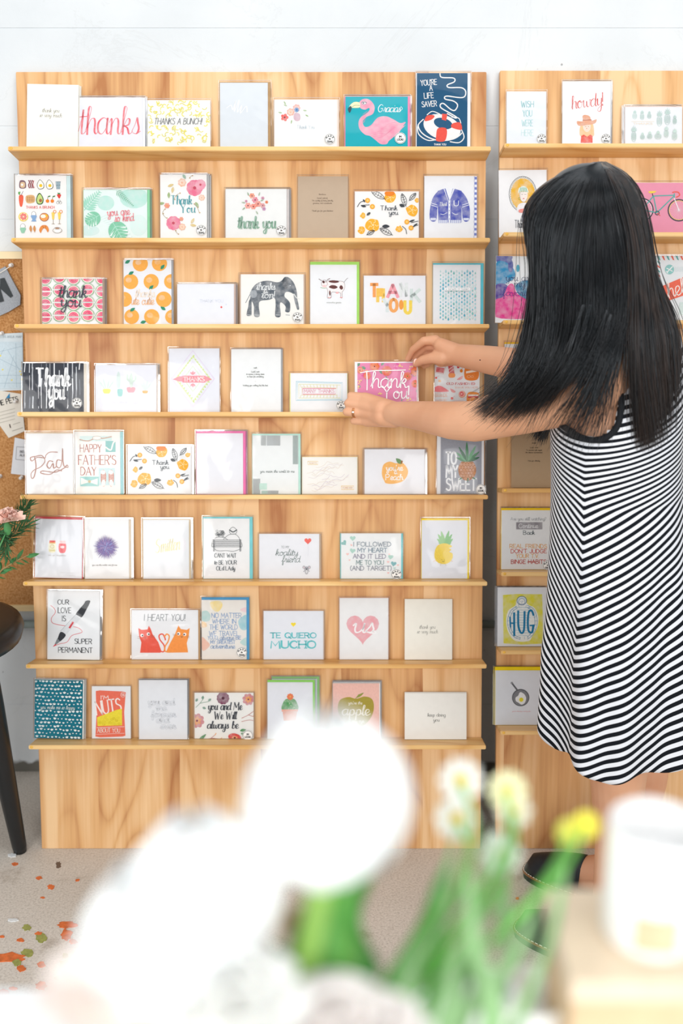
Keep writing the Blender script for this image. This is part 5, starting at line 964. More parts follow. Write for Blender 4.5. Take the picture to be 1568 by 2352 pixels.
def a(A):
    A.frame('C8'); A.B(584, 626, 864, 980, 'f7c9bc'); g = 'b3a23c'
    A.P([(615, 775), (630, 725), (680, 708), (725, 718), (775, 705), (820, 720), (832, 770), (815, 830), (770, 880), (725, 890), (670, 870), (630, 830)], g, True); A.leaf(728, 712, 52, 14, -35, '9aa04a'); A.S([(722, 718), (742, 692)], 4, '9aa04a')
    A.T("you're the", 720, 752, 18, 84, 'fbf4e4', 2); A.T('apple', 722, 818, 60, 168, 'fbf4e4', 7, .1, con=.5); A.T('of my eye', 722, 862, 20, 100, 'fbf4e4', 2.4)
card('L', 8, (764, 1569, 873), 'peach card with gold apple partly behind the white tulip', a, 'fbf6f3', None, behind=2, bdx=1, bdy=3)
def a(A): A.frame('C8'); A.T('keep doing', 1208, 825, 20, 108, '5c5c58', 2, con=.5); A.T('you', 1206, 855, 20, 38, '5c5c58', 2, .15, con=.5)
card('L', 8, (929, 1592, 1071), 'cream landscape card reading keep doing you, bottom shelf', a, 'f5f4ee', None, False, 2, bdx=.3, bdy=1.5)
# ---- right board
def a(A):
    A.frame('R1')
    for t, y, W, c in (('WISH', 330, 98, '86bfc0'), ('YOU', 402, 72, '9ccccc'), ('WERE', 478, 86, 'b5dada'), ('HERE', 555, 94, 'c9e4e4')): A.T(t, 345, y, 48, W, c, 5, con=.3)
card('R', 1, (1163, 210, 1254), 'card reading WISH YOU WERE HERE in fading teal capitals', a, 'eff4fa', None, badge=BD(1243, 319, 11))
def a(A):
    A.frame('R1'); A.T('howdy!', 815, 330, 100, 250, '~e25048', 7, .1, con=.7, rot=-7)
    A.P([(765, 470), (790, 445), (830, 440), (860, 460), (870, 520), (860, 560), (770, 560), (755, 520)], '~f8cf98', True); A.P([(790, 455), (835, 455), (842, 500), (812, 525), (785, 500)], 'fbe4d6', True); A.P([(735, 440), (780, 440), (778, 400), (800, 390), (835, 402), (850, 435), (888, 425), (878, 455), (830, 468), (750, 475)], '~eba882', True); A.S([(780, 432), (848, 430)], 5, 'b86a50', False)
    A.P([(765, 610), (768, 555), (790, 545), (815, 562), (840, 545), (858, 555), (858, 610)], '~ee5c4c'); A.S([(800, 482), (808, 482)], 2, '7a4a40', False); A.S([(822, 482), (830, 482)], 2, '7a4a40', False); A.E(812, 497, 4, 2.5, 'e25048')
card('R', 1, (1291, 187, 1402), 'card reading howdy with cowgirl in red top and hat', a, 'fafafb', None, badge=BD(1391, 319, 11), behind=1)
def a(A):
    A.frame('R1'); c = 'c4d8d2'
    for x, y, rx, ry in ((1188, 400, 17, 24), (1246, 404, 15, 26), (1302, 400, 15, 20), (1382, 438, 20, 42), (1444, 425, 22, 44), (1502, 440, 14, 24), (1180, 560, 18, 42), (1248, 565, 16, 18), (1305, 560, 18, 20), (1370, 560, 24, 22), (1435, 540, 16, 30), (1500, 560, 18, 30)): A.pineapple(x, y, rx, ry, None, c, c, 2.4, True)
    A.S([(1160, 445), (1340, 445)], 2, 'f0d8b8', False); A.T('THANKS', 1250, 470, 16, 150, 'f3ddc0', 2)
card('R', 1, (1435, 246, 1566), 'card patterned with pale outlined pineapples at the right edge', a, 'f3f5f8', ('e6d0c8', 1, 2, 1, 0), behind=1, bdx=-4)
def a(A):
    A.frame('R1'); A.E(312, 1015, 110, 142, 'fbfbf8'); A.ring(312, 1015, 108, 140, 3, '55555c')
    for i in range(44): t = 2 * math.pi * i / 44; A.ring(312 + 103 * math.cos(t), 1015 + 134 * math.sin(t), 6, 6, 2, '77777c')
    A.E(312, 1015, 96, 124, '~f3c040'); A.P([(290, 1000), (345, 1000), (345, 1050), (330, 1075), (308, 1075), (290, 1050)], 'f8eee8', True); A.P([(278, 1005), (282, 970), (315, 952), (345, 968), (356, 1005), (330, 992), (300, 992)], 'e9f2ec', True)
    for k in range(5): A.S([(288 + k * 14, 998), (296 + k * 10, 965)], 5, '7ab89a', False)
    A.P([(270, 1150), (272, 1105), (300, 1085), (340, 1085), (365, 1110), (370, 1150)], 'f3f0f2', True); A.P([(285, 1135), (350, 1130), (352, 1158), (285, 1160)], 'f09a90', True); A.E(318, 1050, 7, 3.5, 'd8646c'); A.S([(300, 1018), (312, 1018)], 2, '44444c', False); A.S([(325, 1018), (338, 1018)], 2, '44444c', False); A.ring(283, 1050, 7, 9, 2.5, '8aa04a'); A.S([(290, 1000), (290, 1050), (308, 1075), (330, 1075), (345, 1050)], 2, '77777c')
    A.T('Thank you', 318, 1280, 60, 140, '4a4e55', 3.4)
card('R', 2, (1146, 391, 1256), 'card with woman in turban in yellow oval frame, left of the dark hair', a, 'fafafb', None, rot=.6)
def a(A):
    A.frame('R1'); tq = '5cb8b0'; d = '4a4a55'
    for cx, cy, r_, c in ((1245, 1135, 88, 'f4f0f2'), (1535, 1140, 84, 'f3df6a')):
        A.ring(cx, cy, r_, r_, 9, d); A.ring(cx, cy, r_ - 9, r_ - 9, 4, c)
        for i in range(14): t = math.pi * i / 14; A.S([(cx - (r_ - 12) * math.cos(t), cy - (r_ - 12) * math.sin(t)), (cx + (r_ - 12) * math.cos(t), cy + (r_ - 12) * math.sin(t))], 1.5, 'f6dce4', False)
    for p in ([(1335, 1028), (1498, 1022)], [(1335, 1028), (1245, 1135)], [(1245, 1135), (1362, 1160)], [(1335, 1028), (1362, 1160)], [(1362, 1160), (1495, 1030)], [(1498, 1010), (1500, 1048)]): A.S(p, 8, tq, False)
    A.S([(1498, 1045), (1535, 1140)], 7, 'f3f3f5', False); A.S([(1330, 1028), (1325, 1005)], 6, d, False); A.P([(1298, 992), (1355, 990), (1340, 1004), (1305, 1006)], 'f6dc5a', True); A.S([(1485, 1000), (1505, 996), (1530, 1000), (1540, 1022), (1515, 1038)], 9, 'ee6a5c'); A.ring(1365, 1162, 15, 15, 6, d); A.S([(1365, 1162), (1388, 1182)], 5, 'ee6a5c', False)
card('R', 2, (1452, 420, 1598), 'pink card with turquoise bicycle at right of the hair', a, 'f3a3bc', ('f6f6f8', 0, 1, 0, 2))
def a(A):
    A.frame('R2'); A.P([(90, 95), (380, 95), (380, 330), (90, 330)], '~f4f8fa')
    A.P([(92, 95), (215, 95), (200, 150), (160, 160), (110, 160), (92, 130)], '~5a62b0', True); A.P([(92, 160), (150, 140), (225, 190), (245, 260), (200, 300), (110, 340), (92, 300)], '~3a9ccc', True); A.P([(190, 110), (225, 150), (220, 220), (190, 210)], '~4a58a8', True); A.E(265, 195, 14, 30, '~5ab0c8'); A.P([(92, 330), (170, 320), (200, 380), (140, 440), (92, 440)], '~5a4aa0', True); A.P([(245, 340), (310, 290), (378, 310), (378, 460), (300, 430)], '~4a90b4', True)
    A.P([(95, 580), (92, 450), (150, 420), (190, 330), (230, 320), (260, 390), (320, 430), (378, 470), (378, 580)], '~ec3f9c', True)
    A.T('you are', 275, 295, 52, 210, '3a3a6a', 4, con=.3); A.T('my', 280, 340, 50, 90, '3a3a6a', 4, con=.3); A.T('favorite', 265, 412, 50, 240, '3a3a8a', 4, con=.3)
card('R', 3, (1137, 589, 1246), 'blue and magenta watercolour card reading you are my favorite', a, 'f4f8fa', ('d8c2a2', 0, 0, 0, 3), rot=-.6)
card('R', 3, (1385, 590, 1493), 'pale blue edged card mostly hidden behind the hair, third shelf', None, 'dfeaf2', None)
def a(A):
    A.frame('R2')
    for i in range(12): A.P([(1362 + i * 36, 96), (1378 + i * 36, 96), (1390 + i * 36, 130), (1378 + i * 36, 126)], 'f0705c' if i % 2 else '6ab0ac')
    for i in range(18): A.P([(1364, 130 + i * 34), (1388, 150 + i * 34), (1388, 160 + i * 34), (1364, 145 + i * 34)], 'f0705c' if i % 2 else '6ab0ac')
    A.E(1460, 202, 36, 38, '9cd2ce'); A.S([(1440, 225), (1482, 180)], 8, 'fbfbfb', False); A.S([(1438, 192), (1482, 215)], 7, 'fbfbfb', False); A.S([(1434, 215), (1448, 232)], 5, 'fbfbfb', False)
    for k in range(4): A.S([(1500 + i * 14, 185 + k * 10 + (4 if i % 2 else -4)) for i in range(8)], 1.6, 'c9dcdc')
    A.P([(1362, 350), (1620, 240), (1740, 240), (1740, 330), (1620, 390), (1362, 480)], 'f3755c'); A.T('hello', 1560, 395, 120, 230, 'fbf4ee', 8, .1, rot=-18); A.B(1540, 460, 1720, 560, 'dfeeea')
card('R', 3, (1506, 588, 1622), 'airmail bordered card with red banner reading hello', a, 'f5f8fa', None, behind=1, bdx=-3)
def a(A): A.B(1140, 400, 1141, 401, 'f6f8fb')
card('R', 4, (1158, 790, 1266), 'white card with yellow envelope edge, seen above the forearm', None, 'f6f8fb', ('fbcf2e', 0, 4, 0, 0))
def a(A):
    A.frame('R3'); b_ = '5f5140'
    for t, y, W in (('mindful', 200, 34), ('[adj] verb', 237, 62), ('To perceive with regret', 257, 124), ('the absence of treasured.', 276, 132), ('.', 305, 3), ('Miss you already.', 341, 94)): A.T(t, 397, y, 9, W, b_, 1.7)
card('R', 5, (1174, 972, 1285), 'kraft card with tiny centred print beside the striped dress', a, 'c3a988', None, wb=.03)
def a(A): 
    A.frame('M')
    for i in range(5): A.S([(1085 + i * 8, 2050), (1090 + i * 8, 2300)], 3, '8ab8a0', False)
card('R', 5, (1540, 965, 1650), 'card with green line print at the far right edge behind the dress', a, 'f3f6f6', None)
def a(A):
    A.frame('R3'); A.T('Are you still watching?', 352, 805, 24, 280, 'a9acb0', 2.4); A.B(256, 820, 462, 876, '~9a969c'); A.T('Continue', 352, 865, 34, 150, 'f6f6f8', 4); A.T('Back', 357, 917, 30, 90, '4a5a60', 4, con=.2)
    A.T('REAL FRIENDS', 352, 1023, 30, 292, 'f0b46a', 4.4, wob=.6); A.T("DON'T JUDGE", 356, 1062, 30, 280, 'd8604c', 4.6, wob=.6); A.T('YOUR T.V.', 346, 1100, 30, 180, 'f0b46a', 4.4, wob=.6); A.T('BINGE HABITS', 356, 1145, 30, 276, 'c9483c', 4.8, wob=.6); A.S([(345, 1133), (410, 1131)], 4, 'c9483c', False)
card('R', 6, (1151, 1172, 1264), 'card reading REAL FRIENDS with grey Continue button and yellow envelope', a, 'f7f8f8', ('fbd41e', 1, 5, 2, 2), behind=1, badge=BD(1257, 1298, 11))
def a(A):
    A.frame('R4'); A.P([(152, 228), (260, 220), (460, 222), (466, 400), (468, 610), (300, 618), (158, 608), (155, 420)], '~f0e94c'); bl = '1f86b4'
    A.P([(300, 240), (335, 262), (345, 300), (400, 330), (430, 400), (425, 480), (385, 550), (355, 590), (250, 588), (195, 520), (178, 430), (195, 350), (250, 310), (262, 262)], 'fbfcf8', True)
    for k in range(12): A.S([(250 + (k % 3) * 12, 325 + k * 20), (370 - (k % 4) * 8, 327 + k * 20)], 2.2, '6ab0cc', False)
    A.S([(262, 318), (215, 350), (188, 430), (205, 510), (245, 560), (285, 575)], 3, bl); A.S([(268, 330), (228, 360), (205, 430), (220, 505), (255, 548), (290, 565)], 3, bl); A.S([(345, 310), (395, 340), (420, 410), (418, 480), (385, 545), (345, 575)], 3, bl); A.S([(340, 325), (380, 350), (403, 415), (400, 475), (372, 530), (345, 560)], 3, bl)
    for i in range(12): t = R(100 + i * 14); A.S([(306 + 95 * math.cos(t), 440 + 122 * math.sin(t)), (306 + 115 * math.cos(t), 440 + 142 * math.sin(t))], 2, bl, False); t = R(80 - i * 14); A.S([(306 + 92 * math.cos(t), 440 + 118 * math.sin(t)), (306 + 113 * math.cos(t), 440 + 140 * math.sin(t))], 2, bl, False)
    A.E(300, 272, 36, 34, 'dfeaf2'); A.ring(300, 272, 38, 34, 4, '2c6a98'); A.E(300, 282, 24, 24, 'fbfcf8'); A.ring(300, 280, 24, 24, 2.4, '2c6a98'); A.S([(300, 272), (303, 286), (297, 288)], 2, '2c6a98'); A.S([(286, 276), (294, 279)], 2, '2c6a98', False); A.S([(306, 277), (314, 275)], 2, '2c6a98', False); A.S([(292, 296), (300, 300), (308, 295)], 2, '2c6a98')
    A.S([(240, 370), (242, 545)], 16, bl, False); A.S([(208, 405), (212, 480)], 12, bl, False); A.S([(208, 448), (240, 450)], 12, bl, False)
    A.S([(272, 355), (274, 470), (295, 525), (318, 500), (322, 360)], 16, bl); A.S([(392, 385), (378, 352), (355, 362), (348, 440), (355, 510), (382, 520), (390, 470)], 16, bl); A.S([(366, 468), (396, 466)], 12, bl, False)
card('R', 7, (1142, 1349, 1255), 'card with blue HUG lettering on yellow wash', a, 'f5f7fb', None, behind=2, bdx=-2)
def a(A):
    A.frame('R4'); A.E(292, 1035, 68, 68, '55565a', 0, 28); A.E(292, 1036, 62, 62, '8a8b8f', 0, 28); A.S([(262, 972), (222, 920)], 13, '6a6b70', False); A.E(222, 920, 9, 9, '6a6b70'); A.E(222, 920, 4, 4, 'dfe1e4')
    A.P([(295, 992), (322, 1010), (335, 1040), (325, 1075), (300, 1090), (275, 1075), (255, 1062), (252, 1035), (272, 1020), (280, 1000)], 'fafbfb', True); A.E(297, 1051, 17, 17, 'f0e22c'); A.T("you're already a sunny side", 298, 1146, 8, 144, 'f0b4b4', 1.2)
card('R', 8, (1137, 1540, 1247), 'card with fried egg in grey pan and yellow envelope', a, 'eff2f8', ('fbe01e', 1, 8, 3, 0), behind=1, bdx=-3)
# ------------------------------------------------------------------ cork board and what is pinned on it
YC = YW - 0.022
def cpt(px, py, off=0.0): return at(px, py, YC - off)
tl, br = cpt(-420, 585), cpt(190, 1396)
cb = empty('cork_board', ((tl.x + br.x) / 2, YW, br.z), 'large framed cork pin board hanging on the white wall left of the display board', 'board')
cork = pmat('cork', 'a8713c', 0.85, 0.1, 260, 0.5, alt='c99560', bscale=300, dist=.001)
MB().box(tl.x, br.x, YC, YW - 0.002, br.z, tl.z).build('cork_sheet', cork, cb)
fwd_ = wood('pine_frame', 'efd9ae', 'e3c48e', 'cfa468', False, 'H')
for (a, b, c, d) in ((tl.x, br.x, tl.z - .009, tl.z + .007), (tl.x, br.x, br.z - .007, br.z + .009), (tl.x, tl.x + .016, br.z, tl.z), (br.x - .016, br.x, br.z, tl.z)):
    MB().box(a, b, YC - .006, YW - .001, c, d).build('frame_rail', fwd_, cb)
def sheet(name, pts, off, th, matl, label, cat, group=None):
    P = [cpt(x, y, off) for x, y in pts]; o = empty(name, P[0], label, cat, group); k = len(P)
    vs = P + [p + Vector((0, th, 0)) for p in P]
    MB().add(vs, [tuple(range(k))[::-1], tuple(range(k, 2 * k))] + [(i, (i + 1) % k, (i + 1) % k + k, i + k) for i in range(k)]).build('sheet', matl, o); return o
def flat(o, name, items, off):
    """flat print on a pinned sheet: (kind, ...) in photo px"""
    a = Art(0, 0, 1, 1, 0, 0); a.cur = name
    items(a)
    for k, (vs, fs, mi, cols) in a.parts.items():
        P = [local(o, cpt(x, -y, off + z)) for x, y, z in vs]; mesh('lettering' if k == 'lettering' else name, P, fs, [ink(c) for c in cols], o, mi=mi)
def pin(px, py, off, label, col='e9e6e2'):
    p = cpt(px, py, off); o = empty('push_pin', p, label, 'pin'); m = pmat('clear_plastic_pin', 'e6e2de', 0.15, 0.01, spec=.6)
    D = Matrix.Rotation(R(90), 3, 'X')
    MB().lathe(p + Vector((0, 0, 0)), [(0.0001, 0), (.0048, 0), (.0048, .0015), (.0026, .003), (.0022, .009), (.004, .011), (.0038, .0125), (.0001, .0128)], 14, 0, D).build('pin_head', m, o, True)
    MB().tube([p + Vector((0, .012, 0)), p], .0006, 6).build('needle', pmat('steel', 'b0b4b8', .3, metal=1), o)
fe = sheet('felt_pennant', [(-60, 640), (0, 618), (12, 612), (22, 632), (47, 678), (46, 700), (20, 716), (0, 725), (-60, 735)], .008, .004, pmat('grey_felt', '9fa3a9', .95, .05, 300, .4, dist=.001), 'grey felt pennant with stitched black letter W strung across the cork board', 'pennant')
def a(A):
    for p in ([(-34, 648), (-22, 700)], [(-22, 700), (-6, 655)], [(-6, 655), (4, 690)]): A.S(p, 9, '3c4144', False)
    A.P([(0, 640), (10, 638), (30, 680), (24, 684), (0, 662)], '3c4144'); A.P([(0, 662), (4, 690), (-8, 700), (-6, 668)], '3c4144')
flat(fe, 'felt_letter', a, .0095)
MB().tube([cpt(-60, 640, .012), cpt(0, 627, .012), cpt(10, 621, .014), cpt(27, 609, .016)], .0009, 6).build('cord', pmat('string', 'ece8e0', .8), fe)
pin(27, 609, .006, 'clear push pin holding the cord of the grey felt pennant')
mp = sheet('street_map', [(-60, 770), (52, 764), (54, 896), (-60, 900)], .002, .0006, paper('dfe9ee'), 'pale blue printed street map pinned to the cork board', 'map')
def a(A):
    A.P([(-55, 785), (51, 785), (52, 892), (-55, 895)], 'cfdfe8')
    for p in ([(-50, 820), (51, 795)], [(-50, 800), (51, 850)], [(10, 890), (32, 817)], [(-40, 890), (10, 800)], [(-50, 862), (51, 862)], [(18, 805), (46, 852)], [(36, 788), (38, 890)], [(0, 880), (50, 880)]): A.S(p, 1.0, 'a9c0ce', False)
    for x, y in ((1, 817), (6, 849), (27, 873), (46, 853), (48, 860), (50, 871)): A.E(x, y, 2, 2, 'f0dc5a', 0, 8)
    A.T('AUSTIN AREA MAP', 20, 776, 5, 60, 'b9c6cd', .8)
flat(mp, 'map_print', a, .0026)
pin(5, 765, .003, 'clear push pin at the top of the pale blue map')
cA = sheet('business_card', [(-50, 898), (0, 897), (48, 905), (57, 990), (20, 1006), (0, 978), (-50, 970)], .003, .0006, paper('ece6da'), 'cream card reading PRIME PET pinned below the map, tilted', 'paper card')
def a(A):
    A.P([(13, 915), (22, 903), (23, 914)], '3a86b4'); A.T('PRIME PETS', 10, 929, 11, 66, '4a4a48', 1.6, rot=-14)
    for i in range(4): A.S([(-4, 948 + i * 8), (34, 938 + i * 8)], 1, 'b9b4aa', False)
    A.S([(22, 975), (24, 982)], 2.4, '5a4a48', False); A.S([(30, 975), (46, 970)], 1, 'a9a49a', False); A.S([(28, 990), (52, 982)], 1.2, 'a9a49a', False)
flat(cA, 'print', a, .0036)
pin(37, 921, .004, 'clear push pin through the tilted cream card')
cB = sheet('business_card', [(34, 1005), (62, 1011), (60, 1092), (25, 1088)], .003, .0006, paper('e9eaee'), 'white card with small framed letters, lowest paper on the cork board', 'paper card')
def a(A): A.S([(70, 1028), (38, 1026), (36, 1055), (70, 1058)], 1, '77777c', False); A.T('BEL', 52, 1040, 5, 12, '77777c', .9); A.T('ALIC', 52, 1048, 5, 14, '77777c', .9)
flat(cB, 'print', a, .0036)
pin(50, 1096, .003, 'clear push pin at the foot of the small white card'); pin(1, 1093, .003, 'steel blue push pin at the left edge of the picture')
# ------------------------------------------------------------------ stool, vase and stems at the left
blk = pmat('black_lacquer', '16191c', 0.35, 0.05, 30, spec=.5)
sc_ = at(-152, 1450, 1.98); zs = sc_.z
st = empty('stool', (sc_.x, 1.98, 0), 'black round-seated stool with splayed legs at the left edge', 'stool')
MB().lathe((sc_.x, 1.98, zs), [(.0001, .012), (.12, .008), (.165, .014), (.18, .008), (.185, -.006), (.178, -.028), (.14, -.042), (.0001, -.040)], 40).build('seat', blk, st, True)
foot = at(44, 1928, 2.02); foot.z = 0.0
for sx, sy in ((1, .2), (-1, .2), (-.2, -1), (-.15, 1.2)):
    if (sx, sy) == (1, .2): f_ = Vector((foot.x, 2.02, 0)); t_ = at(-48, 1500, 1.98); t_.z = zs - .03
    else: f_ = Vector((sc_.x + sx * .235, 1.98 + sy * .2, 0)); t_ = Vector((sc_.x + sx * .1, 1.98 + sy * .1, zs - .03))
    d_ = f_ - t_
    MB().tube([t_, t_ + d_ * .3, t_ + d_ * .97, f_], [.03, .028, .0165, .0145], 14).build('leg', blk, st, True)
vz = zs + .0125
va = empty('vase', (sc_.x, 1.98, vz), 'small clear glass vase on the black stool, just outside the left edge', 'vase')
gm = pmat('vase_glass', 'eef4f4', 0.05, 0.01, spec=.5, transm=1.0)
MB().lathe((sc_.x, 1.98, vz), [(.0001, 0), (.04, 0), (.045, .01), (.046, .08), (.03, .12), (.034, .14), (.031, .14), (.027, .12), (.043, .08), (.042, .012), (.0001, .01)], 32).build('glass', gm, va, True)
green = pmat('rosemary_green', '3f6e44', .6, .12, 60); green2 = pmat('mint_green', '4f8f55', .6, .1, 60); stemm = pmat('woody_stem', 'b99b6a', .7)
base = Vector((sc_.x, 1.98, vz + .02))
def sprig(name, px, Ys, label, nl, ll, matl, wid):
    pts = [at(x, y, Ys) for x, y in px]; pts = [base + Vector((.01, 0, 0)), base + Vector((.02, -.01, .12))] + pts; cc = [Vector(p) for p in catmull([tuple(p) for p in pts], 8)]
    o = empty(name, base, label, 'sprig'); MB().tube(cc, [.0028 - .0016 * i / len(cc) for i in range(len(cc))], 6).build('stem', stemm, o, True)
    m = MB(); q = random.Random(len(px) * nl); n0 = int(len(cc) * .30)
    for i in range(nl):
        k = n0 + (len(cc) - n0 - 2) * i // nl; p = cc[k]; d = (cc[k + 1] - cc[k]).normalized(); s = d.orthogonal().normalized(); s = Matrix.Rotation(i * 2.4 + q.random(), 3, d) @ s
        v = (s * .95 + d * (.75 + q.random() * .4)).normalized(); l = ll * (.7 + .5 * q.random()); wv = v.cross(d).normalized() * wid; nn = v.cross(wv).normalized() * wid * .35
        m.add([p, p + v * l * .35 + wv + nn, p + v * l * .7 + wv * .8, p + v * l, p + v * l * .7 - wv * .8, p + v * l * .35 - wv + nn, p + v * l * .5 - nn], [(0, 1, 6, 5), (1, 2, 3, 6), (6, 3, 4, 5)])
    l_ = m.build('leaves', matl, o); l_['kind'] = 'stuff'; return o
sprig('rosemary_sprig', [(-30, 1280), (0, 1256), (35, 1224), (66, 1200)], 2.08, 'rosemary sprig rising diagonally, its tip behind the board edge', 110, .036, green, .0021)
sprig('rosemary_sprig', [(-10, 1215), (25, 1195), (48, 1178), (66, 1150)], 2.12, 'upper rosemary sprig behind the pink carnation', 110, .032, green, .0021)
sprig('rosemary_sprig', [(-40, 1240), (-5, 1225), (12, 1235), (10, 1285)], 2.05, 'drooping rosemary sprig under the pink carnation', 90, .034, green, .0021)
sprig('mint_sprig', [(-25, 1325), (8, 1306), (35, 1290), (66, 1274)], 2.10, 'leafy mint sprig below the rosemary', 16, .03, green2, .0055)
ca = at(22, 1198, 2.04); o = empty('carnation', base, 'pale pink carnation in front of the cork board', 'flower')
m = MB(); q = random.Random(5)
for i in range(46):
    a1 = q.random() * 6.28; el = q.random() ** .7 * 1.5; v = Vector((math.cos(a1) * math.cos(el), math.sin(a1) * math.cos(el) * .8, math.sin(el) * .75 + .1)); s = v.orthogonal().normalized() * .010; s = Matrix.Rotation(q.random() * 3, 3, v) @ s; l = .024 + .01 * q.random(); n_ = v.cross(s).normalized() * .004
    P = [ca, ca + v * l * .6 - s * .8, ca + v * l - s * 1.1 + n_, ca + v * l * 1.12 - s * .5 - n_, ca + v * l * 1.02 + n_, ca + v * l * 1.12 + s * .5 - n_, ca + v * l + s * 1.1 + n_, ca + v * l * .6 + s * .8]
    m.add(P, [(0, 1, 4, 7), (1, 2, 3, 4), (4, 5, 6, 7)])
pb = m.build('petals', pmat('carnation_pink', 'fbcabb', .7, .06, 90, sss=.1), o, True); pb['kind'] = 'stuff'
MB().ell(ca + Vector((-.006, 0, -.016)), (.008, .008, .015)).build('calyx', green2, o, True)
MB().tube(catmull([tuple(base), tuple(at(-30, 1300, 2.0)), tuple(ca + Vector((-.01, 0, -.025)))], 8), .0018, 6).build('stem', green2, o, True)
# ------------------------------------------------------------------ foreground counter with flowers, box and cup (out of focus)
TZ = 0.93
wt = pmat('white_table', 'f4f5f6', .35, .01)
tb = empty('table', (0, 0.25, 0), 'white counter along the bottom edge of the picture, far out of focus', 'table')
MB().box(-.62, .62, -.25, .535, TZ - .025, TZ).build('tabletop', wt, tb)
for x in (-.58, .58):
    for y in (-.21, .495): MB().box(x - .02, x + .02, y - .02, y + .02, 0, TZ - .0252).build('leg', wt, tb)
# kraft box
bxm = pmat('kraft_box', 'dfc29c', .8, .02, 60); bz = 1.008
b = empty('box', (.24, .49, TZ), 'beige kraft box at the lower right, blurred in the foreground', 'box')
MB().box(.128, .40, .455, .53, TZ, bz - .012).build('box_body', bxm, b)
MB().box(.126, .402, .453, .532, bz - .014, bz).build('lid', pmat('box_lid', 'ecd6bd', .8, .02, 60), b)
cpn = at(1500, 2045, .49); cpz = bz
c = empty('candle_cup', (cpn.x, .492, cpz), 'white cup with small tan label standing on the beige box', 'cup')
MB().lathe((cpn.x, .492, cpz + .0005), [(.0001, 0), (.026, 0), (.0275, .003), (.0275, .072), (.026, .073), (.0255, .05), (.0001, .05)], 36).build('cup', pmat('white_ceramic', 'fafafa', .3, .005), c, True)
MB().add([Vector((cpn.x + .0278 * math.cos(t), .492 + .0278 * math.sin(t), cpz + z)) for z in (.008, .03) for t in [R(-125 + 50 * i / 8) for i in range(9)]], [(i, i + 1, i + 10, i + 9) for i in range(8)]).build('label', pmat('tan_label', 'e6c9a4', .7), c)
for i, (px, r_) in enumerate(((1105, .022), (1228, .022))):
    p = at(px, 2330, .50); o = empty('votive_cup', (p.x, .50, TZ), ('small white votive cup on the counter, left of the pair', 'small white votive cup on the counter beside the beige box')[i], 'cup', 'votive cups on the counter')
    MB().lathe((p.x, .50, TZ + .0003), [(.0001, 0), (r_ * .8, 0), (r_, .004), (r_, .03), (r_ * .92, .031), (r_ * .9, .006), (.0001, .005)], 28).build('cup', pmat('white_ceramic', 'fafafa', .3, .005), o, True)
# tulips and other stems in a pitcher on the counter
pit = Vector((-.035, .36, TZ)); v = empty('pitcher', pit, 'white pitcher holding the foreground flowers, below the frame', 'vase')
MB().lathe(pit, [(.0001, 0), (.04, 0), (.048, .01), (.05, .05), (.036, .085), (.042, .105), (.039, .105), (.033, .085), (.046, .05), (.044, .012), (.0001, .008)], 36).build('body', pmat('white_ceramic', 'fafafa', .3, .005), v, True)
MB().tube(catmull([tuple(pit + Vector((.04, 0, .09))), tuple(pit + Vector((.075, 0, .08))), tuple(pit + Vector((.07, 0, .04))), tuple(pit + Vector((.048, 0, .03)))], 6), .005, 8).build('handle', pmat('white_ceramic', 'fafafa', .3, .005), v, True)
white = pmat('tulip_white', 'fbfbf8', .5, .01, 60, sss=.15, alt='ffffff'); tg = pmat('tulip_green', '9ccc62', .5, .08, 40, sss=.1); tl_ = pmat('tulip_leaf', '4aa647', .5, .12, 30, sss=.1)
MOUTH = pit + Vector((0, 0, .08))
def tulip(c, rx, h, label, spread=0.0, tilt=0.0, matl=None, seed=0):
    o = empty('tulip', MOUTH, label, 'flower'); q = random.Random(seed); Rm = Matrix.Rotation(tilt, 3, 'Y')
    for i in range(6):
        a0 = i * math.pi / 3 + (.3 if i % 2 else 0); k = .93 if i % 2 else 1.0; vs = []; nu, nv = 7, 9
        for s_ in (0, 1):
            for j in range(nv + 1):
                t = j / nv; prof = math.sin(math.pi * min(1, .10 + t * .865)) ** .62 ; rr = rx * k * (prof * (1 + spread * t)) - s_ * .0016
                wd = 1.02 * math.sin(math.pi * min(1, .15 + .85 * t)) ** .6 if t < .98 else .12
                for u in range(nu + 1):
                    an = a0 + (u / nu - .5) * 1.5 * wd; zz = -h * .5 + h * t - .1 * h * (abs(u / nu - .5) * 2) ** 2 * t
                    vs.append(c + Rm @ Vector((rr * math.cos(an), rr * math.sin(an), zz)))
        N_ = (nu + 1) * (nv + 1); fs = []
        for j in range(nv):
            for u in range(nu): a = j * (nu + 1) + u; fs.append((a, a + 1, a + nu + 2, a + nu + 1)); fs.append((N_ + a, N_ + a + nu + 1, N_ + a + nu + 2, N_ + a + 1))
        for u in range(nu): a = nv * (nu + 1) + u; fs.append((a, a + 1, N_ + a + 1, N_ + a))
        MB().add(vs, fs).build('petal', matl or white, o, True)
    MB().ell(c - Vector((0, 0, h * .04)), (rx * .80, rx * .80, h * .44)).build('flower_heart', matl or white, o, True)
    bot = c + Rm @ Vector((0, 0, -h * .47))
    MB().tube(catmull([tuple(MOUTH + Vector((0, 0, -.06))), tuple(MOUTH), tuple((MOUTH + bot) / 2 + Vector((q.random() * .01, 0, 0))), tuple(bot)], 6), .0065, 10).build('stem', tg, o, True)
    return o
t1 = at(748, 1815, .40); tulip(t1, .040, .080, 'tallest white tulip, its rounded head in the middle foreground', .0, 0, None, 1)
t2 = at(462, 2035, .37); tulip(t2, .034, .068, 'white tulip left of the tallest one, open at the top', .12, -.1, None, 2)
t3 = at(365, 2140, .36); tulip(t3, .035, .066, 'lower white tulip at the left of the bouquet', .15, -.35, None, 3)
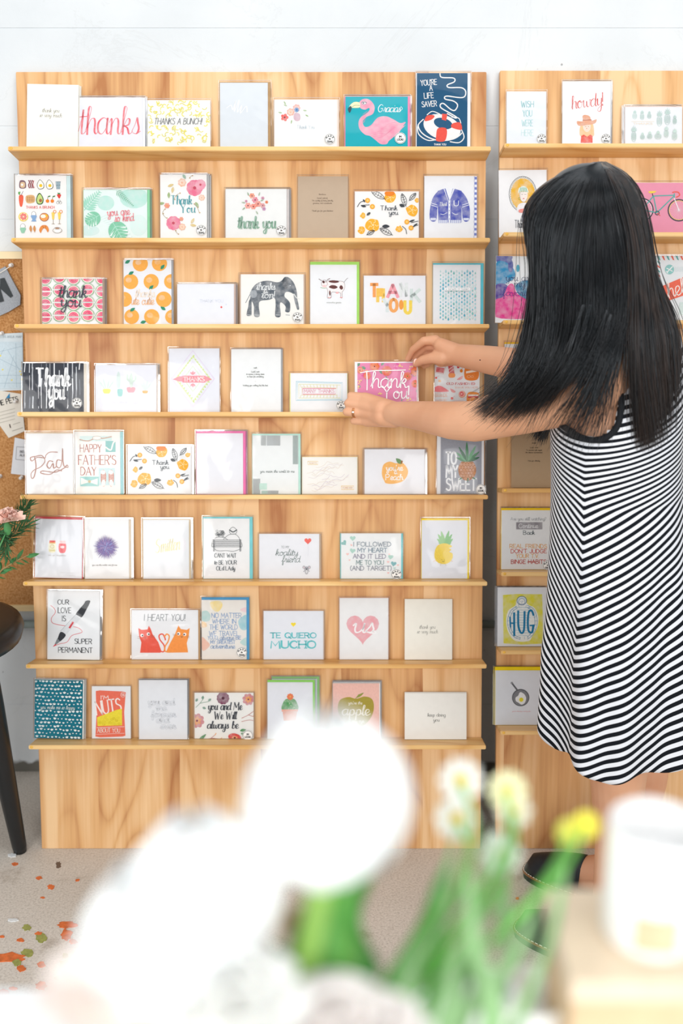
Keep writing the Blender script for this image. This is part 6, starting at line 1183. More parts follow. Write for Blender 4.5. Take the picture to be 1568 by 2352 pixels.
def rosette(px, py, Y, r, col, label, name='ranunculus'):
    c = at(px, py, Y); o = empty(name, MOUTH, label, 'flower'); m = MB(); q = random.Random(px)
    for ring, (k, el) in enumerate(((7, .1), (7, .5), (6, .9), (5, 1.2))):
        for i in range(k):
            an = 2 * math.pi * i / k + ring * .4; v = Vector((math.cos(an) * math.cos(el), math.sin(an) * math.cos(el), math.sin(el))); s = Vector((-math.sin(an), math.cos(an), 0)) * r * .5; n_ = v.cross(s.normalized()) * r * .18; l = r * (1 - .12 * ring)
            m.add([c, c + v * l * .6 - s, c + v * l - s * .6 + n_, c + v * l * 1.05 + n_, c + v * l + s * .6 + n_, c + v * l * .6 + s], [(0, 1, 2, 3), (0, 3, 4, 5)])
    pt = m.build('petals', pmat('petal_' + col, col, .6, .02, 60, sss=.1), o, True); pt['kind'] = 'stuff'
    MB().ell(c, (r * .55, r * .55, r * .5)).build('flower_heart', pmat('petal_' + col, col, .6), o, True)
    MB().tube(catmull([tuple(MOUTH + Vector((.005, 0, -.05))), tuple(MOUTH + Vector((.0, 0, .01))), tuple(c - Vector((0, 0, r * .4)))], 6), .003, 8).build('stem', tg, o, True)
rosette(262, 2290, .34, .030, 'fdf0ea', 'blush flower head at the lower left of the bouquet')
rosette(770, 2392, .35, .030, 'fdf6f3', 'blush white flower head at the bottom centre of the bouquet')
rosette(868, 2400, .35, .024, 'fdf6f3', 'small blush flower head right of the bottom centre one')
rosette(530, 2330, .34, .032, 'fbfbf8', 'white ruffled flower head under the two left tulips')
rosette(682, 2128, .41, .0105, 'fbe6cf', 'tiny peach bud below the tallest tulip', 'flower_bud')
def blade(name, pts, wid, label, matl, cat='leaf', Y=None):
    P = [Vector(p) for p in catmull([tuple(at(x, y, yy)) for x, y, yy in pts], 6)]; k = len(P); o = empty(name, P[0], label, cat); vs = []
    for i, p in enumerate(P):
        d = (P[min(i + 1, k - 1)] - P[max(i - 1, 0)]).normalized(); s = d.cross(Vector((0, 1, .15))).normalized(); w_ = wid * math.sin(math.pi * (.12 + .85 * i / (k - 1))) ; f_ = Vector((0, .3 * w_, 0))
        vs += [p - s * w_ - f_, p, p + s * w_ - f_, p + Vector((0, .0012, 0))]
    MB().add(vs, [f for i in range(k - 1) for f in ((4 * i, 4 * i + 1, 4 * i + 5, 4 * i + 4), (4 * i + 1, 4 * i + 2, 4 * i + 6, 4 * i + 5), (4 * i, 4 * i + 4, 4 * i + 7, 4 * i + 3), (4 * i + 3, 4 * i + 7, 4 * i + 6, 4 * i + 2))]).build('blade', matl, o, True); return o
LF1 = pmat('leaf_fresh', '6fbd55', .5, .1, 30, sss=.1)
blade('tulip_leaf', [(745, 2420, .37), (760, 2250, .39), (800, 2080, .42), (880, 1950, .46), (935, 1860, .50)], .024, 'broad upright tulip leaf right of the tallest tulip stem', tl_)
blade('tulip_leaf', [(700, 2420, .37), (735, 2250, .385), (770, 2100, .40), (840, 1980, .43)], .018, 'lighter tulip leaf against the tallest tulip stem', LF1)
blade('tulip_leaf', [(600, 2420, .36), (615, 2300, .38), (650, 2220, .40), (640, 2165, .42)], .012, 'short dark leaf between the left tulips and the tallest one', pmat('leaf_deep', '2f9440', .5, .1, 30))
blade('tulip_leaf', [(850, 2420, .40), (890, 2260, .43), (990, 2080, .48), (1035, 1960, .5)], .008, 'slender leaf leaning to the right of the bouquet', tl_)
# chamomile stems to the right
def daisy(px, py, Y, r, label, col='fcfcf8', ctr='f3d64a', n=10, tilt=.4):
    c = at(px, py, Y); o = empty('chamomile', c, label, 'flower'); ax = Vector((0, -math.cos(tilt), math.sin(tilt))); e1 = Vector((1, 0, 0)); e2 = ax.cross(e1)
    for i in range(n):
        an = 2 * math.pi * i / n; v = e1 * math.cos(an) + e2 * math.sin(an); s = ax.cross(v) * r * .24
        MB().add([c + v * r * .25 - s * .4, c + v * r * .8 - s, c + v * r, c + v * r * .8 + s, c + v * r * .25 + s * .4, c + v * r * .6 - ax * .0012], [(0, 1, 5), (1, 2, 5), (2, 3, 5), (3, 4, 5), (4, 0, 5)]).build('petal', pmat('petal_' + col, col, .6), o)
    MB().ell(c + ax * .001, (r * .32, r * .32, r * .22), (e1, e2, ax)).build('disc', pmat('disc_' + ctr, ctr, .7), o, True)
    st_ = catmull([tuple(c - ax * .002), tuple(c * .55 + (MOUTH + Vector((.05, .02, .05))) * .45 + Vector((.02, 0, 0))), tuple(MOUTH + Vector((.015, 0, .0))), tuple(MOUTH + Vector((.012, 0, -.05)))], 7)
    MB().tube(st_, .0016, 6).build('stem', LF1, o, True); return o
for i, (px, py, Y, r, lb, cc, ct) in enumerate(((1058, 1792, .52, .0135, 'uppermost chamomile of the blurred group left of the dark gap', 'fcfcf8', 'f3d64a'), (1048, 1880, .52, .0135, 'chamomile just below the uppermost one', 'fcfcf8', 'f0cc40'),
      (1165, 1815, .53, .0125, 'pale yellow chamomile over the right board edge, upper of two', 'f8f6cc', 'f0e07a'), (1180, 1862, .53, .0115, 'creamy chamomile over the right board edge, lower of two', 'fbf8e8', 'f3d64a'),
      (1150, 1960, .50, .013, 'greenish white chamomile at the foot of the gap between boards', 'eef4ec', 'dfe8c0'), (1345, 1895, .5, .0085, 'yellow button blossom beside the white cup', 'f0e85a', 'f0dc3a'), (1308, 1912, .5, .0085, 'yellow green button blossom left of the other yellow one', 'e6e470', 'e8dc50'))):
    daisy(px, py, Y, r, lb, cc, ct)
sg = pmat('pale_green_foliage', '9cc88c', .6, .08, 40)
for i, (a_, b_, w_) in enumerate(((((1010, 2420, .40), (1060, 2250, .42), (1100, 2100, .45), (1120, 1900, .50)), 0, .004), (((960, 2420, .40), (1000, 2240, .42), (1010, 2080, .45), (1050, 1900, .49)), 0, .0045), (((1080, 2420, .40), (1150, 2260, .42), (1160, 2130, .45), (1150, 1980, .48)), 0, .005),
      (((1150, 2420, .40), (1210, 2290, .42), (1265, 2150, .45), (1300, 1990, .48)), 0, .0055), (((900, 2420, .39), (935, 2250, .40), (1010, 2120, .43), (1100, 2010, .46)), 0, .006), (((1040, 2420, .38), (1080, 2300, .40), (1180, 2200, .42), (1230, 2080, .44)), 0, .007), (((980, 2430, .38), (1030, 2300, .39), (1060, 2180, .41), (1200, 2010, .46)), 0, .005), (((1120, 2430, .38), (1130, 2320, .39), (1090, 2180, .41), (1075, 2000, .44)), 0, .0065))):
    blade('foliage_blade', a_, w_, ['thin pale leaf rising behind the chamomiles', 'thin pale leaf left of the chamomile stems', 'pale leaf under the greenish chamomile', 'pale leaf leaning to the yellow blossoms', 'long pale leaf crossing beside the broad tulip leaf', 'wide pale leaf in front of the concrete floor', 'narrow pale leaf crossing to the far right', 'pale leaf bent back toward the left'][i], sg)
# ------------------------------------------------------------------ the woman
def skin_mat():
    m, t, o = nt('skin'); b = t.nodes.new('ShaderNodeBsdfPrincipled'); t.links.new(b.outputs[0], o.inputs[0]); L = t.links
    tc = t.nodes.new('ShaderNodeTexCoord'); n = N(t, 'TexNoise', Scale=9.0, Detail=3.0); L.new(tc.outputs['Object'], n.inputs['Vector'])
    r = ramp(t, n.outputs[0], [(0.35, 'd99f7c'), (0.65, 'e4ae8b')]); L.new(r.outputs[0], b.inputs['Base Color'])
    b.inputs['Roughness'].default_value = 0.48; b.inputs['Specular IOR Level'].default_value = 0.4; b.inputs['Subsurface Weight'].default_value = 0.12
    b.inputs['Subsurface Radius'].default_value = (0.012, 0.005, 0.003); b.inputs['Subsurface Scale'].default_value = 0.5
    n2 = N(t, 'TexNoise', Scale=900.0, Detail=2.0); L.new(tc.outputs['Object'], n2.inputs['Vector']); bu = N(t, 'Bump', Strength=0.15, Distance=0.0004); L.new(n2.outputs[0], bu.inputs['Height']); L.new(bu.outputs[0], b.inputs['Normal'])
    return m
SKIN = skin_mat()
FD = Vector((-.83, .56, 0)).normalized(); LD = Vector((-FD.y, FD.x, 0))        # facing direction, her left side
RT = [(.395, .560, 1.80, .200, .142), (.47, .557, 1.80, .192, .138), (.55, .552, 1.80, .184, .135), (.62, .545, 1.80, .178, .134), (.70, .541, 1.80, .172, .128), (.85, .527, 1.80, .160, .118), (.98, .511, 1.80, .151, .110), (1.06, .505, 1.80, .150, .108), (1.12, .508, 1.80, .147, .100), (1.17, .514, 1.80, .134, .086), (1.205, .518, 1.80, .105, .068), (1.23, .52, 1.80, .068, .056)]
def tab(z):
    if z <= RT[0][0]: return RT[0][1:]
    for a, b in zip(RT, RT[1:]):
        if z <= b[0]:
            t = (z - a[0]) / (b[0] - a[0]); return tuple(a[i] + (b[i] - a[i]) * t for i in range(1, 5))
    return RT[-1][1:]
def torso_pt(z, th, off=0.0, fold=0.0):
    cx, cy, a, b = tab(z); c = math.cos(th); s = math.sin(th)
    k = 1 + fold
    v = LD * ((a + off) * c * k) + FD * ((b + off) * s * k)
    sm = min(1, max(0, (z - .92) / .28)); sm = sm * sm * (3 - 2 * sm)
    return Vector((cx, cy, z - .40 * sm * v.dot(LD) + .10 * sm * v.dot(FD) * 0)) + v
w_ = empty('woman', (.53, 1.80, 0), 'person with long black hair in a sleeveless striped dress placing a card on the rack', 'person')
m = MB()
zs_ = [.70, .76, .82, .88, .94, 1.0, 1.06, 1.10, 1.14, 1.17, 1.20, 1.225]
n = 40
tv = [torso_pt(z, 2 * math.pi * j / n, -.010) for z in zs_ for j in range(n)]
m.add(tv, [(i * n + j, i * n + (j + 1) % n, (i + 1) * n + (j + 1) % n, (i + 1) * n + j) for i in range(len(zs_) - 1) for j in range(n)] + [tuple(range(n - 1, -1, -1)), tuple(range((len(zs_) - 1) * n, len(zs_) * n))])
# head and neck
HC_ = at(1344, 536, 1.83); hf = Vector((-.62, .50, -.42)).normalized(); hu = (Vector((0, 0, 1)) - hf * hf.z).normalized(); hl = hu.cross(hf)
m.ell(HC_, (.076, .095, .108), (hl, hf, hu), 28, 18); m.ell(HC_ + hf * .03 - hu * .055, (.052, .058, .055), (hl, hf, hu), 20, 12)
m.chain([Vector((.52, 1.80, 1.19)), HC_ - hu * .05 - hf * .03], [.056, .05], 20)
m.capsule(HC_ + hf * .092 + hu * .012, HC_ + hf * .112 - hu * .018, .008, .011); m.capsule(HC_ + hf * .090 - hu * .048 + hl * .014, HC_ + hf * .090 - hu * .048 - hl * .014, .0075, .0075); m.ell(HC_ + hf * .07 - hu * .088, (.022, .02, .018), (hl, hf, hu))
for s in (-1, 1): m.ell(HC_ + hl * s * .078 - hf * .004 - hu * .01, (.008, .018, .028), (hl, hf, hu)); m.capsule(HC_ + hf * .086 + hl * s * .018 + hu * .026, HC_ + hf * .072 + hl * s * .045 + hu * .024, .007, .006)
# arms
LS, LE, LW = at(1368, 884, 1.71), at(1092, 968, 1.845), onb(904, 949, .170)
RS, RE, RW = at(1488, 742, 1.90), at(1262, 848, 1.985), onb(1055, 816, .123)
neck0 = Vector((.52, 1.80, 1.20))
m.chain([neck0 + LD * .03, LS + Vector((.012, .01, .002)), LS], [.045, .052, .050], 20)
m.chain([LS, at(1290, 915, 1.745), at(1200, 938, 1.785), LE, at(1040, 966, 1.89), at(970, 956, 1.975), LW], [.052, .050, .047, .0385, .037, .0305, .0240], 22)
m.chain([neck0 - LD * .03, RS], [.045, .045], 20)
m.chain([RS, at(1380, 800, 1.945), RE, at(1190, 838, 2.01), at(1118, 826, 2.066), RW], [.046, .042, .035, .033, .029, .0240], 22)
def W(px, py, wd): return onb(px, py, wd)
# her left hand: back towards the viewer, fingers folded round the left edge of the card
wr = LW
MC = [W(838, 914, .118), W(833, 930, .122), W(835, 948, .120), W(842, 967, .114)]
PI_ = [W(806, 909, .104), W(799, 926, .108), W(796, 946, .106), W(812, 967, .100)]
DI = [W(808, 913, .078), W(803, 928, .080), W(802, 944, .079), W(816, 961, .078)]
TI = [W(818, 915, .059), W(817, 928, .059), W(817, 941, .059), W(826, 954, .060)]
for i in range(4):
    m.capsule(wr + (MC[i] - MC[1]) * .3, MC[i], .0205, .0125, 14); m.chain([MC[i], PI_[i], DI[i], TI[i]], [.0112, .0092, .0082, .0068][:4] if i < 3 else [.0098, .0082, .0072, .006], 14)
m.capsule(W(878, 940, .152), W(848, 928, .125), .0225, .0145, 16); m.capsule(W(878, 955, .152), W(850, 955, .123), .0215, .0140, 16)
m.chain([W(885, 940, .145), W(860, 928, .105), W(842, 922, .080), W(834, 922, .066)], [.015, .0115, .0095, .0078], 14)
# her right hand: thumb in front, first finger behind the top right corner of the card
wr2 = RW
M2 = [W(999, 781, .100), W(1001, 795, .085), W(1003, 812, .075), W(1006, 827, .070)]
m.capsule(wr2, W(1012, 793, .11), .0225, .016, 16); m.capsule(wr2, W(1010, 815, .10), .0235, .018, 16); m.capsule(wr2, W(1012, 830, .09), .020, .013, 16)
for q_ in M2: m.capsule(W(1030, 812, .10), q_, .018, .0115, 14)
m.chain([M2[0], W(973, 783, .094), W(948, 803, .070), W(936, 825, .050)], [.0112, .0094, .0082, .0066], 14)
m.chain([M2[1], W(978, 796, .066), W(958, 814, .046), W(946, 830, .036)], [.0112, .0092, .008, .0066], 14)
m.chain([M2[2], W(983, 812, .052), W(968, 827, .036), W(960, 838, .028)], [.0108, .0088, .0076, .0062], 14)
m.chain([M2[3], W(990, 828, .048), W(980, 838, .036), W(974, 842, .030)], [.0098, .008, .007, .0058], 14)
m.chain([W(1018, 822, .112), W(993, 822, .098), W(971, 827, .080), W(955, 835, .064)], [.0165, .0125, .0105, .0082], 14)
# legs and feet
def foot_base(px, py): d = ray(px, py); return CO + d * (-CAMZ / d.z)
toeL, toeR = foot_base(1200, 2142), foot_base(1219, 2008)
kL, kR = at(1418, 1800, 1.73), at(1474, 1790, 1.93)
hip = Vector(tab(.74)[:2] + (.74,)) if False else Vector((.541, 1.80, .74))
FT = []
for sgn, K, toe in ((1, kL, toeL), (-1, kR, toeR)):
    heel = toe - FD * .228; ank = heel + FD * .055 + Vector((0, 0, .085)); FT.append((toe, heel, ank))
    m.chain([hip + LD * sgn * .075, Vector((K.x, K.y, .50)) + (hip + LD * sgn * .075 - K) * .25 * Vector((1, 1, 0)).length * 0 + Vector((0, 0, 0)), K, K * .62 + ank * .38 + Vector((0.012, 0, 0)), ank], [.078, .060, .0525, .047, .030], 22)
    m.chain([heel + Vector((0, 0, .045)) + FD * .03, toe + Vector((0, 0, .036)) - FD * .05, toe + Vector((0, 0, .030)) - FD * .03], [.029, .026, .020], 18); m.chain([ank, toe + Vector((0, 0, .042)) - FD * .085], [.032, .027], 18)
me = bpy.data.meshes.new('b'); me.from_pydata([tuple(v) for v in m.v], [], m.f)
tmp = bpy.data.objects.new('tmp_body', me); C.objects.link(tmp)
rm = tmp.modifiers.new('r', 'REMESH'); rm.mode = 'VOXEL'; rm.voxel_size = 0.0026; rm.use_smooth_shade = True
sm_ = tmp.modifiers.new('s', 'SMOOTH'); sm_.factor = 0.5; sm_.iterations = 4
dg = bpy.context.evaluated_depsgraph_get(); bme = bpy.data.meshes.new_from_object(tmp.evaluated_get(dg)); bpy.data.objects.remove(tmp)
bme.transform(world(w_).inverted()); bme.name = 'body'; body = link('body', bme, SKIN, w_, True)
for s in (-1, 1):                               # eyes
    MB().ell(HC_ + hf * .083 + hl * s * .031 + hu * .008, (.011, .011, .011), (hl, hf, hu)).build('eye', pmat('eye_white', 'ece8e4', .2), w_, True)
MB().ell(W(1102, 828, .16) * 0 + at(1102, 827, 2.022), (.0016, .0016, .0012)).build('mole', pmat('mole', '5a3a30', .6), w_, True)
MB().ell(at(950, 829, 0) * 0 + W(955, 831, .0716), (.0055, .0012, .0072)).build('thumb_nail', pmat('nail', 'ecc3b4', .25, .01), w_, True)
# ring on the left hand
rc = (MC[2] + PI_[2]) / 2; rd = (PI_[2] - MC[2]).normalized(); e1 = rd.orthogonal().normalized(); e2 = rd.cross(e1); gold = pmat('rose_gold', 'd9a46c', .2, .02, metal=1)
rg = MB().tube([rc + (e1 * math.cos(t) + e2 * math.sin(t)) * .0112 for t in [2 * math.pi * i / 28 for i in range(29)]], .0011, 8).build('ring', gold, w_, True)
tc_ = (CO - rc).normalized(); tc_ = (tc_ - rd * tc_.dot(rd)).normalized()
MB().ell(rc + tc_ * .0132, (.0028, .0028, .0022)).build('stone', pmat('diamond', 'f2f4f6', .05, .01, spec=.9), rg)
MB().tube([rc + rd * .003 + (e1 * math.cos(t) + e2 * math.sin(t)) * .0113 for t in [2 * math.pi * i / 28 for i in range(29)]], .0007, 8).build('wedding_band', gold, rg, True)
# shoes: dark leather clogs with a welted sole
shm = pmat('black_leather', '1b1f24', .5, .06, 120, .2); wel = pmat('tan_welt', '8a5a34', .6); stm = pmat('white_thread', 'e8e2d6', .7)
SW = Vector((-FD.y, FD.x, 0))
def sole_w(t): return .030 + .012 * math.sin(math.pi * min(1, max(0, (t - .15) / .85)) ** 1.1) if t < 1 else .03
for i, (toe, heel, ank) in enumerate(FT):
    o = empty('shoe', (heel.x, heel.y, 0), None); o.parent = w_; o.matrix_basis = world(w_).inverted() @ Matrix.Translation((heel.x, heel.y, 0))
    L_ = .25; h0 = heel - FD * .008
    out = []
    for k in range(36):
        a = 2 * math.pi * k / 36; t = .5 - .5 * math.cos(a); ww = .041 * abs(math.sin(a)) ** .62 * (.80 + .26 * t) * (1 if math.sin(a) >= 0 else -1); out.append(h0 + FD * (t * L_) + SW * ww)
    def slab(name, z0, z1, sc_, mt):
        cc = sum(out, Vector()) / 36; P = [cc + (p - cc) * sc_ for p in out]
        return MB().add([Vector((p.x, p.y, z0)) for p in P] + [Vector((p.x, p.y, z1)) for p in P], [tuple(range(35, -1, -1)), tuple(range(36, 72))] + [(q_, (q_ + 1) % 36, (q_ + 1) % 36 + 36, q_ + 36) for q_ in range(36)]).build(name, mt, o)
    slab('sole', 0.0005, .014, 1.0, shm); slab('welt', .014, .019, 1.03, wel)
    for k in range(36):
        if k % 1 == 0:
            a_, b_ = out[k], out[(k + 1) % 36]; cc = sum(out, Vector()) / 36; a2, b2 = cc + (a_ - cc) * 1.0, cc + (b_ - cc) * 1.0
    st_m = MB()
    for k in range(72):
        u = k / 2; a_ = out[int(u) % 36]; b_ = out[(int(u) + 1) % 36]; f0, f1 = (u % 1), (u % 1) + .3; cc = sum(out, Vector()) / 36; p = a_.lerp(b_, f0); q2 = a_.lerp(b_, f1); p = cc + (p - cc) * 1.01; q2 = cc + (q2 - cc) * 1.01
        st_m.tube([Vector((p.x, p.y, .0196)), Vector((q2.x, q2.y, .0196))], .0008, 5)
    so = st_m.build('stitching', stm, o); so['kind'] = 'stuff'
    up = MB(); nu = 16; vs = []; T_ = [.46, .52, .60, .70, .80, .88, .94, .98, 1.0]
    for t in T_:
        a = math.acos(max(-1, min(1, 1 - 2 * t))); hw = .041 * max(.02, math.sin(a)) ** .62 * (.80 + .26 * t); hh = (.078 - .05 * ((t - .46) / .54) ** 1.3) * (1 if t < .98 else .45 if t < 1 else .1)
        for j in range(nu + 1): b_ = math.pi * j / nu; p = h0 + FD * (t * L_) + SW * (hw * math.cos(b_)); vs.append(Vector((p.x, p.y, .018 + hh * math.sin(b_))))
    up.add(vs, [(i2 * (nu + 1) + j, i2 * (nu + 1) + j + 1, (i2 + 1) * (nu + 1) + j + 1, (i2 + 1) * (nu + 1) + j) for i2 in range(len(T_) - 1) for j in range(nu)])
    u_ = up.build('upper', shm, o, True); sd = u_.modifiers.new('t', 'SOLIDIFY'); sd.thickness = .003
    hb = MB(); vs = []; T2 = [0.0, .03, .1, .2, .32, .46]
    for t in T2:
        a = math.acos(1 - 2 * t); hw = .041 * max(.1, math.sin(a)) ** .62 * (.80 + .26 * t)
        for sg in (1, -1):
            p = h0 + FD * (t * L_) + SW * (hw * sg); vs += [Vector((p.x, p.y, .017)), Vector((p.x, p.y, .017 + .012))]
    hb.add(vs, [f for i2 in range(5) for f in ((4 * i2, 4 * i2 + 4, 4 * i2 + 5, 4 * i2 + 1), (4 * i2 + 2, 4 * i2 + 3, 4 * i2 + 7, 4 * i2 + 6))]); r_ = hb.build('side_rim', shm, o, True); sd = r_.modifiers.new('t', 'SOLIDIFY'); sd.thickness = .003
# ---- dress
def inside(px, py, poly):
    c = False; j = len(poly) - 1
    for i in range(len(poly)):
        xi, yi = poly[i]; xj, yj = poly[j]
        if (yi > py) != (yj > py) and px < (xj - xi) * (py - yi) / (yj - yi) + xi: c = not c
        j = i
    return c
ARM = [(1430, 768), (1414, 812), (1404, 862), (1414, 889), (1419, 915), (1417, 945), (1410, 974), (1390, 998), (1364, 1005), (1333, 998), (1300, 978), (1262, 950), (1235, 880), (1265, 800), (1330, 750), (1400, 730)]
NT, NZ = 200, 110; Z0, Z1 = .395, 1.232
def hemz(th): return .056 + .012 * math.sin(3 * th + 1.2) + .010 * math.sin(7 * th + .3) - .022 * math.cos(th) + .045 * max(0, math.sin(th)) ** 2
def fold(z, th):
    a = max(0, (0.98 - z) / .585); a = a * a * (3 - 2 * a) if a < 1 else 1
    return a * (.072 * math.sin(5 * th + 2.2 + .4 * z) +   .045 * math.sin(9 * th + .8) + .02 * math.sin(14 * th + 2 - z)) + .006 * math.sin(4 * th + z * 20)
vs = []; TH = [2 * math.pi * j / NT for j in range(NT)]
for i in range(NZ + 1):
    u = i / NZ
    for th in TH:
        h = hemz(th); z = Z0 + h * (1 - u) ** 2 + (Z1 - Z0) * u; vs.append(torso_pt(z, th, 0.003, fold(z, th)))
def seam(z): return .30 * max(0, min(1, (1.05 - z) / .65))
def stripe(z, th, p):
    t = (th - seam(z) + math.pi) % (2 * math.pi) - math.pi; arc = abs(t)
    if arc > 2.4: arc = 4.8 - arc
    cx, cy, a, b = tab(z); r_ = (a + b) / 2
    k = .82 * min(1, max(.0, (1.09 - z) / .16)) * (.50 + .50 * min(1, max(0, (z - .42) / .34)))
    if t < 0: k = k * .72
    return z * 1.0 - k * arc * r_
fs = []; keep = []
Rax = (RS, at(1380, 800, 1.945))
def near_right(p):
    ab = Rax[1] - Rax[0]; t = max(-.1, min(1, (p - Rax[0]).dot(ab) / ab.length_squared)); return (p - (Rax[0] + ab * t)).length < .05 and (p - Rax[0]).dot(FD) > .02
for i in range(NZ):
    for j in range(NT):
        a, b, c, d = i * NT + j, i * NT + (j + 1) % NT, (i + 1) * NT + (j + 1) % NT, (i + 1) * NT + j
        cen = (vs[a] + vs[b] + vs[c] + vs[d]) / 4; th = TH[j]; px, py = project(cen); nrm = LD * math.cos(th) + FD * math.sin(th)
        if cen.z > .95 and nrm.dot(CO - cen) > -.15 and inside(px, py, ARM): continue
        if near_right(cen): continue
        fs.append((a, b, c, d))
me = bpy.data.meshes.new('dress'); iv = world(w_).inverted(); me.from_pydata([tuple(iv @ v) for v in vs], [], fs)
uvl = me.uv_layers.new(name='stripe'); lv = np.empty(len(me.loops), dtype=np.int32); me.loops.foreach_get('vertex_index', lv)
cz_ = []
for i in range(NZ + 1):
    u = i / NZ
    for th in TH: z = Z0 + hemz(th) * (1 - u) ** 2 + (Z1 - Z0) * u; cz_.append(stripe(z, th, None))
cz_ = np.array(cz_); uvd = np.zeros((len(lv), 2)); uvd[:, 0] = (lv % NT) / NT; uvd[:, 1] = cz_[lv]; uvl.data.foreach_set('uv', uvd.ravel())
def dress_mat():
    m, t, o = nt('striped_jersey'); b = t.nodes.new('ShaderNodeBsdfPrincipled'); t.links.new(b.outputs[0], o.inputs[0]); L = t.links
    uvn = t.nodes.new('ShaderNodeUVMap'); uvn.uv_map = 'stripe'; sp = t.nodes.new('ShaderNodeSeparateXYZ'); L.new(uvn.outputs[0], sp.inputs[0])
    d = t.nodes.new('ShaderNodeMath'); d.operation = 'DIVIDE'; L.new(sp.outputs[1], d.inputs[0]); d.inputs[1].default_value = 0.0160
    f = t.nodes.new('ShaderNodeMath'); f.operation = 'FRACT'; L.new(d.outputs[0], f.inputs[0])
    r = ramp(t, f.outputs[0], [(0.0, '14181f'), (0.48, '14181f'), (0.505, 'e9ecf3'), (0.98, 'e9ecf3'), (1.0, '14181f')]); L.new(r.outputs[0], b.inputs['Base Color'])
    b.inputs['Roughness'].default_value = 0.85; b.inputs['Specular IOR Level'].default_value = 0.15
    tc = t.nodes.new('ShaderNodeTexCoord'); n = N(t, 'TexNoise', Scale=1200.0); L.new(tc.outputs['Object'], n.inputs['Vector']); bu = N(t, 'Bump', Strength=0.3, Distance=0.0004); L.new(n.outputs[0], bu.inputs['Height']); L.new(bu.outputs[0], b.inputs['Normal'])
    return m
dress = link('dress', me, dress_mat(), w_, True); sd = dress.modifiers.new('t', 'SOLIDIFY'); sd.thickness = .0014; sd.offset = -1
trim = pmat('black_binding', '12161c', .85, .03)
bv = BVHTree.FromPolygons([v for v in vs], fs)
full = [(i * NT + j, i * NT + (j + 1) % NT, (i + 1) * NT + (j + 1) % NT, (i + 1) * NT + j) for i in range(NZ) for j in range(NT)]
bvf = BVHTree.FromPolygons([v for v in vs], full)
tp = []
for x, y in catmull([(1436, 762), (1422, 800), (1409, 840), (1411, 868), (1421, 893), (1426, 918), (1424, 948), (1416, 980), (1394, 1003), (1364, 1011), (1333, 1004), (1300, 984), (1268, 958)], 5):
    h = bvf.ray_cast(CO, ray(x, y).normalized())
    if h[0] is not None: tp.append(h[0] + h[1] * .001 * (1 if h[1].dot(CO - h[0]) > 0 else -1))
MB().tube(tp, .0058, 8).build('armhole_binding', trim, dress, True)
MB().tube([torso_pt(Z1, 2 * math.pi * j / 40, .004) for j in range(41)], .006, 8).build('neck_binding', trim, dress, True)
# ---- hair
def hair_mat(name, c1, c2, ro):
    m, t, o = nt(name); b = t.nodes.new('ShaderNodeBsdfPrincipled'); t.links.new(b.outputs[0], o.inputs[0]); L = t.links
    tc = t.nodes.new('ShaderNodeTexCoord'); mp_ = t.nodes.new('ShaderNodeMapping'); mp_.inputs['Scale'].default_value = (60, 60, 3); L.new(tc.outputs['Object'], mp_.inputs[0]); n = N(t, 'TexNoise', Scale=1.0, Detail=2.0); L.new(mp_.outputs[0], n.inputs['Vector'])
    r = ramp(t, n.outputs[0], [(0.35, c1), (0.68, c2)]); L.new(r.outputs[0], b.inputs['Base Color']); b.inputs['Roughness'].default_value = ro; b.inputs['Specular IOR Level'].default_value = 0.55; b.inputs['Specular Tint'].default_value = (.85, .93, 1, 1)
    return m
HM1 = hair_mat('black_hair', '0e1013', '211f20', .30); HM2 = hair_mat('brown_black_hair', '1d1613', '42322a', .38)
SCC, SCR = HC_ - hf * .012 + hu * .012, (.082, .094, .104)
def G_(pts): return catmull([tuple(at(x, y, Y)) for x, y, Y in pts], 5)
def resamp(P, k):
    P = np.array(P); d = np.r_[0, np.cumsum(np.linalg.norm(np.diff(P, axis=0), axis=1))]; t = np.linspace(0, d[-1], k); return np.stack([np.interp(t, d, P[:, i]) for i in range(3)], 1)
def on_scalp(A, rs):                         # hair that would run inside the head is laid on it instead
    ax = np.array([hl, hf, hu]); r = np.array(SCR) * 1.02; o = np.array(CO); c = np.array(SCC)
    d = A - o; dist = np.linalg.norm(d, axis=2, keepdims=True); d = d / dist
    oc = ((o - c) @ ax.T) / r; dd = (d @ ax.T) / r
    a = (dd ** 2).sum(2); b = (dd * oc).sum(2); q = (oc ** 2).sum() - 1; disc = b * b - a * q
    t = (-b - np.sqrt(np.maximum(disc, 0))) / a; t = np.where(disc > 0, t, 1e9)
    lift = (rs.rand(A.shape[0], 1) * .006)
    edge = np.clip(disc / (b * b) * 400, 0, 1)                # thin out the lift at the outline
    tt = np.minimum(dist[..., 0], t - lift * edge)
    B = o + d * tt[..., None]
    for _ in range(2): B[:, 1:-1] = (B[:, :-2] + B[:, 1:-1] * 2 + B[:, 2:]) / 4
    return B
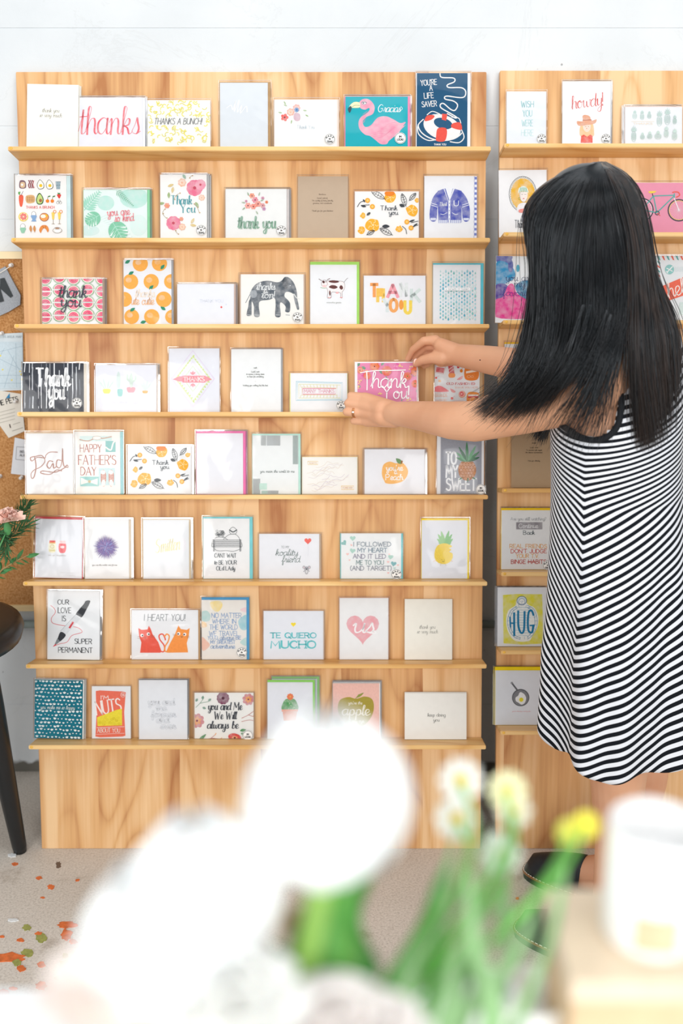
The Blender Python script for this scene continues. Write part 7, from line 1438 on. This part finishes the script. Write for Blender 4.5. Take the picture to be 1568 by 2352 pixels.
def strands(name, guides, count, mt, rad=.00055, seg=26, spread=.006, thick=.012, seed=0, clump=0, lmin=.86, parent=w_, end=.010):
    rs = np.random.RandomState(seed); GP = np.stack([resamp(G_(g), seg + 1) for g in guides]); ng = len(guides); allv = []; t = np.linspace(0, 1, seg + 1)[:, None]
    cen = rs.rand(max(1, clump)) if clump else None
    for s in range(count):
        u = rs.rand() if not clump else min(.999, max(0, cen[rs.randint(clump)] + rs.randn() * .008)); u *= (ng - 1); i = min(int(u), ng - 2); f = u - i; f2 = f
        P = GP[i] * (1 - f2) + GP[i + 1] * f2
        L_ = lmin + (1.04 - lmin) * rs.rand() ** .6; P = resamp(P, seg + 1) if L_ > 1 else np.stack([np.interp(t[:, 0] * L_, t[:, 0], P[:, k]) for k in range(3)], 1)
        ph = rs.rand(3) * 6.28; am = rs.randn(3) * spread; dy = (rs.rand() - .35) * thick
        P = P + np.stack([am[k] * (np.sin(t[:, 0] * (2.2 + 1.5 * rs.rand()) + ph[k]) - math.sin(ph[k])) for k in range(3)], 1) * np.array([1, .5, .6])
        P[:, 1] += dy * np.minimum(1, t[:, 0] * 5); P += (rs.randn(3) * end)[None, :] * t ** 3
        allv.append(P)
    A_ = on_scalp(np.stack(allv), rs); T_ = np.gradient(A_, axis=1); T_ /= np.linalg.norm(T_, axis=2, keepdims=True) + 1e-9
    e = np.cross(T_, np.array([0.05, 1, .1])); e /= np.linalg.norm(e, axis=2, keepdims=True) + 1e-9; g = np.cross(T_, e)
    tp = (1 - np.linspace(0, 1, seg + 1) ** 3 * .8)[None, :, None] * rad * (0.7 + .6 * rs.rand(count))[:, None, None]
    V = np.stack([A_ + (e * math.cos(a) + g * math.sin(a)) * tp for a in (0, 2.094, 4.189)], 2)      # count, seg+1, 3, 3
    iv = np.array(world(w_).inverted()); V = V.reshape(-1, 3) + iv[:3, 3]
    base = (np.arange(count)[:, None, None] * (seg + 1) + np.arange(seg)[None, :, None]) * 3; j = np.arange(3)[None, None, :]; j2 = (j + 1) % 3
    Fq = np.stack([base + j, base + j2, base + 3 + j2, base + 3 + j], -1).reshape(-1, 4)
    me = bpy.data.meshes.new(name); me.vertices.add(len(V)); me.vertices.foreach_set('co', V.astype(np.float32).ravel()); me.loops.add(Fq.size); me.loops.foreach_set('vertex_index', Fq.astype(np.int32).ravel()); me.polygons.add(len(Fq)); me.polygons.foreach_set('loop_start', np.arange(0, Fq.size, 4, dtype=np.int32)); me.update(calc_edges=True)
    me.polygons.foreach_set('use_smooth', [True] * len(Fq)); o = link(name, me, mt, parent); o['kind'] = 'stuff'; return o
PA = [
 [(1366, 375, 1.87), (1315, 392, 1.86), (1250, 426, 1.855), (1208, 478, 1.85), (1207, 532, 1.84), (1222, 585, 1.83), (1227, 650, 1.82), (1217, 725, 1.80), (1202, 790, 1.79), (1180, 850, 1.79), (1150, 895, 1.79), (1096, 936, 1.79)],
 [(1368, 375, 1.865), (1312, 402, 1.81), (1252, 455, 1.79), (1228, 510, 1.785), (1232, 560, 1.78), (1238, 650, 1.78), (1238, 740, 1.77), (1222, 830, 1.76), (1175, 905, 1.765), (1118, 955, 1.78)],
 [(1371, 375, 1.86), (1318, 430, 1.77), (1280, 510, 1.75), (1270, 600, 1.745), (1270, 700, 1.73), (1266, 790, 1.72), (1238, 870, 1.72), (1195, 925, 1.735), (1160, 965, 1.755)],
 [(1373, 375, 1.86), (1340, 440, 1.755), (1318, 540, 1.73), (1310, 640, 1.72), (1308, 740, 1.695), (1296, 810, 1.68), (1270, 870, 1.685), (1236, 912, 1.70), (1214, 945, 1.72)],
 [(1376, 374, 1.86), (1362, 440, 1.745), (1355, 540, 1.722), (1350, 650, 1.705), (1348, 740, 1.675), (1338, 800, 1.655), (1314, 845, 1.655), (1285, 880, 1.66), (1262, 905, 1.675)],
 [(1379, 374, 1.86), (1382, 440, 1.742), (1392, 540, 1.72), (1398, 640, 1.70), (1398, 720, 1.675), (1390, 770, 1.655), (1372, 805, 1.647), (1348, 835, 1.645), (1325, 858, 1.645)],
 [(1382, 374, 1.86), (1400, 440, 1.745), (1422, 530, 1.725), (1434, 620, 1.705), (1436, 700, 1.68), (1432, 745, 1.66), (1418, 780, 1.65), (1402, 806, 1.645), (1388, 832, 1.645)]]
PB = [
 [(1382, 374, 1.86), (1412, 430, 1.75), (1438, 520, 1.725), (1448, 620, 1.70), (1450, 720, 1.668), (1452, 820, 1.655), (1456, 900, 1.655), (1462, 970, 1.655), (1468, 1022, 1.66)],
 [(1384, 374, 1.86), (1425, 425, 1.765), (1454, 520, 1.75), (1465, 620, 1.72), (1470, 720, 1.68), (1474, 820, 1.663), (1480, 900, 1.663), (1486, 970, 1.665), (1490, 1020, 1.67)],
 [(1387, 374, 1.865), (1438, 420, 1.79), (1468, 510, 1.785), (1480, 610, 1.755), (1492, 710, 1.70), (1502, 810, 1.683), (1508, 900, 1.685), (1512, 970, 1.69), (1512, 1010, 1.695)],
 [(1390, 374, 1.87), (1445, 412, 1.82), (1474, 490, 1.81), (1486, 580, 1.79), (1500, 670, 1.735), (1528, 750, 1.715), (1536, 840, 1.712), (1536, 920, 1.718), (1534, 980, 1.725)],
 [(1392, 374, 1.875), (1448, 408, 1.84), (1478, 480, 1.83), (1490, 570, 1.82), (1506, 650, 1.785), (1542, 720, 1.765), (1556, 790, 1.755), (1556, 860, 1.76), (1550, 930, 1.765)]]
hair = empty('hair', (.53, 1.80, 0)); hair.parent = w_; hair.matrix_basis = Matrix.Identity(4)
def sheetm(guides, k0, k1, off, mt, name):
    GP = [resamp(G_(g), 41) for g in guides]; n_ = len(GP); rows = []
    for i in range(n_ - 1):
        for f in (0, .25, .5, .75): rows.append(GP[i] * (1 - f) + GP[i + 1] * f)
    rows.append(GP[-1]); vs = []; a, b = int(k0 * 40), int(k1 * 40)
    for r_ in rows: vs += [Vector(p) + Vector((0, off, 0)) for p in r_[a:b]]
    c_ = b - a; o = MB().add(vs, [(i * c_ + j, i * c_ + j + 1, (i + 1) * c_ + j + 1, (i + 1) * c_ + j) for i in range(len(rows) - 1) for j in range(c_ - 1)]).build(name, mt, hair, True)
    s_ = o.modifiers.new('t', 'SOLIDIFY'); s_.thickness = .006; s_.offset = 0; return o
sheetm(PA, 0.02, .80, .010, HM1, 'under_layer'); sheetm(PB, 0.02, .90, .008, HM2, 'under_layer')
MB().ell(SCC, SCR, (hl, hf, hu), 40, 26).build('scalp_layer', HM1, hair, True)
strands('strands', PA, 3400, HM1, .0007, 26, .004, .014, 1, 0, .84, hair, .007)
strands('strands', PA, 500, HM1, .0006, 26, .007, .018, 2, 30, .95, hair, .014)
strands('strands', PB, 2300, HM2, .0007, 26, .0035, .012, 3, 0, .90, hair, .006)
strands('strands', PB, 300, HM1, .0007, 26, .006, .014, 4, 18, .9, hair, .010)
PD = [[(1330, 700, 1.665), (1300, 800, 1.655), (1262, 880, 1.67), (1215, 935, 1.71), (1195, 985, 1.735)], [(1380, 700, 1.665), (1350, 800, 1.645), (1312, 870, 1.65), (1262, 930, 1.665), (1215, 1005, 1.70)],
      [(1400, 720, 1.66), (1375, 800, 1.64), (1350, 880, 1.64), (1320, 940, 1.645), (1275, 1015, 1.66)], [(1420, 740, 1.66), (1400, 810, 1.64), (1372, 890, 1.64), (1345, 950, 1.64), (1312, 1030, 1.65)],
      [(1430, 740, 1.66), (1412, 820, 1.64), (1392, 890, 1.64), (1378, 960, 1.64), (1350, 1025, 1.65)], [(1435, 750, 1.66), (1420, 830, 1.64), (1402, 900, 1.64), (1392, 960, 1.64), (1385, 1010, 1.65)]]
strands('loose_strands', PD, 270, HM1, .0006, 20, .007, .006, 6, 16, .65, hair, .012)
PE = [[(1250, 930, 1.93), (1240, 970, 1.93), (1224, 1010, 1.93)], [(1270, 930, 1.93), (1262, 970, 1.93), (1250, 1018, 1.93)]]
strands('front_tips', PE, 200, HM1, .0008, 12, .003, .02, 7, 0, .8, hair, .004)
